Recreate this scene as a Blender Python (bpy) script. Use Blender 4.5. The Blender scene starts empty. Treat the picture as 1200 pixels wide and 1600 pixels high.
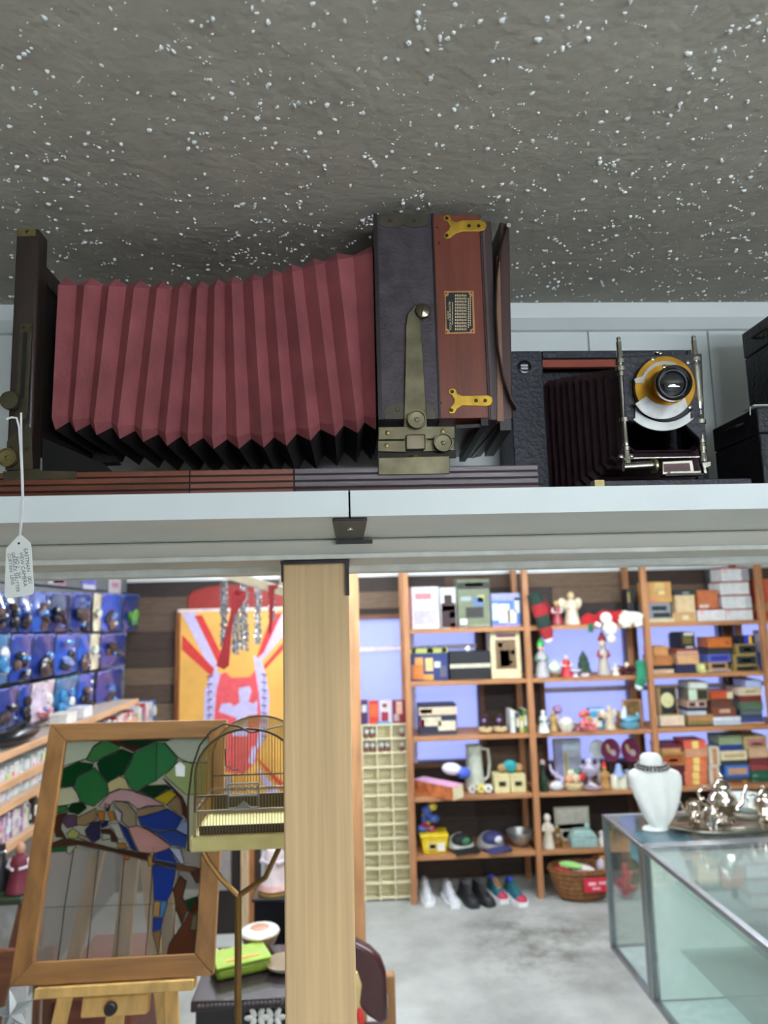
import bpy, bmesh, math, random
from math import sin, cos, pi, radians
from mathutils import Vector, Matrix
random.seed(7)
S = bpy.context.scene
COL = S.collection
# ------------------------------------------------------------------ camera
EYE = 1.85; FPX = 1110.0
YAW, PITCH, ROLL = radians(3), radians(8), radians(1.5)
FW = Vector((sin(YAW)*cos(PITCH), cos(YAW)*cos(PITCH), sin(PITCH)))
R0 = Vector((cos(YAW), -sin(YAW), 0)); U0 = R0.cross(FW)
RT = R0*cos(ROLL) - U0*sin(ROLL); UP = U0*cos(ROLL) + R0*sin(ROLL)
ORG = Vector((0, 0, EYE))
cd = bpy.data.cameras.new('camera'); cam = bpy.data.objects.new('camera', cd); COL.objects.link(cam)
cd.sensor_fit = 'VERTICAL'; cd.sensor_height = 36; cd.sensor_width = 27; cd.lens = 36*FPX/1600
cam.matrix_world = Matrix(((RT.x, UP.x, -FW.x, 0), (RT.y, UP.y, -FW.y, 0), (RT.z, UP.z, -FW.z, EYE), (0, 0, 0, 1)))
cd.clip_start = 0.02
cd.dof.use_dof = True; cd.dof.focus_distance = 0.80; cd.dof.aperture_fstop = 5.4
S.camera = cam
# ------------------------------------------------------------------ world, exposure
w = bpy.data.worlds.new('world'); S.world = w; w.use_nodes = True
bg = w.node_tree.nodes['Background']; bg.inputs[0].default_value = (0.56, 0.59, 0.98, 1); bg.inputs[1].default_value = 2.0
S.view_settings.view_transform = 'Standard'; S.view_settings.look = 'None'
S.view_settings.exposure = 0.0; S.view_settings.gamma = 1.0; S.view_settings.use_curve_mapping = False
NEAR_LIGHT, FAR_LIGHT = 48.0, 45.0        # strength of the fluorescent diffusers
FIXTURES = [(0.75, -0.85, NEAR_LIGHT), (0.75, -2.3, NEAR_LIGHT), (-0.2, 1.95, FAR_LIGHT), (1.5, 1.75, FAR_LIGHT), (-0.3, 4.15, FAR_LIGHT), (1.5, 3.7, FAR_LIGHT)]
# ------------------------------------------------------------------ layout helpers
def ray(px, py): return FW + RT*((px-600)/FPX) - UP*((py-800)/FPX)
def P(px, py, Y): d = ray(px, py); return ORG + d*(Y/d.y)
def PZ(px, py, Z): d = ray(px, py); return ORG + d*((Z-EYE)/d.z)
def PX(px, py, X): d = ray(px, py); return ORG + d*(X/d.x)
def lin(c): c /= 255.0; return c/12.92 if c <= 0.04045 else ((c+0.055)/1.055)**2.4
def C(rgb): return (lin(rgb[0]), lin(rgb[1]), lin(rgb[2]), 1)
# ------------------------------------------------------------------ materials
MATS = {}
def nodes(name):
    m = bpy.data.materials.new(name); m.use_nodes = True
    nt = m.node_tree; return m, nt, nt.nodes['Principled BSDF']
def M(rgb, rough=.55, metal=0., var=.12, scale=30., bump=0., bscale=200., coat=0., stretch=(1, 1, 1), trans=0., emit=0., spec=.5, name=None):
    key = (rgb, rough, metal, var, scale, bump, bscale, coat, stretch, trans, emit, spec)
    if key in MATS: return MATS[key]
    m, nt, b = nodes(name or 'paint_%d_%d_%d' % rgb)
    N, L = nt.nodes, nt.links
    tc = N.new('ShaderNodeTexCoord'); mp = N.new('ShaderNodeMapping'); mp.inputs['Scale'].default_value = stretch
    L.new(tc.outputs['Object'], mp.inputs[0])
    nz = N.new('ShaderNodeTexNoise'); nz.inputs['Scale'].default_value = scale; nz.inputs['Detail'].default_value = 5
    L.new(mp.outputs[0], nz.inputs['Vector'])
    rp = N.new('ShaderNodeValToRGB'); c = C(rgb)
    rp.color_ramp.elements[0].position = .3; rp.color_ramp.elements[1].position = .7
    rp.color_ramp.elements[0].color = tuple(x*(1-var) for x in c[:3])+(1,)
    rp.color_ramp.elements[1].color = tuple(min(1, x*(1+var)) for x in c[:3])+(1,)
    L.new(nz.outputs['Fac'], rp.inputs[0]); L.new(rp.outputs[0], b.inputs['Base Color'])
    b.inputs['Roughness'].default_value = rough; b.inputs['Metallic'].default_value = metal
    b.inputs['Coat Weight'].default_value = coat; b.inputs['Transmission Weight'].default_value = trans
    b.inputs['Specular IOR Level'].default_value = spec
    if emit: b.inputs['Emission Color'].default_value = c; b.inputs['Emission Strength'].default_value = emit
    if bump:
        n2 = N.new('ShaderNodeTexNoise'); n2.inputs['Scale'].default_value = bscale; n2.inputs['Detail'].default_value = 3
        L.new(mp.outputs[0], n2.inputs['Vector'])
        bp = N.new('ShaderNodeBump'); bp.inputs['Strength'].default_value = bump; bp.inputs['Distance'].default_value = .004
        L.new(n2.outputs['Fac'], bp.inputs['Height']); L.new(bp.outputs[0], b.inputs['Normal'])
    MATS[key] = m; return m
def wood(rgb, axis='z', var=.3, scale=9., rough=.5, coat=0., bump=.15):
    st = {'x': (.12, 1, 1), 'y': (1, .12, 1), 'z': (1, 1, .12)}[axis]
    return M(rgb, rough=rough, var=var, scale=scale*6, stretch=st, bump=bump, bscale=scale*20, coat=coat, name='wood_%d_%d_%d' % rgb)
def glassmat(rgb, opac=.12, rough=.02, name='glass', translucent=0., gloss=.06, fres=.8):
    key = ('g', rgb, opac, rough, translucent, gloss, fres)
    if key in MATS: return MATS[key]
    m = bpy.data.materials.new(name); m.use_nodes = True; nt = m.node_tree; N, L = nt.nodes, nt.links
    N.remove(N['Principled BSDF']); out = N['Material Output']
    tr = N.new('ShaderNodeBsdfTransparent'); tr.inputs[0].default_value = tuple(.35+.65*x for x in C(rgb)[:3])+(1,) if opac < .5 else C(rgb)
    df = N.new('ShaderNodeBsdfDiffuse'); df.inputs[0].default_value = C(rgb)
    tl = N.new('ShaderNodeBsdfTranslucent'); tl.inputs[0].default_value = C(rgb)
    gl = N.new('ShaderNodeBsdfGlossy'); gl.inputs['Roughness'].default_value = rough
    m0 = N.new('ShaderNodeMixShader'); m0.inputs[0].default_value = translucent; L.new(df.outputs[0], m0.inputs[1]); L.new(tl.outputs[0], m0.inputs[2])
    m1 = N.new('ShaderNodeMixShader'); m1.inputs[0].default_value = opac; L.new(tr.outputs[0], m1.inputs[1]); L.new(m0.outputs[0], m1.inputs[2])
    fr = N.new('ShaderNodeFresnel'); fr.inputs[0].default_value = 1.45
    ad = N.new('ShaderNodeMath'); ad.operation = 'MULTIPLY_ADD'; ad.inputs[1].default_value = fres; ad.inputs[2].default_value = gloss*.3; L.new(fr.outputs[0], ad.inputs[0])
    m2 = N.new('ShaderNodeMixShader'); L.new(ad.outputs[0], m2.inputs[0]); L.new(m1.outputs[0], m2.inputs[1]); L.new(gl.outputs[0], m2.inputs[2])
    L.new(m2.outputs[0], out.inputs[0]); MATS[key] = m; return m
def emitter(rgb, s):
    m, nt, b = nodes('lamp_diffuser'); b.inputs['Base Color'].default_value = C(rgb)
    b.inputs['Emission Color'].default_value = C(rgb); b.inputs['Emission Strength'].default_value = s; return m
# ------------------------------------------------------------------ mesh builder
WL = {}
def wloc(o): return WL.get(o.name, Vector((0, 0, 0)))
class MB:
    def __init__(s): s.v = []; s.f = []; s.m = []
    def add(s, vs, fs, m=0):
        k = len(s.v); s.v += [tuple(p) for p in vs]
        for f in fs: s.f.append(tuple(i+k for i in f)); s.m.append(m)
        return s
    def box(s, x0, x1, y0, y1, z0, z1, m=0):
        return s.add([(x, y, z) for x in (x0, x1) for y in (y0, y1) for z in (z0, z1)],
              [(0, 1, 3, 2), (4, 6, 7, 5), (0, 4, 5, 1), (2, 3, 7, 6), (0, 2, 6, 4), (1, 5, 7, 3)], m)
    def obox(s, c, a, b, d, m=0):
        c, a, b, d = Vector(c), Vector(a), Vector(b), Vector(d)
        return s.add([c+a*i+b*j+d*k for i in (-1, 1) for j in (-1, 1) for k in (-1, 1)],
              [(0, 1, 3, 2), (4, 6, 7, 5), (0, 4, 5, 1), (2, 3, 7, 6), (0, 2, 6, 4), (1, 5, 7, 3)], m)
    def bar(s, p, q, wx, wy, m=0, side=None):
        p, q = Vector(p), Vector(q); d = (q-p); n = d.normalized()
        a = Vector(side) if side else (Vector((0, 1, 0)) if abs(n.y) < .9 else Vector((1, 0, 0)))
        a = (a-n*a.dot(n)).normalized(); b = n.cross(a)
        return s.obox((p+q)/2, d/2, a*wx/2, b*wy/2, m)
    def prism(s, pts, off, m=0):
        pts = [Vector(p) for p in pts]; off = Vector(off); n = len(pts)
        return s.add(pts+[p+off for p in pts], [tuple(range(n)), tuple(range(2*n-1, n-1, -1))]+[(i, i+n, (i+1) % n+n, (i+1) % n) for i in range(n)], m)
    def plate(s, pxs, Y, t, m=0):      # outline at depth Y, thickness t towards the viewer
        return s.prism([P(x, y, Y) for x, y in pxs], (0, -t, 0), m)
    def lathe(s, prof, o, ax=(0, 0, 1), n=20, m=0, sx=1., sy=1.):
        o = Vector(o); ax = Vector(ax).normalized()
        a = Vector((1, 0, 0)) if abs(ax.x) < .9 else Vector((0, 1, 0))
        a = (a-ax*a.dot(ax)).normalized(); b = ax.cross(a); vs = []; fs = []
        for r, h in prof:
            for k in range(n): t = 2*pi*k/n; vs.append(o+ax*h+a*(r*sx*cos(t))+b*(r*sy*sin(t)))
        for j in range(len(prof)-1):
            for k in range(n): fs.append((j*n+k, j*n+(k+1) % n, (j+1)*n+(k+1) % n, (j+1)*n+k))
        if prof[0][0] > 1e-5: fs.append(tuple(range(n-1, -1, -1)))
        if prof[-1][0] > 1e-5: fs.append(tuple(range((len(prof)-1)*n, len(prof)*n)))
        return s.add(vs, fs, m)
    def cyl(s, p, q, r, r2=None, n=14, m=0):
        p, q = Vector(p), Vector(q); d = q-p
        return s.lathe([(r, 0), (r if r2 is None else r2, d.length)], p, d, n, m)
    def ell(s, c, rx, ry, rz, n=12, m=0, rot=None):
        vs = []; fs = []; h = max(5, n//2+1); c = Vector(c)
        for j in range(h):
            t = pi*j/(h-1)
            for k in range(n):
                u = 2*pi*k/n; q = Vector((rx*max(sin(t), .001)*cos(u), ry*max(sin(t), .001)*sin(u), -rz*cos(t)))
                vs.append(c+(rot @ q if rot else q))
        for j in range(h-1):
            for k in range(n): fs.append((j*n+k, j*n+(k+1) % n, (j+1)*n+(k+1) % n, (j+1)*n+k))
        fs.append(tuple(range(n-1, -1, -1))); fs.append(tuple(range((h-1)*n, h*n)))
        return s.add(vs, fs, m)
    def tube(s, pts, r, n=7, m=0, closed=False):
        pts = [Vector(p) for p in pts]; N = len(pts); vs = []; fs = []; prev = None
        for i, p in enumerate(pts):
            a = pts[(i-1) % N] if (i or closed) else p; b = pts[(i+1) % N] if (i < N-1 or closed) else p
            t = (b-a).normalized()
            if prev is None: prev = Vector((0, 0, 1)) if abs(t.z) < .9 else Vector((1, 0, 0))
            u = (prev-t*prev.dot(t)).normalized(); prev = u; v = t.cross(u); rr = r[i] if isinstance(r, (list, tuple)) else r
            for k in range(n): q = 2*pi*k/n; vs.append(p+u*rr*cos(q)+v*rr*sin(q))
        for i in range(N if closed else N-1):
            j = (i+1) % N
            for k in range(n): fs.append((i*n+k, i*n+(k+1) % n, j*n+(k+1) % n, j*n+k))
        if not closed: fs += [tuple(range(n-1, -1, -1)), tuple(range((N-1)*n, N*n))]
        return s.add(vs, fs, m)
    def loft(s, rings, m=0, cap=True, closed=True):
        n = len(rings[0]); vs = [p for r in rings for p in r]; fs = []
        for i in range(len(rings)-1):
            for k in range(n if closed else n-1): fs.append((i*n+k, i*n+(k+1) % n, (i+1)*n+(k+1) % n, (i+1)*n+k))
        if cap: fs += [tuple(range(n-1, -1, -1)), tuple(range((len(rings)-1)*n, len(rings)*n))]
        return s.add(vs, fs, m)
    def build(s, name, mat, parent=None, smooth=40, bev=0., solid=0., origin=None):
        V = [Vector(p) for p in s.v]
        lo = Vector([min(p[i] for p in V) for i in range(3)]); hi = Vector([max(p[i] for p in V) for i in range(3)])
        o0 = Vector(origin) if origin else (wloc(parent) if parent else Vector(((lo.x+hi.x)/2, (lo.y+hi.y)/2, lo.z)))
        me = bpy.data.meshes.new(name); me.from_pydata([p-o0 for p in V], [], s.f)
        mats = mat if isinstance(mat, (list, tuple)) else [mat]
        for x in mats: me.materials.append(x)
        me.polygons.foreach_set('material_index', s.m)
        bm = bmesh.new(); bm.from_mesh(me); bmesh.ops.recalc_face_normals(bm, faces=bm.faces); bm.to_mesh(me); bm.free()
        if smooth:
            me.polygons.foreach_set('use_smooth', [True]*len(me.polygons)); me.set_sharp_from_angle(angle=radians(smooth))
        o = bpy.data.objects.new(name, me); COL.objects.link(o)
        if parent: o.parent = parent; o.location = o0-wloc(parent)
        else: o.location = o0
        WL[o.name] = o0
        if bev: md = o.modifiers.new('bevel', 'BEVEL'); md.width = bev; md.segments = 2; md.limit_method = 'ANGLE'; md.angle_limit = radians(35)
        return o
def tag(o, label, cat, group=None):
    o['label'] = label; o['category'] = cat
    if group: o['group'] = group
    return o
def thing(name, label, cat, loc, group=None):
    o = bpy.data.objects.new(name, None); COL.objects.link(o); o.location = loc; WL[o.name] = Vector(loc); o.empty_display_size = .05
    return tag(o, label, cat, group)
def struct(o): o['kind'] = 'structure'; return o
def copy_tree(o, parent=None):
    c = o.copy(); COL.objects.link(c); c.parent = parent
    for ch in list(o.children): copy_tree(ch, c)
    return c
def textobj(name, txt, size, o, ex, ey, mat, parent, align='LEFT', thick=.00015):
    cu = bpy.data.curves.new('txt', 'FONT'); cu.body = txt; cu.size = size; cu.align_x = align; cu.extrude = thick; cu.resolution_u = 3
    t = bpy.data.objects.new('txt', cu); COL.objects.link(t)
    dg = bpy.context.evaluated_depsgraph_get(); me = bpy.data.meshes.new_from_object(t.evaluated_get(dg))
    bpy.data.objects.remove(t); bpy.data.curves.remove(cu); me.name = name
    o = Vector(o); ex = Vector(ex).normalized(); ey = Vector(ey).normalized(); ez = ex.cross(ey); base = wloc(parent)
    for v in me.vertices: v.co = o+ex*v.co.x+ey*v.co.y+ez*v.co.z-base
    me.materials.clear(); me.materials.append(mat)
    ob = bpy.data.objects.new(name, me); COL.objects.link(ob); ob.parent = parent; WL[ob.name] = base; return ob
# common materials
WHITE = M((226, 232, 230), .35, var=.03, scale=6)
WALLW = M((222, 230, 230), .5, var=.03, scale=5)
BRASS = M((150, 138, 96), .42, .85, var=.3, scale=60, bump=.05, bscale=150, name='aged_brass')
BRASSY = M((196, 160, 62), .38, .75, var=.25, scale=70, name='yellow_brass')
STEEL = M((205, 205, 196), .22, 1., var=.15, scale=60, name='nickel')
ALU = M((150, 152, 156), .3, .9, var=.08, scale=40, name='aluminium')
BLACK = M((16, 16, 18), .5, var=.2)
DARKWOOD = wood((44, 34, 36), 'z', .35, 14, .42, .2)
SCREW = M((95, 88, 68), .35, .9, name='screw_metal')
ZC = 2.32                      # ceiling height
ZS = 1.974                     # top of the overhead shelf
YW = 5.26                      # back wall
# ------------------------------------------------------------------ the setting
def conc():
    m, nt, b = nodes('concrete_floor'); N, L = nt.nodes, nt.links
    tc = N.new('ShaderNodeTexCoord')
    def noise(sc, det=6, rough=.6):
        n = N.new('ShaderNodeTexNoise'); n.inputs['Scale'].default_value = sc; n.inputs['Detail'].default_value = det; n.inputs['Roughness'].default_value = rough
        L.new(tc.outputs['Object'], n.inputs['Vector']); return n
    r = N.new('ShaderNodeValToRGB'); L.new(noise(2.2).outputs['Fac'], r.inputs[0])
    r.color_ramp.elements[0].position = .32; r.color_ramp.elements[0].color = C((150, 152, 148))
    r.color_ramp.elements[1].position = .68; r.color_ramp.elements[1].color = C((196, 200, 196))
    r2 = N.new('ShaderNodeValToRGB'); L.new(noise(1.1, 9, .72).outputs['Fac'], r2.inputs[0])
    r2.color_ramp.elements[0].position = .56; r2.color_ramp.elements[0].color = (0, 0, 0, 1)
    r2.color_ramp.elements[1].position = .72; r2.color_ramp.elements[1].color = (1, 1, 1, 1)
    mx = N.new('ShaderNodeMix'); mx.data_type = 'RGBA'; L.new(r2.outputs[0], mx.inputs[0]); L.new(r.outputs[0], mx.inputs[6]); mx.inputs[7].default_value = C((104, 100, 88))
    # oily stain patch on the slab
    vm = N.new('ShaderNodeVectorMath'); vm.operation = 'DISTANCE'; L.new(tc.outputs['Object'], vm.inputs[0]); vm.inputs[1].default_value = STAIN
    r3 = N.new('ShaderNodeMapRange'); r3.inputs[1].default_value = .65; r3.inputs[2].default_value = .08; L.new(vm.outputs['Value'], r3.inputs[0])
    r4 = N.new('ShaderNodeValToRGB'); L.new(noise(5, 8, .7).outputs['Fac'], r4.inputs[0])
    r4.color_ramp.elements[0].position = .42; r4.color_ramp.elements[0].color = (0, 0, 0, 1); r4.color_ramp.elements[1].position = .66
    mu = N.new('ShaderNodeMath'); mu.operation = 'MULTIPLY'; L.new(r3.outputs[0], mu.inputs[0]); L.new(r4.outputs[0], mu.inputs[1])
    m2 = N.new('ShaderNodeMix'); m2.data_type = 'RGBA'; L.new(mu.outputs[0], m2.inputs[0]); L.new(mx.outputs[2], m2.inputs[6]); m2.inputs[7].default_value = C((78, 74, 62))
    L.new(m2.outputs[2], b.inputs['Base Color']); b.inputs['Roughness'].default_value = .55
    return m
_s = PZ(850, 1470, 0); STAIN = (_s.x, _s.y, 0)
XL, XR, YB = -1.63, 3.6, -3.6
fl = MB().box(XL-.1, XR+.1, YB-.1, YW+.15, -.1, 0).build('floor', conc(), smooth=0, origin=(0, 0, 0)); struct(fl)
CEILM = M((164, 159, 147), .75, var=.10, scale=14, bump=.55, bscale=75, name='ceiling_paint')
ce = struct(MB().box(XL-.1, XR+.1, YB-.1, YW+.15, ZC, ZC+.08).build('ceiling', CEILM, smooth=0, origin=(0, 0, ZC)))
def flecks():
    rnd = random.Random(3); vs = []; fs = []
    def one(x, y, r):
        k = len(vs); n = 6; e = rnd.uniform(.4, 1); a0 = rnd.uniform(0, pi); h = r*rnd.uniform(.5, 1.0)
        ca, sa = cos(a0), sin(a0); dx, dy = rnd.uniform(-.3, .3)*r, rnd.uniform(-.3, .3)*r
        for ring, (s, z) in enumerate(((1, 0), (.62, -h))):
            for i in range(n):
                t = 2*pi*i/n; q = r*s*rnd.uniform(.7, 1.25); u, v = q*cos(t), q*e*sin(t)
                vs.append((x+u*ca-v*sa+dx*ring, y+u*sa+v*ca+dy*ring, ZC+.0004+z*(1 if ring == 0 else rnd.uniform(.7, 1.1))))
        for i in range(n): fs.append((k+i, k+(i+1) % n, k+n+(i+1) % n, k+n+i))
        fs.append(tuple(k+n+i for i in range(n)))
    for i in range(10000):
        x = rnd.uniform(-1.3, 1.5); y = rnd.uniform(.12, 1.05); r = rnd.choice((.0008, .0009, .0012, .0014, .0018, .0024, .003))
        one(x, y, r)
        if rnd.random() < .32:
            dx, dy = rnd.uniform(-1, 1), rnd.uniform(-1, 1)
            for k in range(rnd.randint(1, 3)): one(x+dx*r*2.2*(k+1), y+dy*r*2.2*(k+1), r*rnd.uniform(.4, .9))
    me = bpy.data.meshes.new('ceiling_flecks'); me.from_pydata([(a, b, c-ZC) for a, b, c in vs], [], fs); me.materials.append(M((236, 240, 240), .5, var=.05, scale=60))
    o = bpy.data.objects.new('ceiling_flecks', me); COL.objects.link(o); o.parent = ce; o['kind'] = 'stuff'
flecks()
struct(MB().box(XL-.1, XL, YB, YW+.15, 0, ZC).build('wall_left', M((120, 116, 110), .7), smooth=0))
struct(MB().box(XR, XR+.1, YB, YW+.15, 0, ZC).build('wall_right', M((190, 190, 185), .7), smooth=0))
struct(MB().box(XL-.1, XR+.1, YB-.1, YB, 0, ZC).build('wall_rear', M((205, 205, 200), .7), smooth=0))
# windows in the back wall (frames of stained wood, film-covered panes)
def wrect(x0, y0, x1, y1): a = P(x0, (y0+y1)/2, YW); b = P(x1, (y0+y1)/2, YW); m_ = (x0+x1)/2; return (a.x, b.x, P(m_, y1, YW).z, P(m_, y0, YW).z)
WIN = [wrect(553, 966, 748, 1192), wrect(850, 976, 985, 1190), wrect(1000, 972, 1135, 1186), wrect(1152, 966, 1290, 1180)]
XB0, XB1 = XL, XR
zA, zB = min(q[2] for q in WIN), max(q[3] for q in WIN)
wb = MB(); wb.box(XB0, XB1, YW, YW+.1, 0, zA); wb.box(XB0, XB1, YW, YW+.1, zB, ZC)
xs = XB0
for a, b, c, d in WIN:
    wb.box(xs, a, YW, YW+.1, zA, zB); xs = b
    if c > zA: wb.box(a, b, YW, YW+.1, zA, c)
    if d < zB: wb.box(a, b, YW, YW+.1, d, zB)
wb.box(xs, XB1, YW, YW+.1, zA, zB)
wback = struct(wb.build('wall_back', M((52, 42, 36), .8), smooth=0))
plm = []
for rgb in ((84, 66, 54), (66, 52, 44), (98, 80, 66), (56, 46, 42), (76, 66, 60), (110, 90, 72), (62, 54, 52)):
    me = bpy.data.meshes.new('plank'); t = MB().box(-.5, .5, -.5, .5, -.5, .5); me.from_pydata(t.v, [], t.f)
    me.materials.append(M(rgb, .7, var=.45, scale=5, stretch=(1.5, 1, 14), bump=.3, bscale=30, name='barn_plank')); plm.append(me)
ZP = P(730, 898, YW).z
rp_ = random.Random(11); z = 0; PH = .125
while z < ZP-.01:
    h = min(PH, ZP-z); segs = [(XB0, XB1)]
    for a, b, c, d in WIN:
        if z+h > c-.03 and z < d+.03:
            ns = []
            for s0, s1 in segs:
                if b+.03 <= s0 or a-.03 >= s1: ns.append((s0, s1)); continue
                if a-.03 > s0: ns.append((s0, a-.03))
                if b+.03 < s1: ns.append((b+.03, s1))
            segs = ns
    for s0, s1 in segs:
        x = s0
        while x < s1-.02:
            L_ = min(rp_.uniform(.35, 1.0), s1-x)
            if s1-x-L_ < .15: L_ = s1-x
            t = rp_.uniform(.012, .02)
            o = bpy.data.objects.new('plank', rp_.choice(plm)); COL.objects.link(o); o.parent = wback
            o.scale = (L_-.004, t, h-.004); o.location = Vector((x+L_/2, YW-t/2, z+h/2))-wloc(wback); x += L_
    z += PH
struct(MB().box(XB0, XB1, YW-.03, YW, ZP, ZC).build('trim_1', WHITE, smooth=0))
WFR = wood((104, 66, 40), 'x', .3, 8)
PANE = glassmat((214, 222, 245), .30, .05, 'window_pane', .5)
for i, (a, b, c, d) in enumerate(WIN):
    m = MB(); f = .035
    m.box(a-f, b+f, YW-.03, YW+.06, d, d+f); m.box(a-f, b+f, YW-.03, YW+.06, c-f, c); m.box(a-f, a, YW-.03, YW+.06, c, d); m.box(b, b+f, YW-.03, YW+.06, c, d)
    wf = struct(m.build('window_%d' % (i+1), WFR, bev=.004))
    zm = c+(d-c)*(.79 if i == 0 else .52)
    MB().box(a, b, YW+.01, YW+.05, zm-.016, zm+.016).build('sash_rail', M((224, 214, 226), .4), wf)
    MB().box(a, b, YW+.03, YW+.034, c, zm-.016).build('pane', PANE, wf, smooth=0); MB().box(a, b, YW+.03, YW+.034, zm+.016, d).build('pane', PANE, wf, smooth=0)
    if i == 0:
        xm = P(745-100, 1080, YW).x
        MB().box(xm-.02, xm+.02, YW, YW+.05, c, d).build('mullion', M((214, 204, 222), .4), wf)
# header wall over the opening: white panels, crown moulding
YH = 1.07
hd = struct(MB().box(XL, XR, YH, YH+.05, 1.93, ZC).build('wall_header', M((200, 206, 206), .6), smooth=0))
xe = [XL, -.62]+[P(x, 600, YH).x for x in (100, 365, 640, 922, 1110)]+[.75, 1.0, XR]
for a, b in zip(xe[:-1], xe[1:]): MB().box(a+.0008, b-.0008, YH-.006, YH, ZS-.03, ZC).build('panel', WALLW, hd, bev=.0015)
zt = P(1000, 491, YH-.03).z; zl = P(1000, 513, YH-.02).z
MB().prism([(XL, YH-.006, zl), (XL, YH-.016, zl), (XL, YH-.03, zl+.014), (XL, YH-.034, ZC), (XL, YH-.006, ZC)], (XR-XL, 0, 0)).build('crown_moulding', WALLW, hd, smooth=20)
# light fixtures
for i, (fx, fy, st) in enumerate(FIXTURES):
    lab = ['fluorescent ceiling fixture nearest the camera shelf', 'fluorescent ceiling fixture by the rear wall', 'fluorescent fixture over the easel corner', 'fluorescent fixture over the glass showcase', 'fluorescent fixture before the plank wall banner', 'fluorescent fixture before the wooden shelving'][i]
    dr = .40 if fy < 0 else .03  # unseen near pair hung lower on added rods to throw more light on the ceiling
    t = thing('fluorescent_fixture', lab, 'ceiling light', (fx, fy, ZC-.09-dr), 'fluorescent ceiling fixtures')
    MB().box(fx-.62, fx+.62, fy-.03, fy+.03, ZC-.05-dr, ZC-dr).build('housing', WHITE, t, bev=.006)
    for s in (-.5, .5): MB().cyl((fx+s, fy, ZC-dr), (fx+s, fy, ZC), .008).build('hanger', WHITE, t)
    for s in (-.07, .07): MB().lathe([(.03, 0), (.034, .01), (.034, 1.19), (.03, 1.2)], (fx-.6, fy+s, ZC-.05-dr), (1, 0, 0), 16).build('diffuser', emitter((238, 246, 255), st), t)
# ------------------------------------------------------------------ overhead shelf, beam, post
XJ = P(546, 780, .72).x
SHELFW = M((226, 236, 238), .28, var=.03, scale=7, coat=.2, name='white_melamine')
def board(x0, x1, label, dz):
    t = thing('shelf_board', label, 'shelf', ((x0+x1)/2, .89, ZS-.027), 'boards of the overhead shelf')
    MB().box(x0, x1, .7215, YH-.006, ZS-.026, ZS).build('board', M((206, 206, 200), .5, var=.04, scale=8), t, bev=.001)
    MB().box(x0, x1, .72, .7215, ZS-.0265, ZS+.0003).build('edge_band', SHELFW, t)
    return t
board(XL+.01, XJ-.001, 'white overhead shelf board carrying the large red bellows camera', 0)
board(XJ+.001, 2.2, 'white overhead shelf board carrying the small brass lens camera', 0)
br = thing('joint_bracket', 'flat black bracket screwed under the joint of the white shelf', 'bracket', (XJ, .83, ZS-.03))
MB().box(XJ-.018, XJ+.018, .732, .935, ZS-.0295, ZS-.0265).build('plate', M((30, 30, 31), .5), br, bev=.001)
MB().box(XJ-.018, XJ+.03, .925, .939, ZS-.034, ZS-.0295).build('tab', M((22, 22, 23), .5), br)
MB().lathe([(.004, 0), (.004, .001), (.002, .002)], (XJ, .80, ZS-.0295), (0, 0, -1), 10).build('screw', STEEL, br)
zb1 = P(300, 876, .94).z
BEAMM = M((186, 184, 172), .5, var=.05, scale=5, name='cream_beam')
bt = struct(MB().box(XL, XR, .94, 1.10, zb1, ZS-.0265).build('trim_2', BEAMM, bev=.003))
MB().box(XL, XR, .934, .94, zb1-.002, zb1+.005).build('bead', M((205, 206, 198), .4), bt, bev=.0015)
zb2 = P(700, 892, 1.14).z
struct(MB().box(XL, XR, 1.115, 1.17, zb2, 1.94).build('trim_3', M((196, 198, 192), .5), bev=.004))
PINE = M((210, 178, 132), .55, var=.13, scale=130, stretch=(1, 1, .02), bump=.05, bscale=200, name='pine')
pX0, pX1 = P(443, 1200, .955).x, P(550, 1200, .955).x
po = thing('support_post', 'square pale pine post under the cream beam', 'post', ((pX0+pX1)/2, 1.0, 0))
MB().box(pX0, pX1, .955, 1.043, 0, zb1-.006).build('timber', PINE, po, bev=.003)
STRAP = M((40, 34, 44), .4, .5)
m = MB(); m.box(pX0-.002, pX1+.002, .95, 1.045, zb1-.0065, zb1-.0025)
m.box(pX1-.004, pX1+.001, .948, .955, zb1-.05, zb1-.006); m.box(pX0-.001, pX0+.001, .949, .96, zb1-.03, zb1-.006); m.build('post_cap', STRAP, po)
jX1 = P(566, 1200, 2.7).x
struct(MB().box(-.12, jX1, 2.7, 2.79, 0, ZC).build('trim_4', wood((176, 128, 86), 'z', .25, 6), bev=.004))
# ------------------------------------------------------------------ large view camera
Y0 = .755
def X_(px, py, Y=Y0): return P(px, py, Y).x
def Z_(px, py, Y=Y0): return P(px, py, Y).z
vc = thing('view_camera', 'large antique wooden view camera with long dark red bellows', 'camera', (X_(430, 740), .86, ZS+.0005))
def screw(px, py, Y, r, parent, mat=SCREW, n=12):
    p = P(px, py, Y); m = MB(); m.lathe([(r, 0), (r, .0005), (r*.7, .0011)], p, (0, -1, 0), n)
    return m.build('screw', mat, parent)
def knob(px, py, Y, r, d, parent, mat=BRASS, name='knob', dish=True):
    p = P(px, py, Y); m = MB()
    prof = [(r*.35, 0), (r*.35, d*.45), (r*.92, d*.5), (r, d*.58), (r, d*.9), (r*.96, d)]
    if dish: prof += [(r*.86, d), (r*.8, d*.8), (r*.25, d*.78), (r*.2, d*.95), (.0001, d*.97)]
    else: prof += [(r*.6, d*1.02), (.0001, d*1.03)]
    m.lathe(prof, p, (0, -1, 0), 28); k = m.build(name, mat, parent, smooth=30)
    if dish: MB().lathe([(r*.13, 0), (r*.13, .0008), (.0001, .001)], p+Vector((0, -d*.95, 0)), (0, -1, 0), 10).build('centre_pin', SCREW, k)
    return k
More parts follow.
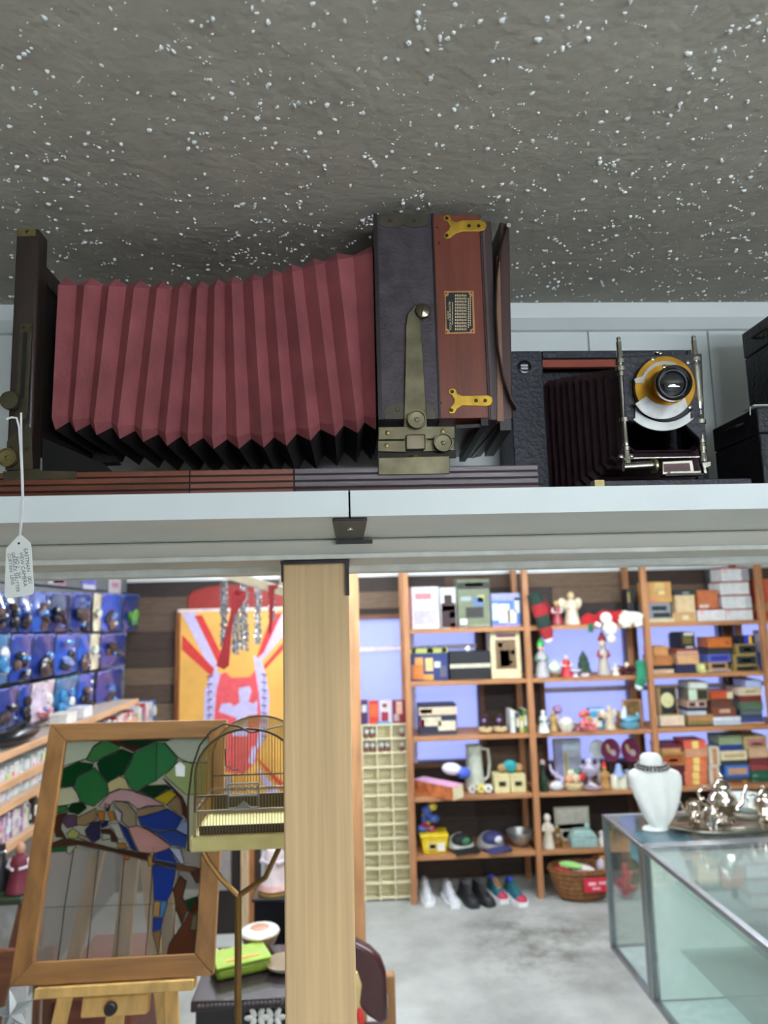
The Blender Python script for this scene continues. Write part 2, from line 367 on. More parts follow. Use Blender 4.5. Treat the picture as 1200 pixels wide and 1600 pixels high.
# bed: laminated strips in three hinged sections, both sides
REDW = wood((112, 62, 44), 'x', .35, 10, .4, .2); PURW = wood((104, 92, 100), 'x', .3, 12, .38, .25); MIDW = wood((118, 70, 56), 'x', .35, 9, .4, .2)
YBd = .735
xa, xb, xc, xd = -.47, X_(296, 745, YBd), X_(459, 740, YBd), X_(841, 735, YBd)
zt_ = Z_(700, 726, YBd); H = zt_-ZS-.0008
for side, (ya, yb) in enumerate(((YBd, YBd+.035), (.925, .96))):
    bed = MB().box(xa, xd-.001, ya+.003, yb, ZS+.0006, zt_-.001).build('bed_rail', M((18, 14, 15), .6), vc)
    for x0, x1, mm in ((xa, xb-.0006, REDW), (xb+.0006, xc-.0006, MIDW), (xc+.0006, xd, PURW)):
        for k in range(4):
            z0 = ZS+.0006+H*k/4; z1 = z0+H/4-.0016
            MB().box(x0, x1, ya, ya+.004, z0, z1).build('rail_strip', M((66, 22, 26), .4) if (k == 0 and mm is PURW) else mm, bed, bev=.0007)
MB().box(xa, xd-.03, .772, .925, zt_-.009, zt_-.002).build('bed_platform', DARKWOOD, vc)
# bellows
tipx = [80, 112, 145, 182, 219, 257, 292, 331, 371, 410, 446, 484, 523, 559, 588]
tipy = [668, 671, 676, 682, 687, 693, 694, 698, 698, 696, 693, 685, 678, 673, 668]
dxs = [12, 22, 28, 30, 29, 26, 18, 5, -10, -17, -22, -30, -34, -34, -6]
def topy(x):
    pts = [(60, 430), (100, 431), (150, 432), (195, 434), (255, 437), (310, 436), (333, 433), (385, 426), (420, 419), (448, 412), (475, 405), (495, 398), (545, 388), (590, 379)]
    for (a, b), (c, d) in zip(pts[:-1], pts[1:]):
        if x <= c: return b+(d-b)*(x-a)/(c-a)
    return pts[-1][1]
Yn, Yf = .768, .953
rings = []
def ring(xb_, yb_, xt_, yt_, ins, c, ct):
    pb = P(xb_, yb_, Yn); pt = P(xt_, yt_, Yn); zb, zt2 = pb.z+ins*.72, pt.z-ins*.22
    def q(Y, z): t = (z-pb.z)/(pt.z-pb.z); return (pb.x+(pt.x-pb.x)*t, Y, z)
    a, b = Yn+ins*.95, Yf-ins*.95
    return [q(a, zb+c), q(a, zb+.3*(zt2-zb)), q(a, zb+.7*(zt2-zb)), q(a, zt2-ct), q(a+ct, zt2), q(b-ct, zt2), q(b, zt2-ct), q(b, zb+c), q(b-c, zb), q(a+c, zb)]
for i in range(len(tipx)):
    x, y, d = tipx[i], tipy[i], dxs[i]
    rings.append(ring(x, y, x+d, topy(x+d)-9, 0, .011, .018))
    if i < len(tipx)-1:
        x2, y2, d2 = (x+tipx[i+1])/2, (y+tipy[i+1])/2, (d+dxs[i+1])/2
        rings.append(ring(x2-2, y2, x2+d2-2, topy(x2+d2)-8, .02, .0055, .004))
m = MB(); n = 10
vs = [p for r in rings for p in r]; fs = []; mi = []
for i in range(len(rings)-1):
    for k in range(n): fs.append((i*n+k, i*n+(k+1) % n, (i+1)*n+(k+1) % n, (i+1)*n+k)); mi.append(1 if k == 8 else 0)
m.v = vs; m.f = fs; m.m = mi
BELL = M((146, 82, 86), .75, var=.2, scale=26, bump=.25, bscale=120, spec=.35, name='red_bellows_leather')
bl = m.build('bellows', [BELL, M((30, 18, 20), .8, name='underside_leather')], vc, smooth=12)  # second material: near-black colour on the underside faces
# front standard
FRW = wood((46, 36, 32), 'z', .35, 12, .4, .25)
fsd = MB().prism([P(25, 357, .745), P(61, 356, .745), P(48, 738, .745), P(8, 738, .745)], (0, .025, 0)).build('front_standard', FRW, vc, bev=.003)
MB().prism([P(25, 357, .745)+Vector((0, .2, 0)), P(61, 356, .745)+Vector((0, .2, 0)), P(48, 738, .745)+Vector((0, .2, 0)), P(8, 738, .745)+Vector((0, .2, 0))], (0, .025, 0)).build('front_standard_post', FRW, vc, bev=.003)
zf = Z_(50, 400, .745)
MB().box(X_(28, 400, .745), X_(58, 400, .745), .77, .945, zf-.02, zf).build('front_crossbar', FRW, vc)
MB().box(X_(24, 500, .745), X_(50, 500, .745), .77, .945, Z_(50, 690, .745), zf-.02).build('lens_board', wood((38, 30, 28), 'y', .3, 10), vc)
lc = P(17, 572, .79); lc.y = .83
lens = MB().lathe([(.03, 0), (.03, .012), (.027, .016), (.02, .014), (.0001, .011)], (X_(24, 575, .745)+.001, .80, lc.z), (-1, 0, 0), 28).build('lens', M((16, 16, 17), .3), vc)
MB().prism([P(66, 684, .78), P(66, 736, .78), P(175, 737, .78), P(160, 724, .78)], (0, .012, 0)).build('front_brace', M((12, 10, 10), .85), vc)
MB().prism([P(145, 700, .9), P(145, 724, .9), P(182, 722, .9), P(176, 704, .9)], (0, .02, 0)).build('rear_brace', M((12, 10, 10), .85), vc)
# brass on the front standard
m = MB(); Yp = .745
m.plate([(28, 358), (56, 357), (56, 369), (28, 370)], Yp, .001); m.build('top_plate', BRASS, fsd); screw(43, 362, Yp-.001, .0022, fsd)
sp = MB().plate([(32, 507), (51, 506), (44, 652), (40, 655), (22, 655), (25, 640)], Yp, .0012).build('slot_plate', M((86, 80, 64), .45, .7, var=.25, scale=60), fsd)
MB().plate([(36.5, 519), (43, 518.5), (38, 622), (31, 622)], Yp-.0012, .0004).build('slot', BLACK, sp)
MB().plate([(48, 520), (51, 520), (44, 645), (41.5, 645)], Yp-.001, .0015).build('slot_rail', M((96, 92, 82), .4, .8), sp)
for a, b in ((36.5, 512), (48, 511), (42, 650)): screw(a, b, Yp-.0012, .0017, fsd)
MB().plate([(12, 690), (20, 680), (44, 662), (50, 672), (52, 733), (9, 735)], Yp, .0013).build('foot_plate', M((84, 78, 62), .5, .6, var=.25, scale=50), fsd)
screw(18, 700, Yp-.0013, .002, fsd); screw(43, 702, Yp-.0013, .0022, fsd)
knob(22, 630, Yp-.0012, .0098, .012, fsd, M((96, 92, 74), .45, .8), 'rise_knob', False)
knob(18, 718, Yp-.0013, .0100, .012, fsd, BRASS, 'clamp_knob')
MB().plate([(6, 737), (62, 733), (66, 736), (120, 737), (121, 748), (6, 752)], YBd+.001, .0016).build('bed_clamp', M((90, 84, 66), .45, .7, var=.25, scale=50), fsd)
# rear standard
xl_, xr_ = X_(588, 500), X_(681, 500); zt2, zb2_ = Z_(636, 334), Z_(640, 655)
LEATH = M((58, 50, 58), .5, var=.35, scale=60, bump=.25, bscale=260, spec=.5, name='dark_leather')
YR = .962
rs = MB().box(xl_, xr_, Y0, YR, zb2_, zt2).build('rear_standard', [LEATH], vc, bev=.0015)
MB().box(xl_-.0005, xl_+.004, Y0-.0008, Y0+.004, zb2_, zt2).build('edge_strip', M((30, 22, 22), .4), rs)
MAHO = wood((110, 54, 40), 'z', .22, 12, .35, .35)
x2l, x2r = X_(682.5, 500), X_(757, 500)
sb = MB().box(x2l, x2r, Y0+.002, YR-.004, Z_(700, 653), Z_(700, 334)).build('shutter_box', MAHO, vc, bev=.001)
MB().box(xr_-.0005, x2l+.0005, Y0-.001, Y0+.01, zb2_, zt2).build('seam_strip', M((24, 18, 18), .4), sb)
x3r = X_(777, 500)
bf = MB().box(x2r, x3r, Y0+.005, YR-.006, Z_(768, 655), Z_(745, 341)).build('back_frame', wood((58, 44, 46), 'z', .3, 10, .45, .2), vc, bev=.0015)
MB().box(x2r+.003, x2r+.006, Y0+.0035, Y0+.006, Z_(768, 654), Z_(745, 341)).build('groove_bead', M((80, 64, 62), .4), bf)
gp = MB(); gp.prism([P(781, 346, Y0+.006), P(796, 350, Y0+.006), P(801, 655, Y0+.006), P(781, 660, Y0+.006)], (0, .19, 0)); gg = gp.build('ground_glass_back', wood((62, 40, 40), 'z', .3, 10, .4, .25), vc, bev=.0015)
MB().prism([P(776, 400, Y0+.004), P(781, 400, Y0+.004), P(787, 658, Y0+.004), P(777, 658, Y0+.004)], (0, .01, 0)).build('back_strip', wood((128, 92, 70), 'z', .25, 10), gg)
spts = [(794, 354), (788, 368), (780, 400), (775, 440), (774, 490), (777, 545), (785, 590), (797, 625), (806, 640)]
m = MB()
for a, b in zip(spts[:-1], spts[1:]):
    pa, pb = P(*a, Y0+.001), P(*b, Y0+.001); m.bar(pa, pb, .012, .0013)
m.build('leaf_spring', M((74, 62, 56), .3, .8), gg)
MB().cyl(P(795, 352, Y0-.006), P(795, 352, Y0+.01), .0025).build('spring_pin', STEEL, gg)
m = MB(); m.prism([P(712, 664, Y0+.01), P(752, 662, Y0+.01), P(745, 668, .95), P(712, 672, .95)], (0, 0, -.004)); m.build('rear_underplate', M((24, 20, 22), .5), vc)
MB().bar(P(757, 658, Y0+.005), P(722, 716, .93), .008, .010).build('under_rail', M((22, 20, 22), .35), vc)
MB().bar(P(790, 664, Y0+.005), P(764, 706, .93), .012, .012).build('under_rail', M((22, 20, 22), .35), vc)
# rear standard brass
OLDB = M((108, 103, 82), .42, .8, var=.35, scale=45, name='dull_brass')
DUSK = M((78, 74, 64), .5, .5, var=.25, scale=40, name='tarnished_plate')
def scallop(x0, x1, ytop, ylow, cusp):
    pts = [(x0, ytop), (x1, ytop)]; xm = (x0+x1)/2
    for k in range(0, 9): t = pi*k/8; pts.append((x1-(x1-xm)/2*(1-cos(t)), ytop+(cusp-ytop)+(ylow-cusp)*sin(t)))
    for k in range(1, 9): t = pi*k/8; pts.append((xm-(xm-x0)/2*(1-cos(t)), ytop+(cusp-ytop)+(ylow-cusp)*sin(t)))
    return pts
MB().plate(scallop(592, 668, 335, 356, 349), Y0, .001).build('corner_plate', DUSK, rs); screw(610, 345.5, Y0-.001, .0022, rs); screw(647, 345.5, Y0-.001, .0022, rs)
MB().plate([(601, 655), (601, 643), (606, 635), (616, 631), (632, 630), (632, 655)], Y0, .001).build('corner_plate', DUSK, rs); screw(621, 640, Y0-.001, .0022, rs)
MB().plate([(666, 655), (666, 631), (674, 634), (680, 645), (680, 655)], Y0, .001).build('corner_plate', DUSK, rs)
arm = MB().plate([(648, 478), (637, 492), (634, 510), (633, 580), (630, 690), (668, 690), (663, 600), (657, 505), (657, 485)], Y0-.0015, .0025).build('swing_arm', OLDB, vc, bev=.0006)
p = P(660, 488.5, Y0-.001); pv = MB().lathe([(.0055, 0), (.0085, .002), (.0088, .004), (.0078, .0062), (.004, .0078), (.0001, .0083)], p, (0, -1, 0), 24).build('pivot_screw', M((120, 112, 96), .25, .95), arm, smooth=30)
MB().bar(P(661.5, 478, Y0-.009), P(657, 499, Y0-.009), .001, .0014).build('slot', M((20, 18, 16), .5), pv)
br2 = MB().plate([(591, 668), (710, 667), (710, 686), (591, 688)], Y0-.002, .003).build('swing_bracket', OLDB, vc, bev=.0006)
MB().plate([(590, 690), (634, 690), (634, 708), (590, 707)], Y0-.001, .005).build('lower_bar', OLDB, br2, bev=.0006)
MB().plate([(660, 689), (709, 687), (709, 705), (660, 707)], Y0-.001, .004).build('lower_bar', OLDB, br2, bev=.0006)
MB().plate([(633.5, 681), (664, 680), (664, 704), (633.5, 705)], Y0-.004, .006).build('saddle_clip', M((116, 108, 92), .35, .85, var=.3, scale=40), br2, bev=.0015)
MB().plate([(590, 707), (712, 704), (712, 716), (590, 718)], Y0+.002, .004).build('track', M((36, 32, 26), .5, .6), br2)
MB().plate([(591, 716), (702, 713), (702, 741), (591, 743)], YBd-.0005, .0025).build('apron_plate', OLDB, br2, bev=.0006)
for a, b in ((606, 676), (692, 674), (604, 696)): screw(a, b, Y0-.0055, .0028, br2, BRASS)
knob(650, 658.5, Y0-.004, .0105, .011, br2, OLDB, 'arm_knob'); knob(691, 694.5, Y0-.005, .0105, .011, br2, OLDB, 'track_knob')
pt = P(648, 712, Y0-.008); ts = MB().lathe([(.0055, 0), (.006, -.003), (.003, -.005), (.003, -.010), (.0095, -.0105), (.0105, -.0125), (.0105, -.0165), (.009, -.018)], pt, (0, 0, 1), 24).build('thumb_screw', OLDB, br2, smooth=30)
MB().cyl(P(648, 716, Y0-.008), P(648, 716, Y0+.004), .0028).build('stud', OLDB, br2)
# Y-shaped yellow brass hinges
def yhinge(pts, scr):
    h = MB().plate(pts, Y0+.002, .0014).build('y_hinge', BRASSY, sb, bev=.0004)
    for a, b in scr: screw(a, b, Y0+.0006, .0021, h, M((70, 56, 28), .4, .8))
yhinge([(693, 339), (698, 336.5), (703, 339), (706, 346), (712, 348), (722, 345), (752, 345), (758, 348), (760, 354), (757, 360), (750, 362), (722, 362), (712, 365), (704, 372), (697, 374), (693, 370), (695, 365), (701, 360), (703, 354), (699, 347), (693, 344)], ((698, 341), (698, 368), (733, 353), (748, 353)))
yhinge([(701, 610), (706, 607), (712, 609), (714, 616), (722, 619), (762, 618), (768, 621), (769.5, 627), (767, 633), (760, 635), (722, 634), (714, 639), (710, 646), (703, 647), (701, 643), (704, 636), (709, 631), (710, 625), (706, 618), (701, 615)], ((706.5, 612), (705.5, 641), (744, 626), (758, 626)))
for a, b in ((682.8, 355), (690, 629), (686, 380)): screw(a, b, Y0+.002, .0012, sb)
# maker's plate on the shutter box
COPP = M((190, 140, 92), .4, .8, var=.15, scale=60); PLB = M((22, 28, 34), .45)
pl = MB().plate([(694, 455), (740, 454.5), (742, 521), (695.5, 522.5)], Y0+.002, .001).build('data_plate', COPP, sb, bev=.0003)
MB().plate([(701, 457.5), (732, 457), (733, 461), (737.5, 463.5), (739, 513), (735, 515), (734, 518.5), (703, 519.5), (702, 515.5), (698, 513), (696.5, 464), (700.5, 462)], Y0+.001, .0003).build('black_field', PLB, pl)
def pxv(x0, y0, x1, y1, Y): return P(x1, y1, Y)-P(x0, y0, Y)
INK = M((214, 196, 158), .4, .4, var=.05)
ex = pxv(700, 520, 698, 460, Y0); ey = pxv(740, 490, 700, 490, Y0); ex.y = ey.y = 0
textobj('plate_lettering', 'GRAFLEX', .0024, P(701.5, 499, Y0+.0006), ex, ey, INK, pl)
textobj('plate_lettering', 'FOCAL PLANE SHUTTER', .0031, P(705.5, 515.5, Y0+.0006), ex, ey, INK, pl)
m = MB()
for k in range(16): m.plate([(706.5, 507-k*2.2), (707.8, 507-k*2.2), (707.8, 505.4-k*2.2), (706.5, 505.4-k*2.2)], Y0+.0007, .0001)
for r in range(7):
    for k in range(12):
        x0 = 711+r*2.7; y0 = 516-k*4.8; m.plate([(x0, y0), (x0+1.5, y0), (x0+1.5, y0-(2.6 if (r+k) % 3 else 3.6)), (x0, y0-3.2)], Y0+.0007, .0001)
for r in range(2):
    for k in range(14):
        x0 = 731+r*3; y0 = 512-k*3.4-r*3; m.plate([(x0, y0), (x0+1.6, y0), (x0+1.6, y0-2.2), (x0, y0-2.2)], Y0+.0007, .0001)
m.build('plate_table', INK, pl)
for a, b in ((697, 458), (736.5, 457.5), (698, 518.5), (738.5, 517.5)): screw(a, b, Y0+.001, .0009, pl, SCREW, 8)
# ------------------------------------------------------------------ price tag on its string
pt_ = thing('price_tag', 'white card price tag hanging by a string from the bellows camera', 'price tag', P(30, 933, .716))
Yt = .716
STR = M((232, 234, 236), .7)
m = MB(); m.tube([P(x, y, Yt+.004) for x, y in ((10, 655), (18, 652), (26, 653), (30, 668), (32, 700), (34, 740), (35, 775), (33, 800), (32, 822), (31, 836), (29, 850))], .0011, 6)
m.tube([P(x, y, Yt+.003) for x, y in ((33, 645), (33, 665), (33.5, 700), (35, 740), (36, 775), (35, 800), (33, 822), (31.5, 836), (30, 850))], .0011, 6)
m.build('string', STR, pt_)
TC = [(10, 857), (28, 838), (34, 836), (48, 848), (49.5, 856), (53.5, 920), (52, 928), (46, 930), (12, 935), (8, 932), (7.5, 925)]
MB().plate(TC, Yt+.0006, .0006).build('card', M((232, 238, 234), .6, var=.03), pt_)
MB().lathe([(.0012, 0), (.0012, .0001)], P(29.5, 849, Yt-.0001), (0, -1, 0), 10).build('eyelet', M((40, 40, 44)), pt_)
INKP = M((70, 76, 84), .7, var=.1)
ex = pxv(37, 857, 46, 925, Yt); ey = pxv(15, 890, 50, 887, Yt); ex.y = ey.y = 0
for txt, x, y, s in (('EASTMAN   001', 37, 857, .0053), ('VIEW CAMERA', 30, 863, .0052), ('NO 2   W/', 23.5, 870, .0048), ('GRAFLEX SHUTTER', 17.5, 863, .0046), ('CURTAIN  LENS', 11.5, 865, .0044)):
    textobj('handwriting', txt, s, P(x, y, Yt-.0002), ex, ey, INKP, pt_, thick=.00005)
# ------------------------------------------------------------------ small folding camera with brass lens
YBX = .97
fc = thing('folding_camera', 'black leather folding camera with brass lens and nickel posts', 'camera', (X_(950, 700, .9), .9, ZS+.0005))
BLK = M((46, 50, 60), .5, var=.3, scale=120, bump=.6, bscale=170, spec=.5, name='pebbled_black_leather')
bx0, bx1 = X_(800, 650, YBX), X_(1100, 650, YBX); bz1 = Z_(950, 547, YBX); ix0, ix1 = X_(853, 650, YBX), X_(1082, 650, YBX); iz1 = Z_(950, 559, YBX); iz0 = ZS+.012
m = MB(); m.box(bx0, ix0, YBX, YBX+.085, ZS+.0006, bz1); m.box(ix1, bx1, YBX, YBX+.085, ZS+.0006, bz1); m.box(ix0, ix1, YBX, YBX+.085, iz1, bz1); m.box(ix0, ix1, YBX, YBX+.085, ZS+.0006, iz0)
m.box(ix0, ix1, YBX+.05, YBX+.085, iz0, iz1); body = m.build('body', BLK, fc, bev=.002)
MB().box(ix0+.001, ix1-.06, YBX+.004, YBX+.012, iz1-.012, iz1-.001).build('red_lining', M((150, 66, 44), .5), body)
pr = P(819, 574, YBX); vf = MB().lathe([(.0098, 0), (.0098, .003), (.0075, .0036), (.007, .001), (.0001, .001)], pr, (0, -1, 0), 24).build('viewfinder_window', M((20, 20, 24), .25), body, smooth=30)
MB().box(pr.x-.005, pr.x+.005, pr.y-.0022, pr.y-.001, pr.z-.0035, pr.z-.0008).build('bright_line', M((210, 214, 220), .3), vf); MB().box(pr.x-.005, pr.x+.005, pr.y-.0022, pr.y-.001, pr.z+.0008, pr.z+.0035).build('bright_line', M((210, 214, 220), .3), vf)
# bellows from the body to the lens board
YLB = .815
fr = [X_(978, 640, YLB), X_(1092, 640, YLB), Z_(1030, 705, YLB), Z_(1030, 572, YLB)]
rr = [ix0+.004, ix1-.006, iz0+.006, Z_(900, 588, YBX)]
rings = []
for i in range(23):
    t = i/22; o = .0065 if i % 2 else 0; tt = t**.9
    a = [fr[k]+(rr[k]-fr[k])*tt for k in range(4)]; Y = YLB+.004+(YBX+.012-YLB)*t; c = .008
    x0, x1, z0, z1 = a[0]+o, a[1]-o, a[2]+o, a[3]-o
    rings.append([(x0, Y, z0+c), (x0, Y, z1-c), (x0+c, Y, z1), (x1-c, Y, z1), (x1, Y, z1-c), (x1, Y, z0+c), (x1-c, Y, z0), (x0+c, Y, z0)])
MB().loft(rings, cap=False).build('bellows', M((54, 32, 39), .6, var=.3, scale=40, name='maroon_bellows'), fc, smooth=12)
lb = MB().plate([(968, 560), (1092, 556), (1096, 660), (1099, 690), (1092, 692), (1060, 660), (985, 662), (972, 655)], YLB, .008).build('lens_board', M((40, 42, 50), .5, var=.3, scale=90, bump=.4, bscale=160), fc, bev=.001)
bd = MB().box(X_(930, 755, .737), X_(1175, 755, .737), .737, YBX, ZS+.0006, Z_(1050, 749, .737)).build('drop_bed', BLK, fc, bev=.001)
MB().box(X_(930, 755, .737)-.0005, X_(944, 755, .737), .7365, .75, ZS+.001, Z_(940, 750, .737)).build('bed_catch', BRASS, bd)
def circ(cx, cy, r, a0=0, a1=360, n=40, ry=None): return [(cx+r*cos(radians(a0+(a1-a0)*k/n)), cy-(ry or r)*sin(radians(a0+(a1-a0)*k/n))) for k in range(n+(0 if a1-a0 == 360 else 1))]
GOLD = M((196, 146, 52), .3, .8, var=.25, scale=40, name='lacquered_brass')
YL = YLB-.008
sh = MB().plate([(991, 654), (992, 636)]+circ(1037, 606, 55, 215, 325, 20)+[(1077, 640), (1077, 656)]+circ(1034, 620, 62, 322, 222, 24, 54), YL, .003).build('lower_shield', M((196, 200, 200), .35, .8, var=.15, scale=30), lb)
fl_ = MB().plate(circ(1036, 606, 47, 0, 360, 48), YL-.003, .006).build('shutter_plate', GOLD, lb, bev=.0005)
MB().plate(circ(1034, 605, 50, 212, 322, 24)+circ(1040, 594, 40, 316, 220, 20), YL-.009, .002).build('scale_arc', M((196, 198, 200), .3, .85, var=.25, scale=60), fl_)
MB().plate([(990, 593), (992, 599), (1006, 599)]+circ(1038, 603, 33, 170, 62, 20)+circ(1038, 603, 38, 62, 158, 20), YL-.009, .002).build('lever', M((196, 198, 200), .3, .85), fl_)
lcn = P(1040, 606, YL-.006); ax = (P(1050, 599, YL-.045)-lcn).normalized(); ax = Vector((-.12, -1, -.12)).normalized()
rb = .0185
MB().lathe([(rb*1.15, 0), (rb*1.15, .004), (rb*.95, .006), (rb*.95, .022), (rb*1.02, .024)], lcn, ax, 36).build('lens_barrel', M((150, 110, 48), .3, .8, var=.2, scale=40), fl_, smooth=30)
tip = lcn+ax*.022
rm = MB().lathe([(rb*1.03, 0), (rb*1.12, .002), (rb*1.12, .008), (rb*1.05, .010), (rb*.95, .009), (rb*.88, .004)], tip, ax, 36).build('lens_rim', M((26, 26, 28), .25), fl_, smooth=30)
MB().lathe([(rb*.9, .003), (rb*.75, .0048), (rb*.5, .0064), (rb*.25, .0072), (.0001, .0075)], tip, ax, 36).build('front_element', M((22, 26, 32), .03, coat=1.), rm, smooth=60)
for a, b in ((1020, 561), (1075, 566), (994, 594), (1038, 573), (1078, 636)): screw(a, b, YL-.009, .0026, fl_, STEEL)
for a, b in ((1031, 553), (1026, 551)): MB().ell(P(a, b, YLB-.004), .003, .003, .003).build('top_catch', STEEL, lb)
# two turned nickel posts
def npost(x0, y0, x1, y1, marks):
    a, b = P(x0, y0, YLB-.004), P(x1, y1, YLB-.004); d = (b-a).length
    prof = [(.0001, 0), (.0026, .0015), (.0026, .004), (.0016, .0055), (.0032, .007), (.0032, d*.12), (.0036, d*.125)]
    for t, r, r2 in marks: prof += [(r2, d*t-.003), (r, d*t-.0025), (r, d*t+.0025), (r2, d*t+.003)]
    prof += [(.0042, d*.95), (.005, d*.96), (.005, d)]
    return MB().lathe(prof, a, b-a, 14).build('post', STEEL, fc, smooth=30)
npost(966, 526, 980, 726, ((.2, .0058, .0036), (.26, .0062, .0038), (.30, .0042, .0030), (.66, .0060, .0030), (.84, .0038, .0036), (.88, .0044, .0040)))
npost(1083, 524, 1099, 722, ((.2, .0066, .0040), (.27, .0055, .0055), (.52, .0060, .0055), (.62, .0042, .0038), (.69, .0066, .0038), (.84, .0046, .0042), (.9, .005, .0044)))
MB().cyl(P(985, 716, YLB-.004), P(1092, 714, YLB-.004), .0016).build('tie_rod', STEEL, fc)
MB().cyl(P(974, 730, YLB-.006), P(1020, 727, YLB-.006), .0052, n=18).build('focus_shaft', STEEL, fc)
MB().lathe([(.009, 0), (.0095, .001), (.0095, .003), (.006, .0035)], P(1020, 728, YLB-.006), (1, 0, 0), 24).build('focus_wheel', M((176, 168, 130), .3, .9), fc)
m = MB(); m.plate([(1034, 722), (1080, 720), (1083, 738), (1034, 742)], YLB-.012, .003); sc = m.build('distance_plate', M((222, 218, 204), .35, .6), fc, bev=.0005)
MB().plate([(1037, 725), (1077, 723.5), (1079, 736), (1037, 738)], YLB-.0148, .0006).build('scale_face', wood((116, 84, 84), 'x', .3, 14), sc)
MB().bar(P(1046, 739, YLB-.018), P(1093, 738, YLB-.018), .006, .0022).build('pointer_bar', STEEL, sc); MB().bar(P(1036, 744, YLB-.015), P(1096, 742, YLB-.015), .012, .002).build('focus_plate', M((60, 58, 56), .4, .6), sc)
MB().plate([(1092, 724), (1107, 722), (1108, 730), (1100, 733), (1102, 742), (1096, 742), (1095, 734)], YLB-.004, .006).build('lock_lever', STEEL, fc, bev=.001)
for a, b in ((970, 714), (986, 713)): MB().ell(P(a, b, YLB-.006), .0038, .003, .0038).build('thumb_nut', STEEL, fc)
# two black cases beside it
CASE = M((34, 38, 44), .5, var=.3, scale=90, bump=.4, bscale=180, name='black_case_cloth')
def case(name, x0, x1, y0, y1, z0, z1, label, clasp):
    t = thing(name, label, 'case', ((x0+x1)/2, (y0+y1)/2, z0))
    zc = z0+(z1-z0)*.72
    MB().box(x0, x1, y0, y1, z0, zc-.0004).build('body', CASE, t, bev=.002); MB().box(x0-.0006, x1+.0006, y0-.0006, y1+.0006, zc+.0004, z1).build('lid', CASE, t, bev=.002)
    MB().tube([(x0-.001, y0+.03, zc+.02), (x0-.008, y0+.035, zc+.018), (x0-.008, y0+.065, zc+.018), (x0-.001, y0+.07, zc+.02)], .002, 6).build('handle', M((26, 24, 24)), t)
    return t
a = P(1150, 700, .90); b = P(1189, 700, .845); zl_ = Z_(1189, 636, .845)
x0 = a.x
case('camera_case', b.x, b.x+.13, .845, .955, ZS+.0006, zl_, 'lower black case at the right end of the overhead shelf', 1)
xu = P(1163, 560, .95).x; zu = P(1163, 522, .95).z
case('camera_case', xu, xu+.12, .85, .95, zl_+.0035, zu, 'upper black case stacked at the right end of the overhead shelf', 1)
tg = thing('paper_tag', 'small white paper tag lying between the two stacked black cases', 'tag', (b.x+.015, .845, zl_+.0002))
MB().box(b.x-.006, b.x+.03, .842, .87, zl_+.0012, zl_+.0024).build('card', M((225, 225, 215)), tg); MB().tube([(b.x-.004, .85, zl_+.0022), (b.x-.007, .848, zl_), (b.x-.009, .846, zl_-.01)], .0006, 5).build('thread', STR, tg)
# ------------------------------------------------------------------ wooden shelving along the back wall
YF, YRr = 4.83, 5.15
SHW = wood((168, 116, 76), 'z', .25, 5, .55); SHX = wood((172, 120, 78), 'x', .25, 5, .55)
UX = [P(x, 890, YF).x for x in (632, 818, 1003, 1183)]; UX.append(UX[-1]+.81)
ZSH = [P(730, y, YF).z+.012 for y in (984, 1066, 1152, 1246, 1337)]   # tops of the five shelf rows
ztop = P(632, 884, YF).z
su = thing('shelving_unit', 'long open wooden shelving unit against the plank wall', 'shelving', ((UX[0]+UX[4])/2, (YF+YRr)/2, 0))
for x in UX:
    MB().box(x-.02, x+.02, YF-.02, YF+.02, 0, ztop).build('upright', SHW, su, bev=.003)
    MB().box(x-.02, x+.02, YRr-.02, YRr+.02, 0, ztop).build('upright', SHW, su, bev=.003)
for a, b in zip(UX[:-1], UX[1:]):
    for z in ZSH: MB().box(a+.021, b-.021, YF-.012, YRr+.02, z-.028, z).build('shelf_board', SHX, su, bev=.003)
E0 = .0006
def pan(t, x0, x1, yf, z0, z1, panels):
    for q in panels:
        u0, v0, u1, v1, col = q[:5]
        MB().box(x0+(x1-x0)*u0, x0+(x1-x0)*u1, yf-.0012, yf+.0002, z0+(z1-z0)*v0, z0+(z1-z0)*v1).build('printed_panel', M(col, .5, var=.15, scale=25), t, smooth=0)
def carton(name, label, cat, rect, col, base=None, Y=None, dep=.16, panels=(), lid=None, group=None, rough=.5, lidh=.22, rot=0):
    """box-shaped ware: body, lid and printed panels; front outline (pixel left, top, right, bottom) at depth Y"""
    x0, y0, x1, y1 = rect; Y = Y or YF+.05; ym = (y0+y1)/2; xm = (x0+x1)/2
    a, b = P(x0, ym, Y).x, P(x1, ym, Y).x; z1 = P(xm, y0, Y).z; z0 = base+E0 if base is not None else P(xm, y1, Y).z
    if Y < YF+.3 and Y > YF-.1:
        for zq in ZSH:
            if zq > z0+.001: z1 = max(z0+.006, min(z1, zq-.031))
        for ua, ub in zip(UX[:-1], UX[1:]):
            if ua < (a+b)/2 < ub: a = max(a, ua+.022); b = min(b, ub-.022)
    t = thing(name, label, cat, ((a+b)/2, Y+dep/2, z0), group)
    zl = z1-(z1-z0)*lidh
    MB().box(a+.001, b-.001, Y+.001, Y+dep-.001, z0, zl-.0008).build('body', M(col, rough, var=.12), t, bev=.002)
    MB().box(a, b, Y, Y+dep, zl, z1).build('lid', M(lid or col, rough, var=.12), t, bev=.002)
    pan(t, a, b, Y, z0, z1, panels)
    if rot: t.rotation_euler[2] = rot
    return t, z1
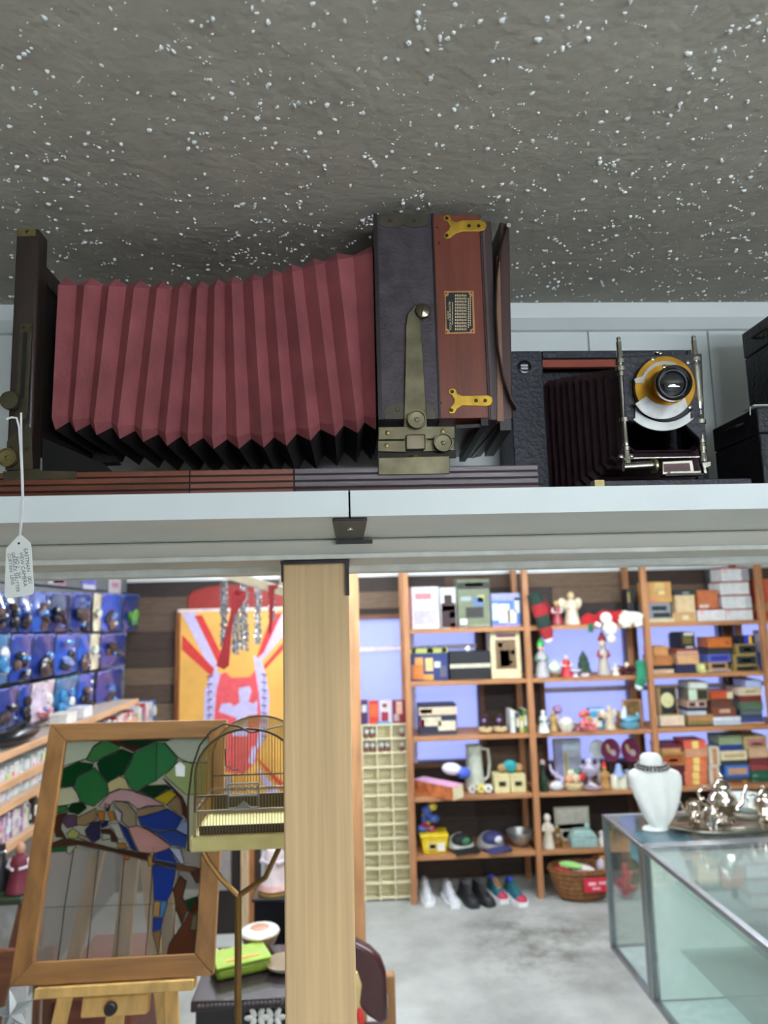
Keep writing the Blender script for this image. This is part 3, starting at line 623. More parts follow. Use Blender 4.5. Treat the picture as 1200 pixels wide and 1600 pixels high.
def lat(name, label, cat, px, base, parts, Y=None, group=None, z=None):
    """turned ware; parts = (part name, [(radius m, height m)...], colour, rough, metal)"""
    Y = Y or YF+.07
    if isinstance(px, Vector): xw, Y = px.x, px.y
    else: xw = P(px, 1100 if z is None else z, Y).x
    t = thing(name, label, cat, (xw, Y, base+E0), group)
    for q in parts:
        pn, prof, col = q[:3]; r = q[3] if len(q) > 3 else .3; me = q[4] if len(q) > 4 else 0
        MB().lathe([(max(r_, .0002), h) for r_, h in prof], (xw, Y, base+E0), (0, 0, 1), 18).build(pn, M(col, r, me, var=.15), t)
    return t
def figurine(name, label, px, base, h, robe, head, extra=None, Y=None, cat='figurine', group=None, wing=None, hat=None, ypx=1100, w=1.):
    Y = Y or YF+.06; x = P(px, ypx, Y).x; b = base+E0
    t = thing(name, label, cat, (x, Y, b), group)
    MB().lathe([(.20*h*w, 0), (.24*h*w, .02*h), (.22*h*w, .12*h), (.15*h*w, .45*h), (.17*h*w, .6*h), (.13*h*w, .72*h), (.05*h, .76*h)], (x, Y, b), (0, 0, 1), 16).build('body', M(robe, .4), t)
    MB().ell((x, Y, b+.86*h), .105*h, .105*h, .125*h).build('head', M(head, .45), t)
    for s in (-1, 1): MB().tube([(x+s*.14*h*w, Y, b+.66*h), (x+s*.2*h*w, Y-.05*h, b+.52*h), (x+s*.06*h, Y-.17*h*w, b+.5*h)], [.05*h, .045*h, .035*h], 7).build('arm', M(extra or robe, .45), t)
    if wing:
        for s in (-1, 1): MB().ell((x+s*.2*h, Y+.1*h, b+.6*h), .14*h, .03*h, .22*h, rot=Matrix.Rotation(s*.5, 3, 'Y')).build('wing', M(wing, .5), t)
    if hat: MB().lathe([(.12*h, .93*h), (.115*h, .97*h), (.05*h, 1.1*h), (.0002, 1.2*h)], (x, Y, b)).build('hat', M(hat, .5), t)
    return t
S1, S2, S3, S4, S5 = ZSH
# --- first bay, top shelf
carton('boxed_game', 'white picture box with a red spine on the first bay top shelf', 'box', (640, 917, 686, 980), (214, 210, 214), S1, panels=((0, 0, .07, 1, (150, 28, 26)), (.2, .7, .75, .85, (206, 120, 128)), (.15, .1, .9, .45, (176, 170, 184))))
carton('boxed_toy', 'black and white box with red lettering beside the white picture box', 'box', (688, 918, 713, 980), (214, 212, 212), S1, panels=((.05, .02, .95, .62, (48, 20, 26)), (.25, .62, .75, .82, (40, 24, 28)), (.1, .42, .9, .55, (140, 40, 44)), (.55, .25, .95, .4, (226, 226, 224)), (.6, .0, .95, .12, (176, 60, 40))))
t, _ = carton('boxed_toy', 'tall olive green box showing a black toy on the top shelf', 'box', (715, 905, 766, 980), (112, 122, 96), S1, panels=((0, .8, 1, .93, (34, 36, 30)), (.25, .85, .8, .92, (196, 160, 150)), (.24, .2, .78, .42, (40, 40, 36)), (.48, .44, .8, .62, (90, 120, 170)), (.62, .52, .82, .66, (196, 196, 130)), (.1, .55, .42, .64, (150, 166, 166)), (.06, .01, .26, .18, (232, 232, 228)), (.02, .02, .95, .06, (140, 144, 120))), lidh=.06)
carton('boxed_toy', 'blue box with a white toy picture at the end of the top shelf', 'box', (768, 927, 813, 980), (78, 118, 186), S1, panels=((0, .78, 1, 1, (150, 156, 204)), (.25, .12, .62, .68, (226, 226, 214)), (.55, .1, .85, .5, (212, 206, 190)), (.0, 0, 1, .07, (150, 130, 180)), (.02, .2, .22, .7, (196, 208, 226)), (.8, .4, .98, .85, (206, 214, 232))))
# --- first bay, second shelf
carton('puzzle_box', 'dark blue puzzle box with orange and yellow cartoon print', 'box', (641, 1013, 700, 1062), (40, 56, 112), S2, panels=((0, .85, 1, 1, (170, 176, 90)), (.05, .86, .15, .99, (200, 60, 90)), (.45, .86, .62, .99, (232, 214, 60)), (.85, .86, .97, .99, (90, 140, 60)), (.04, .05, .34, .5, (206, 120, 50)), (.12, .5, .34, .72, (216, 150, 80)), (.4, .3, .6, .7, (226, 190, 130)), (.34, .02, .6, .2, (196, 150, 70)), (.64, .4, .8, .58, (216, 216, 220)), (.78, .1, .95, .45, (90, 92, 110))))
carton('hard_case', 'black lidded case with a cream stripe', 'case', (703, 1018, 767, 1062), (20, 22, 28), S2, panels=((0, .42, 1, .56, (206, 202, 178)),), lidh=.45)
carton('plush_toy_box', 'tall cream box with a brown window and plush toy inside', 'box', (767, 986, 814, 1062), (222, 206, 164), S2, panels=((.16, .2, .84, .82, (116, 92, 62)), (.2, .87, .85, .95, (120, 70, 90)), (.3, .25, .62, .6, (166, 148, 122)), (.25, .66, .4, .76, (230, 230, 228)), (.6, .3, .7, .38, (232, 232, 230)), (.66, .5, .8, .6, (232, 232, 230))), lidh=.05)
ft = thing('paper_tag', 'small white oval tag propped on the black striped case', 'tag', (P(731, 1018, YF+.08).x, YF+.08, P(735, 1018, YF+.05).z+E0))
q_ = wloc(ft); MB().ell(q_+Vector((0, 0, .018)), .018, .004, .018).build('card', M((232, 234, 236)), ft); MB().tube([q_+Vector((0, 0, .034)), q_+Vector((.006, 0, .045))], .0012, 5).build('thread', STR, ft)
# --- first bay, third shelf
carton('casserole_box', 'navy and cream box printed with two white casserole dishes', 'box', (655, 1101, 714, 1152), (38, 42, 64), S3, panels=((0, .66, 1, .92, (222, 200, 172)), (.04, .72, .35, .86, (190, 90, 84)), (.06, .3, .58, .6, (216, 206, 180)), (.5, .14, .96, .46, (222, 210, 184)), (.02, .3, .14, .52, (170, 60, 80)), (.0, .0, 1, .08, (60, 60, 74))), lidh=.08)
for i, px in enumerate((759, 782)):
    t = thing('pine_cone_ornament', 'brown pine cone ornament on a cream dish, %s one of the pair' % ('left', 'right')[i], 'ornament', (P(px, 1150, YF+.06).x, YF+.06, S3+E0), 'pine cone ornaments')
    x, y, z = wloc(t)
    MB().lathe([(.02, 0), (.04, .012), (.042, .03), (.036, .036)], (x, y, z)).build('dish', M((206, 184, 140), .35), t)
    m = MB()
    for k in range(22):
        a_, zz = k*2.4, .034+.0032*k; r = .034*(1-k/26); m.ell((x+r*cos(a_), y+r*sin(a_), z+zz), .011, .011, .006, 7)
    m.build('cone', M((64, 36, 40), .5), t); MB().ell((x-.012, y-.03, z+.075), .013, .01, .012).build('bow', M((140, 110, 170), .3), t)
for i, (x0, x1, yt, col, lab) in enumerate(((798, 805, 1110, (214, 220, 214), 'white paperback at the left of the four slim books'), (806, 812, 1114, (60, 66, 78), 'dark grey paperback second among the slim books'), (812, 818, 1120, (196, 176, 70), 'short yellow paperback among the slim books'), (818, 825, 1109, (84, 122, 70), 'green topped paperback at the right of the slim books'))):
    a = P(x0, 1130, YF+.03).x; b = P(x1, 1130, YF+.03).x; z1 = P((x0+x1)/2, yt, YF+.03).z
    t = thing('book', lab, 'book', ((a+b)/2, YF+.1, S3+E0), 'slim books on the third shelf')
    MB().box(a+.0005, b-.0005, YF+.03, YF+.17, S3+E0, z1).build('cover', M(col, .5), t, bev=.001); MB().box(a+.003, b-.003, YF+.034, YF+.171, z1-.001, z1+.0004).build('pages', M((222, 216, 196)), t); pan(t, a, b, YF+.03, S3, z1, ((.15, .3, .85, .75, (210, 210, 190)),))
# --- first bay, fourth shelf
pb = P(652, 1230, YF+.1); t = thing('long_gift_box', 'long pink and orange gift box with a cream end jutting off the shelf', 'box', (pb.x+.1, YF+.03, S4+E0))
a_, b_ = P(655, 1240, YF+.16), P(716, 1244, YF-.09); d_ = Vector((b_.x-a_.x, b_.y-a_.y, 0)); nn = Vector((-d_.y, d_.x, 0)).normalized()
c_ = Vector(((a_.x+b_.x)/2, (a_.y+b_.y)/2, S4+.042)); MB().obox(c_, d_/2, nn*.05, (0, 0, .04)).build('body', M((196, 112, 66), .5, var=.5, scale=18), t, bev=.002)
MB().obox(c_+Vector((0, 0, .043)), d_/2, nn*.052, (0, 0, .004)).build('lid', M((232, 170, 200), .4), t, bev=.001)
MB().obox(c_+d_/2, d_.normalized()*.002, nn*.049, (0, 0, .038)).build('end_label', M((232, 220, 180), .5), t)
lat('beer_stein', 'tall cream ceramic pitcher with a big handle on the fourth shelf', 'pitcher', 741, S4, (('body', [(.042, 0), (.058, .01), (.06, .03), (.05, .13), (.046, .22), (.05, .25), (.046, .252), (.042, .235)], (200, 206, 190), .3),), Y=YF+.15, z=1200)
st = bpy.data.objects['beer_stein']; q_ = wloc(st); MB().tube([q_+Vector((.045, 0, .23)), q_+Vector((.085, 0, .225)), q_+Vector((.092, 0, .15)), q_+Vector((.082, 0, .07)), q_+Vector((.054, 0, .05))], .009, 8).build('handle', M((206, 208, 192), .3), st)
t = thing('plush_hat', 'white and blue plush hat lying on the pink gift box', 'hat', (P(716, 1215, YF+.06).x, YF+.06, S4+.092)); q_ = wloc(t)
MB().ell(q_+Vector((-.035, 0, .058)), .06, .04, .034, rot=Matrix.Rotation(.15, 3, 'Y')).build('brim', M((226, 230, 240), .8), t); MB().ell(q_+Vector((.03, 0, .034)), .045, .04, .034).build('crown', M((72, 96, 196), .7), t)
for i, (px, col, lab) in enumerate(((752, (232, 214, 120), 'yellow flower ornament before the cream pitcher'), (763, (226, 228, 224), 'white flower ornament beside the tissue boxes'), (738, (206, 200, 196), 'pale flower ornament below the cream pitcher'))):
    t = thing('flower_ornament', lab, 'ornament', (P(px, 1235, YF+.02).x, YF+.02, S4+.003), 'flower ornaments on the fourth shelf'); q_ = wloc(t); m = MB()
    for k in range(6): m.ell(q_+Vector((.016*cos(k), -.004, .028+.016*sin(k))), .011, .007, .011, 8)
    m.build('petals', M(col, .5), t); MB().ell(q_+Vector((0, -.008, .028)), .007, .006, .007, 8).build('heart', M((150, 90, 40)), t); MB().ell(q_+Vector((.02, .01, .034)), .018, .008, .012, 8).build('leaf', M((60, 130, 70)), t)
for i, (x0, x1) in enumerate(((773, 797), (798, 822))):
    carton('tea_tin', 'cream tin with a dark oval label, %s of the two' % ('left', 'right')[i], 'tin', (x0, 1210, x1, 1241), (216, 204, 152), S4, Y=YF+.02, dep=.1, panels=((.28, .36, .74, .62, (80, 84, 60)), (.34, .42, .68, .56, (150, 150, 116))), lidh=.12, group='cream oval label tins')
z_ = P(797, 1210, YF+.02).z
t = thing('bow_ornament', 'teal fabric bow with tan teddy ends on top of the cream tins', 'ornament', (P(797, 1205, YF+.07).x, YF+.07, z_+E0)); q_ = wloc(t)
MB().ell(q_+Vector((0, 0, .036)), .045, .03, .036).build('knot', M((34, 150, 156), .6), t); MB().ell(q_+Vector((-.045, 0, .026)), .03, .026, .026).build('teddy', M((164, 130, 84), .8), t); MB().ell(q_+Vector((.05, 0, .026)), .028, .026, .026).build('teddy', M((164, 130, 84), .8), t)
# --- first bay, fifth shelf
t = thing('toy_tub', 'yellow plastic tub filled with a bag of blue and white toys', 'tub', (P(679, 1337, YF+.05).x, YF+.09, S5+E0)); q_ = wloc(t)
m = MB(); w0, w1, dd, hh = .072, .088, .07, .105; m.loft([[q_+Vector((sx*(w0+(w1-w0)*k), sy*dd*(1+.1*k), hh*k)) for sx, sy in ((-1, -1), (1, -1), (1, 1), (-1, 1))] for k in (0, .9, 1)]); m.build('tub', M((226, 192, 26), .35), t, bev=.004)
MB().box(q_.x-.093, q_.x+.093, q_.y-.082, q_.y+.082, q_.z+hh, q_.z+hh+.012).build('rim', M((234, 204, 40), .35), t, bev=.004)
pan(t, q_.x-.06, q_.x+.07, q_.y-.0765, q_.z+.01, q_.z+.095, ((.1, .2, .6, .8, (214, 190, 120)), (.2, .3, .5, .6, (96, 80, 110)), (.62, .1, .95, .7, (230, 228, 220))))
m = MB(); rn = random.Random(5)
for k in range(13): m.ell(q_+Vector((-.02+rn.uniform(-.05, .045)*(1-k/26), rn.uniform(-.04, .04), hh+.025+k*.0125)), rn.uniform(.025, .04), .03, rn.uniform(.02, .032), 8, m=rn.choice((0, 0, 1, 2, 3)))
m.build('toys', [M((70, 100, 180), .3), M((206, 214, 224), .3), M((210, 190, 60), .3), M((150, 40, 70), .3)], t)
def cap(label, px, ypx, Y, z0, col, front, ang, logo, s=1., fcol=None):
    c0 = P(px, ypx, Y); t = thing('baseball_cap', label, 'cap', (c0.x, Y, z0+E0), 'baseball caps'); q_ = Vector((0, 0, 0)); r = .088*s
    objs = []
    def bd(m, n, mat, p=t):
        m.v = [tuple(Vector(v)+wloc(t)) for v in m.v]; return m.build(n, mat, p)
    m = MB(); prof = [(r*cos(a), .012+r*.98*sin(a)) for a in [radians(x) for x in range(0, 90, 10)]]+[(.0002, .012+r*.98)]; m.lathe(prof, q_, n=20); bd(m, 'crown', M(col, .8, bump=.2, bscale=300))
    m = MB(); m.lathe([(.007, 0), (.006, .004), (.0002, .006)], (0, 0, .011+r*.98), n=8); bd(m, 'button', M(col, .8))
    rings = []
    for k in range(9):
        u = (k/8-.5)*2; x = r*.98*u; y0 = -math.sqrt(max(r*r-x*x, 0))*.98+.004; yl = -(r+.065*math.sqrt(max(0, 1-u*u*.85))); z = .014+.012*(1-u*u)
        rings.append([(x, y0, z), (x, (y0+yl)/2, z+.003), (x, yl, z-.008), (x, yl, z-.011), (x, (y0+yl)/2, z), (x, y0, z-.004)])
    m = MB(); m.loft(rings); bd(m, 'brim', M(front, .75))
    m = MB()
    for k in range(6):
        a = k*pi/3+.5; m.tube([(r*1.005*cos(e)*cos(a), r*1.005*cos(e)*sin(a), .012+r*.985*sin(e)) for e in [radians(x) for x in range(5, 90, 12)]], .0012, 5)
    bd(m, 'seams', M(tuple(int(c*.7) for c in col), .8))
    m = MB(); m.ell((0, -r*.32, .016+r*.5), r*.84, r*.72, r*.5, 20); bd(m, 'front_panel', M(fcol or col, .8))
    m = MB(); m.ell((0, -r*1.0, .062), .026, .012, .02); bd(m, 'emblem', M(logo, .6)); t.rotation_euler[2] = ang; return t
cap('black baseball cap with a white back and green emblem, fifth shelf', 720, 1330, YF+.1, S5, (196, 200, 190), (22, 24, 26), .3, (60, 120, 80), .88, (24, 28, 28))
cap('navy baseball cap with a grey back and white emblem, fifth shelf', 766, 1330, YF+.1, S5, (150, 146, 140), (52, 54, 100), .5, (220, 224, 232), .9, (50, 52, 98))
lat('metal_bowl', 'round hammered metal bowl on the fifth shelf', 'bowl', 813, S5, (('bowl', [(.03, 0), (.036, .006), (.075, .045), (.088, .085), (.09, .095), (.085, .095), (.07, .05), (.03, .014)], (170, 172, 168), .35, .8),), Y=YF+.11, z=1320)
# shoes on the floor
def shoe(label, px, py, ang, up, sole, toe, lace, inner, s=.88):
    p0 = PZ(px, py, 0); t = thing('shoe', label, 'shoe', (p0.x, p0.y+.12, E0), 'shoes under the shelving'); B_ = wloc(t)
    st = [(-.135, .012, .03), (-.125, .03, .045), (-.09, .043, .056), (-.04, .046, .068), (.0, .042, .085), (.04, .037, .098), (.08, .035, .102), (.12, .033, .106), (.138, .022, .1)]
    def rg(k0):
        R_ = []
        for y, w_, h in st:
            R_.append([Vector((w_*s*cos(a)*(1 if sin(a) < .3 else .86), y*s, .024+(h-.024)*max(0, sin(a)))) for a in [radians(x) for x in (0, 25, 50, 75, 105, 130, 155, 180)]])
        return R_
    def bd(m, n, mat, sm=40):
        m.v = [tuple(Vector(v)+B_) for v in m.v]; return m.build(n, mat, t, smooth=sm)
    m = MB(); m.loft(rg(0), cap=True); bd(m, 'upper', M(up, .6, var=.25, scale=60))
    m = MB(); m.loft([[Vector(((w_+.006)*s*sg, y*s*1.04, z)) for sg, z in ((-1, 0), (1, 0), (1, .026), (-1, .026))] for y, w_, h in st]); bd(m, 'sole', M(sole, .5))
    m = MB(); m.loft([[Vector((w_*s*1.02*cos(a), y*s*1.01, .022+(h-.022)*1.02*max(0, sin(a)))) for a in [radians(x) for x in (0, 25, 50, 75, 105, 130, 155, 180)]] for y, w_, h in st[:3]]); bd(m, 'toe_cap', M(toe, .5))
    m = MB(); m.ell((0, .085*s, .1), .025*s, .042*s, .012, 14); bd(m, 'lining', M(inner, .8))
    m = MB()
    for k in range(4): y = (-.045+k*.024)*s; h = .071+.011*k; m.tube([(-.02*s, y, h-.006), (0, y+.004, h+.003), (.02*s, y, h-.006)], .0035, 6)
    bd(m, 'laces', M(lace, .7)); t.rotation_euler[2] = ang
shoe('white mesh sneaker nearest the shelving upright', 670, 1417, .05, (196, 198, 202), (232, 234, 236), (206, 208, 212), (226, 226, 228), (140, 140, 146))
shoe('white mesh sneaker touching the black shoes', 708, 1421, .16, (190, 192, 198), (232, 234, 236), (200, 202, 208), (226, 226, 228), (140, 140, 146))
shoe('black canvas shoe beside the white sneakers', 737, 1421, .22, (26, 26, 30), (40, 40, 44), (34, 34, 38), (70, 70, 76), (60, 60, 66))
shoe('black canvas shoe beside the colourful shoes', 760, 1419, .3, (26, 26, 30), (40, 40, 44), (34, 34, 38), (70, 70, 76), (60, 60, 66))
shoe('blue, green and red shoe behind the black pair', 783, 1413, .24, (36, 96, 110), (232, 232, 232), (176, 40, 74), (226, 150, 40), (48, 70, 190))
shoe('blue, green and red shoe at the right end of the row', 813, 1418, .24, (36, 96, 110), (234, 234, 234), (176, 40, 74), (50, 110, 100), (48, 70, 190))
# --- space left of the shelving: cubby tower with paperbacks on top
cx0, cx1 = P(568, 1260, YF+.05).x, P(638, 1260, YF+.05).x; cz1 = P(600, 1132, YF+.05).z
CRE = M((228, 220, 184), .5, var=.06)
cb = thing('cubby_tower', 'tall cream cubby tower of small square compartments', 'cubby shelf', ((cx0+cx1)/2, YF+.1, 0))
MB().box(cx0, cx1, YF+.145, YF+.15, .001, cz1).build('back_panel', CRE, cb)
for k in range(4): x = cx0+(cx1-cx0)*k/3; MB().box(x-.004, x+.004, YF+.05, YF+.145, .001, cz1).build('side_panel' if k in (0, 3) else 'divider', CRE, cb)
for k in range(13): z = .02+(cz1-.024)*k/12; MB().box(cx0, cx1, YF+.052, YF+.145, z-.004, z+.004).build('shelf', CRE, cb)
nn_ = 0
for r in (11, 10):
    for c in range(3):
        for k in (.3, .72):
            if (r, c, k) in ((11, 1, .3), (11, 1, .72), (11, 2, .3), (10, 2, .3)): continue
            x = cx0+(cx1-cx0)*(c+k)/3; z = .02+(cz1-.024)*r/12+.0046
            t = thing('thimble_figure', 'tiny white topped figure, %s of the %s compartment, %s row of the cream cubby' % ('left' if k < .5 else 'right', ('left', 'middle', 'right')[c], 'top' if r == 11 else 'second'), 'figurine', (x, YF+.09, z), 'figures in the cubby tower, %s row' % ('uppermost' if r == 11 else 'second'))
            MB().lathe([(.018, 0), (.018, .012), (.012, .03)], (x, YF+.09, z), n=10).build('base', M((110, 70, 54)), t); MB().ell((x, YF+.09, z+.044), .018, .016, .02, 10).build('top', M((234, 234, 234)), t)
carton('small_box', 'small bright cyan box on the cubby tower', 'box', (588, 1129, 612, 1146), (60, 160, 204), cz1, Y=YF+.06, dep=.06)
zb_ = cz1
for x0, x1, yt, col, pn, lab in ((563, 575, 1094, (70, 40, 84), ((.2, .5, .8, .8, (200, 200, 200)),), 'purple paperback facing out above the cubby tower'), (576, 592, 1095, (190, 60, 34), ((.15, .3, .85, .85, (222, 96, 46)),), 'orange red paperback above the cubby tower'), (594, 612, 1094, (206, 196, 200), ((.1, .1, .7, .5, (150, 40, 60)), (.2, .7, .6, .85, (120, 60, 70))), 'white paperback with dark red print above the cubby tower'), (613, 634, 1094, (120, 30, 44), ((.3, .4, .75, .95, (214, 170, 150)), (.1, .1, .5, .4, (190, 160, 160))), 'dark red paperback with a portrait above the cubby tower')):
    carton('paperback', lab, 'book', (x0, yt, x1, 1131), col, zb_, Y=YF+.075, dep=.03, panels=pn, lidh=.03, group='paperbacks above the cubby tower')
# --- second bay, top shelf
def sock(name, label, pts, rad, cols, cat='stocking', toe=None):
    t = thing(name, label, cat, pts[-1]); n = len(pts)
    pts = [Vector(p) for p in pts]
    for j in range(n-1):
        a, b = pts[j], pts[j+1]; m = MB(); m.lathe([(rad[j]*.97, 0), (rad[j], (b-a).length*.5), (rad[j+1], (b-a).length)], a, b-a, 16, sx=1, sy=.5); m.build('band', M(cols[j], .85, bump=.2, bscale=200), t)
    MB().ell(pts[-1], rad[-1], rad[-1]*.5, rad[-1]).build('toe', M(toe or cols[-1], .85), t); return t
Yq = YF-.02
sock('knit_stocking', 'red and dark green knit stocking hanging off the second bay top shelf', [P(x, y, Yq-.04) for x, y in ((834, 926), (840, 944), (846, 962), (852, 980), (857, 998))], [.045, .05, .05, .045, .03], [(26, 48, 40), (150, 30, 36), (30, 52, 44), (150, 34, 40)], toe=(216, 214, 208))
sock('knit_hat', 'red knit hat with grey band beside the green stocking', [P(x, y, YF+.16) for x, y in ((846, 938), (853, 950), (862, 962), (867, 969))], [.03, .035, .035, .03], [(130, 40, 44), (160, 34, 40), (40, 44, 60)], 'hat')
figurine('doll', 'small doll in red with a gold face on the top shelf', 870, S1, .15, (150, 50, 56), (206, 170, 110), (220, 214, 214), ypx=960)
figurine('angel_figurine', 'cream angel figurine standing on the top shelf', 893, S1, .2, (212, 202, 176), (206, 186, 140), wing=(216, 206, 180), ypx=955, w=1.05)
sm = thing('plush_snowman', 'white plush snowman lying over the edge of the top shelf', 'plush toy', P(950, 990, YF-.075)); m = MB()
for x, y, r in ((947, 966, .042), (953, 982, .05)): MB().ell(P(x, y, YF-.075), r, r*.8, r).build('ball', M((226, 226, 224), .9), sm)
MB().ell(P(955, 998, YF-.075), .032, .026, .036).build('ball', M((216, 214, 206), .9), sm); MB().tube([P(938, 978, YF-.075), P(930, 974, YF-.075)], .016, 8).build('arm', M((226, 226, 224), .9), sm)
t = thing('santa_cloth', 'red santa cloth lying across the top shelf with green trim', 'cloth', P(925, 975, YF+.04)); m = MB()
ctr = [(908, 970), (918, 962), (930, 966), (940, 958), (958, 960), (972, 958), (985, 962)]
m.loft([[P(x, 976-.028*(x-910), YF+.02)+Vector((0, 0, .004)), P(x, y-4, YF+.02), P(x, y-5, YF+.1), P(x, 975-.028*(x-910), YF+.1)+Vector((0, 0, .004))] for x, y in ctr]); m.build('cloth', M((178, 24, 32), .85, bump=.3, bscale=90), t)
MB().box(P(918, 985, YF-.0).x, P(926, 985, YF).x, YF-.016, YF-.013, P(920, 988, YF).z, P(920, 974, YF).z).build('green_trim', M((40, 100, 70), .8), t)
fz = thing('fur_trim', 'fluffy white fur hat trim resting beside the third upright', 'hat', P(985, 978, YF-.03)); rn = random.Random(8); m = MB()
for k in range(30): m.ell(P(968+33*rn.random(), 958+20*rn.random(), YF-.02+rn.uniform(-.01, .02)), .022, .02, .02, 8)
m.build('fur', M((224, 222, 206), .95), fz); MB().ell(P(985, 968, YF-.02), .07, .03, .035).build('core', M((216, 214, 200), .95), fz)
carton('dark_box', 'small black box high beside the third upright', 'box', (980, 920, 998, 958), (30, 30, 36), S1, Y=YF+.12, dep=.1, panels=((.1, .6, .4, .9, (150, 140, 70)),))
# --- second bay, second shelf (christmas ware)
figurine('glass_figurine', 'grey and green glass christmas figurine by the second upright', 846, S2, .2, (176, 172, 176), (200, 170, 160), (90, 130, 100), Y=YF+.02, ypx=1030, hat=(70, 200, 90), w=.9)
lat('snow_globe', 'round snow globe on a brown base', 'snow globe', 866, S2, (('base', [(.045, 0), (.045, .02), (.036, .03)], (110, 80, 50)), ('globe', [(.03, .03), (.045, .05), (.048, .068), (.035, .1), (.015, .112), (.0002, .115)], (196, 206, 196), .1)), Y=YF+.03, z=1050)
figurine('santa_figurine', 'white bearded santa figurine in a red base', 885, S2, .13, (196, 40, 46), (214, 190, 180), (226, 222, 220), Y=YF+.03, ypx=1045, w=1.25)
lat('miniature_tree', 'tiny dark green christmas tree in a white pot', 'ornament', 912, S2, (('pot', [(.03, 0), (.036, .022), (.03, .024)], (230, 226, 236)), ('branches', [(.045, .024), (.03, .06), (.038, .062), (.024, .095), (.03, .097), (.0002, .15)], (44, 66, 50), .8)), Y=YF+.05, z=1040)
figurine('santa_figurine', 'tall slender grey santa figurine with a red cap', 943, S2, .22, (176, 166, 158), (214, 196, 180), (150, 60, 60), Y=YF+.03, ypx=1035, hat=(150, 50, 46), w=.75)
figurine('lamb_figurine', 'low white lamb figurine beside the tall santa', 962, S2, .07, (216, 208, 196), (216, 208, 196), Y=YF+.02, ypx=1050, w=1.4)
t = thing('poinsettia', 'dark red poinsettia ornament with a cream heart', 'ornament', (P(980, 1050, YF+.04).x, YF+.04, S2+E0)); q_ = wloc(t)
for k in range(9): MB().ell(q_+Vector((.04*cos(k*.7), .02*sin(k*.7), .03+.012*sin(k*2))), .032, .012, .012, 8, rot=Matrix.Rotation(k*.7, 3, 'Z')).build('petal', M((86, 26, 38), .6), t)
MB().lathe([(.03, 0), (.035, .02), (.02, .024)], q_).build('base', M((70, 40, 40)), t); MB().ell(q_+Vector((0, 0, .055)), .014, .014, .018).build('heart', M((226, 216, 170)), t)
sock('green_stocking', 'bright green christmas stocking hanging beside the third upright', [P(x, y, YF-.05) for x, y in ((1000, 1032), (1002, 1045), (1003, 1060), (999, 1072))], [.034, .036, .035, .03], [(34, 120, 88), (40, 126, 92), (34, 116, 84)], toe=(206, 214, 226))
lat('glass_goblet', 'low white footed dish between the santa figures', 'dish', 899, S2, (('dish', [(.025, 0), (.01, .01), (.012, .02), (.036, .035), (.038, .045)], (214, 206, 226), .2),), Y=YF+.01, z=1055)
# --- second bay, third shelf
figurine('porcelain_figurine', 'white porcelain figurine by the second upright, third shelf', 849, S3, .13, (216, 218, 212), (226, 224, 216), (60, 90, 80), Y=YF+.0, ypx=1125, w=1.1)
figurine('brass_bell_figurine', 'golden bell shaped figurine on the third shelf', 864, S3, .12, (184, 150, 92), (190, 160, 110), Y=YF+.04, ypx=1130)
lat('porcelain_basket', 'white porcelain basket of flowers on the third shelf', 'ornament', 885, S3, (('basket', [(.03, 0), (.045, .03), (.05, .055), (.045, .058)], (222, 216, 200), .3), ('flowers', [(.044, .056), (.03, .075), (.0002, .085)], (226, 206, 214), .6)), Y=YF+.02, z=1140)
lat('bud_vase', 'small violet bud vase behind the porcelain basket', 'vase', 872, S3, (('vase', [(.022, 0), (.032, .03), (.014, .07), (.018, .09)], (190, 176, 206), .2), ('blossom', [(.012, .09), (.03, .105), (.022, .13), (.0002, .14)], (170, 130, 170), .6)), Y=YF+.13, z=1130)
t = thing('flower_bouquet', 'pink and coral artificial flower bouquet drooping over the third shelf', 'flowers', (P(916, 1140, YF+.0).x, YF-.0, S3+E0)); q_ = wloc(t); m = MB(); rn = random.Random(4)
for k in range(46): m.ell(q_+Vector((rn.gauss(0, .024), -.02+rn.gauss(0, .012), .035+max(-.022, rn.gauss(0, .022)))), .012, .012, .011, 7)
for k in range(16): m.ell(q_+Vector((-.012+rn.gauss(0, .012), rn.gauss(0, .01), .1+rn.gauss(0, .012))), .011, .011, .01, 7)
m.build('blossoms', M((214, 116, 116), .6, var=.3), t); MB().ell(q_+Vector((.012, -.02, .075)), .025, .012, .012).build('leaf', M((150, 170, 90)), t); MB().cyl(q_+Vector((0, .01, 0)), q_+Vector((0, .01, .06)), .008).build('stem', M((60, 90, 60)), t)
carton('boxed_doll', 'sky blue box with a cream doll picture on the third shelf', 'box', (922, 1107, 946, 1143), (60, 150, 196), S3, Y=YF+.07, dep=.06, panels=((.1, .1, .75, .55, (226, 216, 196)), (.5, .4, .9, .85, (200, 170, 140)), (0, .85, 1, 1, (170, 196, 230))), lidh=.05)
figurine('cherub_figurine', 'cream cherub figurine holding a posy', 953, S3, .14, (206, 190, 162), (212, 190, 160), Y=YF+.03, ypx=1130, wing=(214, 204, 184))
t = thing('standing_picture', 'small wooden picture frame standing at the right of the third shelf', 'picture frame', (P(990, 1145, YF+.1).x, YF+.1, S3+E0))
x0, x1, z0, z1 = P(974, 1120, YF+.1).x, P(1004, 1120, YF+.1).x, S3+E0, P(990, 1093, YF+.1).z; f = .014
for bxx in ((x0, x1, z0, z0+f), (x0, x1, z1-f, z1), (x0, x0+f, z0+f, z1-f), (x1-f, x1, z0+f, z1-f)): MB().box(bxx[0], bxx[1], YF+.1, YF+.115, bxx[2], bxx[3]).build('rail', wood((176, 128, 96), 'x'), t, bev=.002)
MB().box(x0+f, x1-f, YF+.106, YF+.112, z0+f, z1-f).build('picture', M((120, 92, 50), .5, var=.4, scale=30), t)
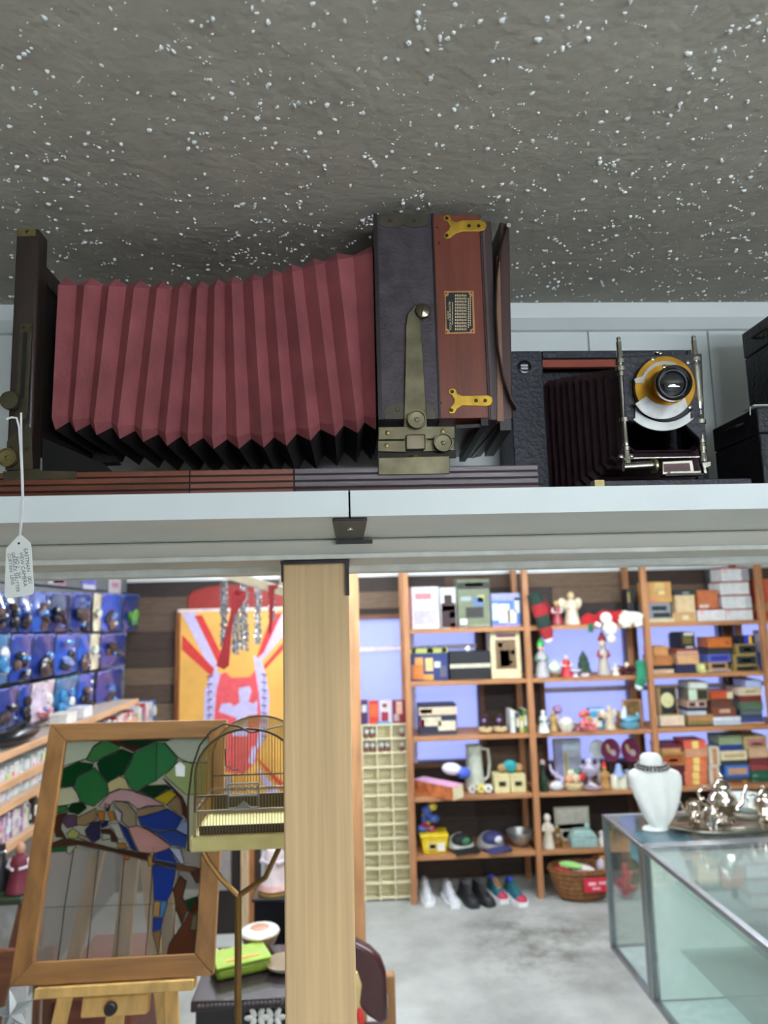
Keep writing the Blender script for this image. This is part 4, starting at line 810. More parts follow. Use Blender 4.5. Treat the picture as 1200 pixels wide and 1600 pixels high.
t = thing('glass_hen', 'pale blue glass hen dish on the third shelf', 'glass dish', (P(985, 1143, YF+.03).x, YF+.03, S3+E0)); q_ = wloc(t); GB = M((116, 180, 206), .1, trans=.3, name='blue_glass')
MB().lathe([(.04, 0), (.055, .015), (.056, .035), (.05, .04)], q_, sy=.75).build('dish', GB, t); MB().ell(q_+Vector((0, 0, .052)), .05, .036, .026).build('hen', GB, t); MB().tube([q_+Vector((-.035, 0, .06)), q_+Vector((-.03, 0, .1)), q_+Vector((-.024, 0, .13))], [.02, .016, .006], 8).build('neck', M((206, 220, 232), .15), t); MB().ell(q_+Vector((.05, 0, .07)), .014, .012, .024).build('tail', GB, t)
figurine('owl_figurine', 'brown owl figurine behind the glass hen', 968, S3, .1, (150, 104, 56), (160, 116, 70), Y=YF+.12, ypx=1135)
# --- second bay, fourth shelf
lat('dark_bottle', 'dark green bottle beside the second upright, fourth shelf', 'bottle', 849, S4, (('bottle', [(.026, 0), (.028, .06), (.012, .1), (.011, .15)], (36, 56, 40), .15), ('stopper', [(.014, .15), (.014, .17), (.0002, .178)], (196, 170, 170), .4)), Y=YF+.03, z=1220)
t = thing('swan_figurine', 'lilac glass swan figurine on the fourth shelf', 'figurine', (P(870, 1235, YF+.02).x, YF+.02, S4+E0)); q_ = wloc(t); LI = M((196, 186, 214), .15)
MB().ell(q_+Vector((0, 0, .028)), .042, .026, .028).build('body', M((222, 218, 224), .2), t); MB().tube([q_+Vector((.02, 0, .04)), q_+Vector((.036, 0, .07)), q_+Vector((.0, 0, .085)), q_+Vector((-.028, 0, .12)), q_+Vector((-.032, 0, .15))], [.016, .014, .012, .009, .005], 8).build('neck', LI, t); MB().ell(q_+Vector((0, .02, .09)), .022, .016, .014).build('wing', LI, t)
t = thing('fruit_basket_figurine', 'cream basket ornament heaped with peaches and a red flower', 'ornament', (P(897, 1237, YF+.03).x, YF+.03, S4+E0)); q_ = wloc(t)
MB().lathe([(.04, 0), (.052, .01), (.056, .035), (.05, .04)], q_, sy=.8).build('basket', M((206, 186, 140), .5), t)
for dx, dz, r, c in ((-.03, .06, .028, (206, 150, 112)), (.012, .066, .03, (214, 186, 160)), (-.012, .092, .024, (216, 206, 180)), (.02, .1, .018, (70, 140, 110)), (.048, .072, .022, (196, 40, 50))): MB().ell(q_+Vector((dx, -.005, dz)), r, r*.8, r).build('fruit', M(c, .5), t)
lat('glass_compote', 'tall lilac glass compote on a stem', 'glass dish', 920, S4, (('stem', [(.04, 0), (.036, .006), (.01, .02), (.012, .05)], (190, 180, 200), .1), ('bowl', [(.012, .05), (.04, .07), (.058, .1), (.062, .118), (.056, .116), (.03, .085)], (196, 190, 214), .1), ('finial', [(.03, .11), (.02, .13), (.024, .15), (.008, .165), (.0002, .175)], (206, 200, 220), .1)), Y=YF+.09, z=1190)
figurine('bear_figurine', 'tan bear figurine wearing a red bonnet', 945, S4, .13, (180, 132, 76), (190, 144, 84), Y=YF+.05, ypx=1215, hat=(200, 30, 40), w=1.05)
t = thing('house_figurine', 'white cottage figurine with a pale blue roof', 'figurine', (P(968, 1237, YF+.03).x, YF+.03, S4+E0)); q_ = wloc(t)
for s in (-1, 1): MB().lathe([(.026, 0), (.026, .07), (.022, .076)], q_+Vector((s*.022, 0, 0)), n=14).build('wall', M((214, 212, 190), .5), t)
MB().lathe([(.034, .07), (.02, .105), (.016, .13), (.0002, .14)], q_+Vector((.004, 0, 0)), n=14).build('roof', M((150, 170, 214), .4), t)
lat('crystal_vase', 'small clear crystal vase beside the cottage figurine', 'vase', 984, S4, (('vase', [(.02, 0), (.014, .02), (.022, .05), (.026, .09), (.022, .09)], (206, 208, 214), .08, .3),), Y=YF+.06, z=1220)
t = thing('glass_leaf_dish', 'low pinkish glass leaf dish at the front of the fourth shelf', 'dish', (P(927, 1238, YF-.0).x, YF+.0, S4+E0)); q_ = wloc(t); MB().lathe([(.02, 0), (.05, .012), (.055, .02), (.045, .018)], q_, sy=.5).build('dish', M((196, 170, 180), .15), t); MB().ell(q_+Vector((.0, -.005, .03)), .03, .012, .014, rot=Matrix.Rotation(.5, 3, 'Y')).build('shell', M((214, 206, 214), .15), t)
# wares standing behind the compote against the window
for i, (x0, x1) in enumerate(((942, 966), (971, 998))):
    c0 = P((x0+x1)/2, 1172, YF+.17); t = thing('heart_box', 'magenta satin plate with cream shoe motif, %s of two by the window' % ('left', 'right')[i], 'plate', (c0.x, YF+.17, S4+E0), 'magenta plates by the window')
    r = .067; MB().lathe([(.02, 0), (r, .006), (r*.98, .009), (r*.75, .006), (.0002, .006)], (c0.x, YF+.17, c0.z), (0, -1, .1), 24, sy=1.15).build('plate', M((120, 34, 78), .3), t)
    MB().ell((c0.x-.018, YF+.16, c0.z+.012), .014, .004, .034, rot=Matrix.Rotation(-.3, 3, 'Y')).build('motif', M((206, 178, 140), .5), t); MB().ell((c0.x+.014, YF+.16, c0.z-.016), .02, .004, .024, rot=Matrix.Rotation(-.5, 3, 'Y')).build('motif', M((214, 200, 206), .5), t)
    MB().prism([(c0.x-.03, YF+.172, S4+E0), (c0.x+.03, YF+.172, S4+E0), (c0.x, YF+.19, c0.z)], (0, .006, 0)).build('stand', M((40, 30, 30)), t)
t = thing('crystal_clock', 'white ruffled glass plate standing behind the compote', 'plate', (P(933, 1172, YF+.2).x, YF+.2, S4+E0)); c0 = P(933, 1170, YF+.2); m = MB()
m.lathe([(.02, 0), (.05, .004), (.06, .012), (.055, .014), (.0002, .004)], c0, (0, -1, .1), 20); m.build('plate', M((214, 226, 226), .1), t); MB().box(c0.x-.012, c0.x+.012, YF+.195, YF+.21, S4+E0, c0.z-.04).build('stand', M((206, 206, 210), .2), t)
carton('greeting_box', 'pale blue and white box leaning behind the swan', 'box', (866, 1155, 908, 1188), (190, 200, 212), S4, Y=YF+.2, dep=.04, panels=((.02, .1, .3, .9, (150, 150, 196)), (.36, .15, .46, .7, (196, 180, 90)), (.5, .1, .98, .6, (176, 184, 196)), (.3, .75, .95, .98, (196, 216, 232))))
# --- second bay, fifth shelf and floor
figurine('madonna_figurine', 'white robed figurine on a gilt base, fifth shelf', 856, S5, .19, (214, 204, 186), (226, 216, 206), Y=YF+.04, ypx=1300, w=.8)
t = thing('gilt_chair', 'tiny gilt chair ornament beside the white robed figurine', 'ornament', (P(872, 1325, YF+.04).x, YF+.04, S5+E0)); q_ = wloc(t); GI = M((150, 108, 48), .35, .6)
for sx in (-1, 1):
    for sy in (-1, 1): MB().cyl(q_+Vector((sx*.02, sy*.016, 0)), q_+Vector((sx*.02, sy*.016, .04 if sy < 0 else .1)), .0045).build('leg', GI, t)
MB().box(q_.x-.025, q_.x+.025, q_.y-.02, q_.y+.02, q_.z+.04, q_.z+.05).build('seat', GI, t); MB().box(q_.x-.024, q_.x+.024, q_.y+.012, q_.y+.02, q_.z+.07, q_.z+.1).build('backrest', GI, t)
carton('picture_tile', 'square pale landscape picture standing on the fifth shelf', 'picture', (867, 1261, 922, 1322), (196, 194, 178), S5, Y=YF+.16, dep=.02, panels=((.06, .06, .94, .94, (214, 212, 200)), (.1, .35, .9, .5, (160, 168, 150)), (.2, .1, .6, .3, (176, 176, 160))), lidh=.04)
t = thing('glass_casket', 'pale aqua glass casket with a lid on the fifth shelf', 'glass box', (P(912, 1325, YF+.04).x, YF+.05, S5+E0)); q_ = wloc(t); AQ = M((164, 196, 190), .1, trans=.2)
MB().box(q_.x-.075, q_.x+.075, q_.y-.04, q_.y+.04, q_.z, q_.z+.055).build('casket', AQ, t, bev=.006); MB().prism([(q_.x-.075, q_.y-.04, q_.z+.057), (q_.x+.075, q_.y-.04, q_.z+.057), (q_.x+.05, q_.y-.03, q_.z+.09), (q_.x-.05, q_.y-.03, q_.z+.09)], (0, .07, 0)).build('lid', AQ, t, bev=.004); MB().ell((q_.x+.03, q_.y, q_.z+.105), .016, .014, .02).build('knob', AQ, t)
lat('white_bottle', 'little white scent bottle at the end of the fifth shelf', 'bottle', 940, S5, (('bottle', [(.018, 0), (.02, .03), (.008, .05), (.008, .06)], (222, 222, 220)), ('stopper', [(.012, .06), (.012, .075), (.0002, .085)], (200, 200, 206))), Y=YF+.04, z=1310)
wk = thing('wicker_basket', 'oval wicker basket with a red sale card on the floor', 'basket', Vector((P(908, 1398, YF-.02).x, YF-.03, E0))); q_ = wloc(wk)
WI = M((134, 88, 48), .6, var=.4, scale=50, bump=.5, bscale=60)
m = MB(); m.lathe([(.12, 0), (.15, .03), (.19, .12), (.205, .2), (.195, .2), (.17, .11), (.1, .02)], q_, n=32, sy=.62); m.build('basket', WI, wk)
for k in range(6): z = .03+.03*k; MB().tube([q_+Vector(((.152+.011*k)*cos(a), (.152+.011*k)*.62*sin(a), z)) for a in [2*pi*i/28 for i in range(28)]], .006, 6, closed=True).build('weave_ring', WI, wk)
MB().tube([q_+Vector((.12+.04*sin(a), .12*cos(a), .19+.045*sin(a))) for a in [pi*i/14 for i in range(15)]], .011, 7).build('handle', wood((190, 128, 56), 'x'), wk)
MB().box(q_.x-.02, q_.x+.15, q_.y-.132, q_.y-.126, q_.z+.075, q_.z+.16).build('sale_card', M((206, 34, 60), .5), wk, bev=.01)
pan(wk, q_.x-.02, q_.x+.15, q_.y-.132, q_.z+.075, q_.z+.16, ((.16, .5, .45, .72, (236, 180, 190)), (.55, .55, .85, .75, (236, 180, 190)), (.3, .2, .6, .36, (236, 170, 180))))
for i, (dx, dz, sx, sz, c, lab) in enumerate(((-.12, .19, .07, .03, (150, 26, 40), 'folded red cloth at the left inside the wicker basket'), (-.06, .235, .08, .014, (150, 200, 120), 'folded lime green cloth on top in the wicker basket'), (-.0, .205, .1, .02, (216, 206, 200), 'folded white patterned cloth inside the wicker basket'), (.02, .18, .09, .016, (44, 50, 64), 'folded dark blue cloth at the front of the wicker basket'), (.15, .2, .03, .05, (196, 186, 196), 'rolled pale cloth beside the basket handle'))):
    dz *= .86; t = thing('folded_cloth', lab, 'cloth', q_+Vector((dx, -.02, dz-sz)), 'cloths in the wicker basket'); MB().ell(q_+Vector((dx, -.02+.012*i, dz)), sx, .06, sz, 14, rot=Matrix.Rotation(.12, 3, 'Y')).build('fold', M(c, .9, bump=.3, bscale=80), t); MB().ell(q_+Vector((dx+.01, -.03+.012*i, dz+sz*.5)), sx*.85, .05, sz*.7, 12, rot=Matrix.Rotation(.2, 3, 'Y')).build('fold', M(tuple(min(255, int(v*1.1)) for v in c), .9), t)
t = thing('silk_flowers', 'red silk flowers on the floor right of the wicker basket', 'flowers', Vector((P(976, 1402, YF-.06).x, YF-.1, E0))); q_ = wloc(t); rn = random.Random(6); m = MB()
for k in range(24): m.ell(q_+Vector((rn.gauss(0, .03), rn.gauss(0, .02), .03+min(.15, abs(rn.gauss(0, .07))))), .022, .02, .02, 8)
m.build('petals', M((176, 34, 58), .7, var=.3), t); MB().tube([q_+Vector((0, .02, 0)), q_+Vector((.02, .03, .1)), q_+Vector((-.02, .03, .17))], .006, 6).build('stem', M((70, 90, 60)), t)

for o in list(bpy.data.objects):      # wares sized in metres for a nearer shelf: bring to size
    if o.type == 'EMPTY' and o.parent is None and wloc(o).y > YF-.4 and o.name.split('.')[0] in ('pine_cone_ornament', 'plush_hat', 'flower_ornament', 'bow_ornament', 'baseball_cap', 'poinsettia', 'flower_bouquet', 'glass_hen', 'swan_figurine', 'fruit_basket_figurine', 'house_figurine', 'glass_leaf_dish', 'gilt_chair', 'glass_casket', 'beer_stein', 'miniature_tree', 'glass_goblet', 'porcelain_basket', 'bud_vase', 'dark_bottle', 'glass_compote', 'crystal_vase', 'white_bottle', 'doll') or o.name.split('.')[0].endswith('_figurine'):
        o.scale = (1.15, 1.15, 1.15)
# ------------------------------------------------------------------ third and fourth bay: stacks of cigar boxes and cartons
def stack(base, items, Y=None, cat='box', group=None, name='cigar_box', dep=.17):
    z = base; Y = Y or YF+.04
    for (x0, yt, x1, col, panels, label, *rest) in items:
        kw = rest[0] if rest else {}
        nm = kw.pop('name', name); kw.setdefault('dep', dep); kw.setdefault('Y', Y)
        t, z = carton(nm, label, cat, (x0, yt, x1, yt+20), col, z, panels=panels, group=group, **kw)
    return z
CR, KR, NV, GD = (214, 196, 160), (120, 60, 40), (34, 40, 74), (166, 140, 84)
lab1 = lambda c: ((.12, .25, .88, .8, c),)
# top shelf
stack(S1, [(1012, 966, 1056, (206, 196, 160), (), 'flat cream box at the left of the third bay top shelf', {'name': 'flat_box'}), (1012, 942, 1048, (140, 146, 152), ((.18, .5, .82, .8, (30, 36, 44)), (.22, .05, .95, .35, (34, 38, 42))), 'grey radio with dark display on the flat cream box', {'name': 'radio', 'lidh': .06}),
    (1011, 909, 1049, (190, 144, 84), ((.3, .55, .7, .95, (206, 176, 110)), (.45, .4, .7, .6, (220, 200, 150)), (.1, .02, .3, .14, (220, 110, 110))), 'wooden box with a gold seal standing on the grey radio', {'name': 'wooden_box', 'lidh': .04})], group='third bay top shelf boxes')
stack(S1, [(1052, 957, 1089, (196, 160, 110), ((.4, .2, .65, .7, (222, 206, 170)),), 'tan wooden box with a pale label, third bay top shelf'), (1056, 930, 1086, (214, 188, 146), (), 'plain beige box on the tan wooden box'), (1053, 922, 1087, (46, 52, 54), ((.4, .2, .7, .7, (130, 140, 140)),), 'flat charcoal box on top of the plain beige box')])
REDL = (150, 26, 30); WB = (212, 214, 212)
zz = stack(S1, [(1090, 951, 1134, WB, ((.1, .55, .25, .8, (226, 170, 170)),), 'low white box with red lid under the terracotta box', {'lid': REDL, 'lidh': .1, 'name': 'white_carton'})])
stack(zz, [(1090, 922, 1122, (186, 106, 66), ((.05, .04, .5, .22, (206, 190, 180)),), 'square terracotta box on the white carton', {'lidh': .06, 'name': 'square_box'})])
stack(S1, [(1134.5, 951, 1177, WB, ((.02, .55, .15, .8, (226, 170, 170)),), 'lowest white carton of the tall red lidded stack', {'lid': REDL, 'lidh': .1, 'name': 'white_carton'}), (1129, 929, 1174, WB, ((.8, 0, 1, .85, (186, 190, 192)),), 'second lowest white carton of the tall red lidded stack', {'lid': REDL, 'lidh': .1, 'name': 'white_carton'}),
    (1126, 908, 1171, WB, (), 'second highest white carton of the tall red lidded stack', {'lid': REDL, 'lidh': .1, 'name': 'white_carton'}), (1128, 886, 1170, WB, ((.72, 0, 1, .85, (150, 150, 156)), (.02, .6, .16, .8, (226, 170, 170))), 'topmost white carton of the tall red lidded stack', {'lid': REDL, 'lidh': .1, 'name': 'white_carton'})])
carton('dark_plastic_box', 'dark translucent box standing behind the red lidded cartons', 'box', (1106, 890, 1130, 950), (58, 58, 64), S1, Y=YF+.22, dep=.05, rough=.2)
# second shelf
stack(S2, [(1018, 1046, 1054, (206, 190, 160), ((.2, .35, .7, .6, (206, 120, 110)),), 'cream cigar box with pink print, lowest at the left of the second shelf'), (1019, 1040, 1054, (24, 22, 24), (), 'thin black box on the cream cigar box'), (1020, 1025, 1051, (172, 110, 62), (), 'brown wooden cigar box under the tan one'), (1021, 1010, 1045, (190, 134, 80), (), 'tan wooden cigar box at the top left of the second shelf')])
stack(S2, [(1056, 1038, 1091, NV, (), 'large navy cigar box on the second shelf'), (1059, 1022, 1093, (206, 160, 116), (), 'peach cigar box on the large navy box'), (1058, 1014, 1091, (160, 84, 54), ((0, .2, 1, .45, (214, 190, 180)),), 'russet cigar box with a pale stripe on the peach box'), (1064, 988, 1086, (20, 20, 22), ((.1, .3, .8, .75, (96, 86, 40)), (.2, .8, .9, .98, (200, 200, 190)), (.3, .05, .8, .15, (190, 190, 190))), 'tall black cigar box with a gold crest', {'lidh': .05})])
stack(S2, [(1108, 1046, 1143, (206, 186, 150), ((.15, .3, .88, .6, (70, 80, 160)),), 'cream cigar box with blue print, lowest of its stack'), (1108, 1035, 1138, (190, 150, 96), ((.16, .2, .85, .8, (40, 36, 46)),), 'gold edged cigar box with a dark label'), (1107, 1022, 1143, (86, 96, 170), ((.12, .25, .85, .75, (40, 50, 150)),), 'bright blue cigar box on the gold edged box'), (1107, 1012, 1144, (44, 46, 48), (), 'charcoal cigar box under the orange wooden box'), (1107, 996, 1144, (190, 104, 36), ((.7, .3, .9, .6, (160, 80, 40)),), 'orange wooden cigar box at the top of the blue stack')])
for i, yt in enumerate((1041, 1023, 1005)):
    pass
stack(S2, [(1147, 1040, 1187, (150, 128, 70), ((.12, .15, .92, .85, (30, 36, 40)), (.3, .35, .75, .6, (110, 104, 64))), 'lowest of three gold framed black cigar boxes'), (1147, 1023, 1183, (150, 128, 70), ((.12, .15, .95, .85, (30, 36, 40)), (.3, .35, .75, .6, (110, 104, 64))), 'middle of three gold framed black cigar boxes'), (1151, 1006, 1182, (150, 128, 70), ((.12, .15, .98, .85, (30, 36, 40)), (.35, .35, .75, .6, (110, 104, 64))), 'topmost of three gold framed black cigar boxes'),
    (1156, 993, 1180, (16, 16, 22), ((.3, .05, .58, .95, (34, 50, 170)), (.6, .0, .78, .95, (226, 176, 70))), 'small black box with a yellow tab on the gold framed boxes', {'dep': .08})], group='gold framed cigar boxes')
for i, (px, dz) in enumerate(((1095, 0), (1099, 0))):
    pass
stack(S2, [(1094, 1048, 1106, (190, 196, 120), ((.2, .2, .8, .8, (214, 214, 150)),), 'lower of two pale green candle boxes', {'dep': .06}), (1092, 1037, 1103, (196, 200, 130), ((.2, .2, .8, .8, (222, 220, 160)),), 'upper of two pale green candle boxes', {'dep': .06})], Y=YF+.0, name='candle_box')
stack(S2, [(1090, 1012, 1108, (28, 34, 60), (), 'dark blue upright box behind the green candle boxes', {'lidh': .05})], Y=YF+.22, dep=.06)
stack(S2, [(1050, 990, 1066, (84, 84, 110), (), 'slate blue upright box behind the russet cigar box', {'lidh': .05})], Y=YF+.22, dep=.06)
# third shelf
stack(S3, [(1030, 1137, 1068, (26, 28, 32), (), 'flat black box lowest at the left of the third shelf'), (1032, 1118, 1070, (222, 210, 176), ((.1, .2, .9, .7, (226, 200, 180)),), 'cream lidded cigar box under the oval medallion box'), (1027, 1072, 1058, (150, 122, 76), ((.15, .06, .9, .96, (34, 38, 38)), (.74, .08, .94, .18, (190, 40, 40))), 'tall gold framed box with a round cream medallion', {'lidh': .03, 'dep': .06})])
md = [o for o in bpy.data.objects if o.get('label') == 'tall gold framed box with a round cream medallion'][0]; c0 = P(1043, 1094, YF+.035)
MB().lathe([(.045, 0), (.045, .003), (.03, .006), (.0002, .007)], c0+Vector((0, .004, 0)), (0, -1, 0), 24, sy=1.12).build('medallion', M((206, 200, 150), .5), md)
stack(S3, [(1076, 1136, 1118, (28, 32, 36), (), 'flat black box lowest in the second stack, third shelf'), (1076, 1127, 1114, (140, 124, 76), (), 'olive gold cigar box on the flat black box'), (1076, 1117, 1116, (176, 132, 84), (), 'light brown cigar box on the olive one'), (1075, 1111, 1105, (190, 200, 210), (), 'thin pale blue box in the second stack'), (1075, 1106, 1105, (34, 44, 70), (), 'thin navy box in the second stack'), (1074, 1095, 1105, (186, 150, 124), ((.12, .25, .4, .75, (34, 44, 66)), (.6, .25, .88, .75, (34, 44, 66)), (.44, .2, .58, .8, (226, 180, 176))), 'pinkish tan cigar box with two navy labels'), (1076, 1076, 1108, (120, 112, 74), ((.0, .05, .4, .95, (196, 214, 190)), (.45, .15, .9, .85, (40, 42, 34))), 'olive cigar box with a pale green end', {'lidh': .05}), (1077, 1065, 1106, (206, 214, 206), (), 'pale mint box at the top of the second stack')])
stack(S3, [(1115, 1120, 1158, (190, 202, 216), ((0, .55, 1, .95, (222, 228, 232)),), 'pale blue and white box on the third shelf', {'lidh': .5}), (1113, 1105, 1151, (120, 66, 46), ((.3, .4, .75, .8, (196, 160, 140)),), 'brown cigar box with a pale seal on the blue and white box'), (1112, 1092, 1146, (96, 56, 40), (), 'dark brown cigar box under the orange one'), (1111, 1080, 1146, (186, 80, 40), ((.72, .0, .98, .9, (206, 200, 160)),), 'orange cigar box with a cream tag')])
stack(S3, [(1159, 1129, 1196, (232, 150, 56), ((0, .62, 1, .95, (240, 226, 206)),), 'bright orange and cream box at the right of the third shelf'), (1158, 1122, 1194, (60, 80, 150), (), 'blue box on the bright orange box'), (1158, 1110, 1192, (60, 70, 82), ((.05, .5, .95, .9, (96, 106, 116)),), 'slate cigar box with a pale band'), (1158, 1096, 1193, (84, 108, 84), (), 'sage green cigar box on the slate one'), (1158, 1087, 1191, (120, 40, 36), (), 'dark red cigar box on the sage green one'), (1154, 1074, 1191, (206, 190, 160), ((.3, .4, .75, .6, (150, 140, 90)),), 'cream scalloped cigar box near the fourth upright'), (1166, 1062, 1190, (176, 190, 232), (), 'pale blue box at the very top of the right stack')])
# fourth shelf
stack(S4, [(1034, 1196, 1070, (90, 24, 40), (), 'maroon box half hidden by the necklace bust'), (1034, 1176, 1070, (160, 134, 76), ((.08, .12, .92, .85, (168, 84, 42)), (.3, .3, .7, .5, (206, 150, 110))), 'gold edged cigar box with an orange label'), (1033, 1169, 1065, (190, 146, 96), (), 'tan cigar box under the maroon lid'), (1032, 1163, 1068, (110, 30, 50), (), 'flat maroon box at the top of its stack')])
OR = (214, 120, 84); yb = ((.36, .05, .64, .95, (236, 210, 120)),)
stack(S4, [(1070, 1218, 1106, OR, yb, 'lowest orange box of the six with yellow bands'), (1069, 1206, 1106, OR, yb, 'second lowest orange box with a yellow band'), (1071, 1194, 1106, OR, yb, 'third lowest orange box with a yellow band'), (1071, 1183, 1106, (222, 116, 70), yb, 'orange box with yellow band just under the tan one'), (1071, 1170, 1106, (206, 150, 116), (), 'tan box between the orange yellow banded ones'), (1069, 1157, 1104, (226, 100, 76), yb, 'topmost orange box with a yellow band')], group='orange boxes with yellow bands')
stack(S4, [(1109, 1197, 1125, (206, 200, 176), ((.3, .08, .7, .9, (186, 130, 96)),), 'lower of two upright cream boxes with tan labels', {'lidh': .04, 'dep': .1}), (1108, 1167, 1125, (206, 200, 176), ((.3, .08, .7, .9, (186, 130, 96)),), 'upper of two upright cream boxes with tan labels', {'lidh': .04, 'dep': .1})])
stack(S4, [(1140, 1219, 1173, (120, 70, 44), ((.65, .2, .82, .7, (206, 180, 110)),), 'brown cigar box with a gold clasp, fourth shelf'), (1134, 1213, 1172, (60, 74, 96), (), 'slate blue box on the brown clasp box'), (1134, 1196, 1171, (66, 120, 196), ((.12, .2, .9, .75, (196, 146, 110)),), 'bright blue cigar box with a tan label'), (1129, 1188, 1168, (46, 54, 62), (), 'charcoal box under the cream lace edged box'), (1127, 1173, 1168, (222, 212, 170), ((.12, .3, .88, .65, (196, 166, 120)),), 'cream lace edged cigar box'), (1126, 1164, 1162, (40, 60, 130), (), 'royal blue box on the cream lace edged box'), (1124, 1150, 1160, (140, 158, 122), (), 'sage green carton at the top of the fourth shelf')])
stack(S4, [(1174, 1217, 1203, (34, 92, 72), ((.1, .3, .35, .5, (120, 160, 120)),), 'lower dark green box at the right of the fourth shelf'), (1174, 1204, 1203, (34, 92, 72), ((.1, .3, .35, .5, (120, 160, 120)),), 'upper dark green box at the right of the fourth shelf'), (1172, 1193, 1202, (140, 62, 60), (), 'brick red box on the dark green boxes'), (1172, 1184, 1202, (116, 50, 54), (), 'wine red box on the brick red box'), (1171, 1170, 1202, (206, 170, 136), (), 'peach box under the framed print box'), (1163, 1150, 1199, (190, 172, 110), ((.1, .15, .92, .82, (176, 120, 110)), (.3, .3, .8, .45, (216, 190, 180))), 'gold edged box with a dusky pink label')])
# fifth shelf, mostly behind the tea set
stack(S5, [(1028, 1300, 1080, (60, 40, 34), (), 'dark brown chest low behind the necklace bust'), (1030, 1262, 1078, (40, 34, 34), ((.7, .4, .85, .6, (170, 150, 70)),), 'black chest low behind the necklace bust')], Y=YF+.08)
stack(S5, [(1100, 1300, 1190, (44, 34, 32), (), 'dark chest low behind the silver tea set'), (1104, 1252, 1190, (30, 28, 28), ((.8, .3, .95, .6, (176, 166, 80)),), 'black chest with a gold clasp behind the silver tea set')], Y=YF+.08)
# fourth bay edge
stack(S1, [(1194, 955, 1240, (214, 84, 40), (), 'orange boxed toy low in the fourth bay'), (1192, 942, 1240, (196, 150, 100), (), 'tan box in the fourth bay'), (1192, 926, 1236, (214, 96, 66), (), 'coral box in the fourth bay'), (1193, 904, 1236, (222, 106, 76), (), 'coral red box at the top of the fourth bay')])
stack(S2, [(1197, 1020, 1240, (90, 130, 176), (), 'blue box at the edge of the fourth bay second shelf'), (1198, 985, 1238, (214, 206, 214), ((.3, .2, .9, .8, (60, 60, 90)),), 'white box at the edge of the fourth bay second shelf')])
# ------------------------------------------------------------------ left wall: slat wall with packaged goods
XW = -1.59
gsl = M((120, 124, 128), .5, var=.05)
yA, yB = 2.5, YW-.04
ztp = PX(150, 893, XW).z; zbt = PX(100, 1190, XW).z
sl = thing('slat_wall', 'grey slotted display panel along the left wall', 'display panel', (XL+.01, (yA+yB)/2, zbt))
nsl = 9
for k in range(nsl): z0 = zbt+(ztp-zbt)*k/nsl; MB().box(XL+.002, XW-.002, yA, yB, z0+.004, z0+(ztp-zbt)/nsl-.004).build('slat', gsl, sl, bev=.003)
MB().box(XL, XL+.004, yA, yB, zbt, ztp).build('backing', M((60, 62, 64)), sl)
for i, (x0, y0, x1, y1, c, pn, lab) in enumerate(((76, 897, 103, 912, (220, 214, 222), ((.25, .1, .95, .9, (206, 110, 160)), (.5, .2, .85, .8, (70, 110, 200)), (.25, .1, .5, .4, (230, 170, 60))), 'small card with a pink and blue picture on the slat wall'), (129, 896, 150, 920, (130, 134, 214), ((.05, 0, .95, .3, (226, 222, 236)), (.1, .4, .9, .95, (110, 116, 210))), 'lavender blue card pinned on the slat wall'), (171, 896, 189, 926, (222, 212, 220), ((.2, .3, .8, .55, (206, 150, 170)),), 'white and pink card pinned on the slat wall'))):
    a, b = PX(x0, (y0+y1)/2, XW+.004), PX(x1, (y0+y1)/2, XW+.004); z1, z0 = PX(x0, y0, XW).z, PX(x0, y1, XW).z
    t = thing('picture_card', lab, 'card', (XW+.004, (a.y+b.y)/2, z0)); MB().box(XW, XW+.004, a.y, b.y, z0, z1).build('card', M(c, .5), t)
    for u0, v0, u1, v1, cc in pn: MB().box(XW+.004, XW+.0055, a.y+(b.y-a.y)*u0, a.y+(b.y-a.y)*u1, z0+(z1-z0)*v0, z0+(z1-z0)*v1).build('print', M(cc, .5), t)
XI = -1.43
POS = {0: 'first', 1: 'second', 2: 'third', 3: 'fourth', 4: 'fifth', 5: 'sixth', 6: 'seventh', 7: 'eighth', 8: 'ninth', 9: 'tenth'}
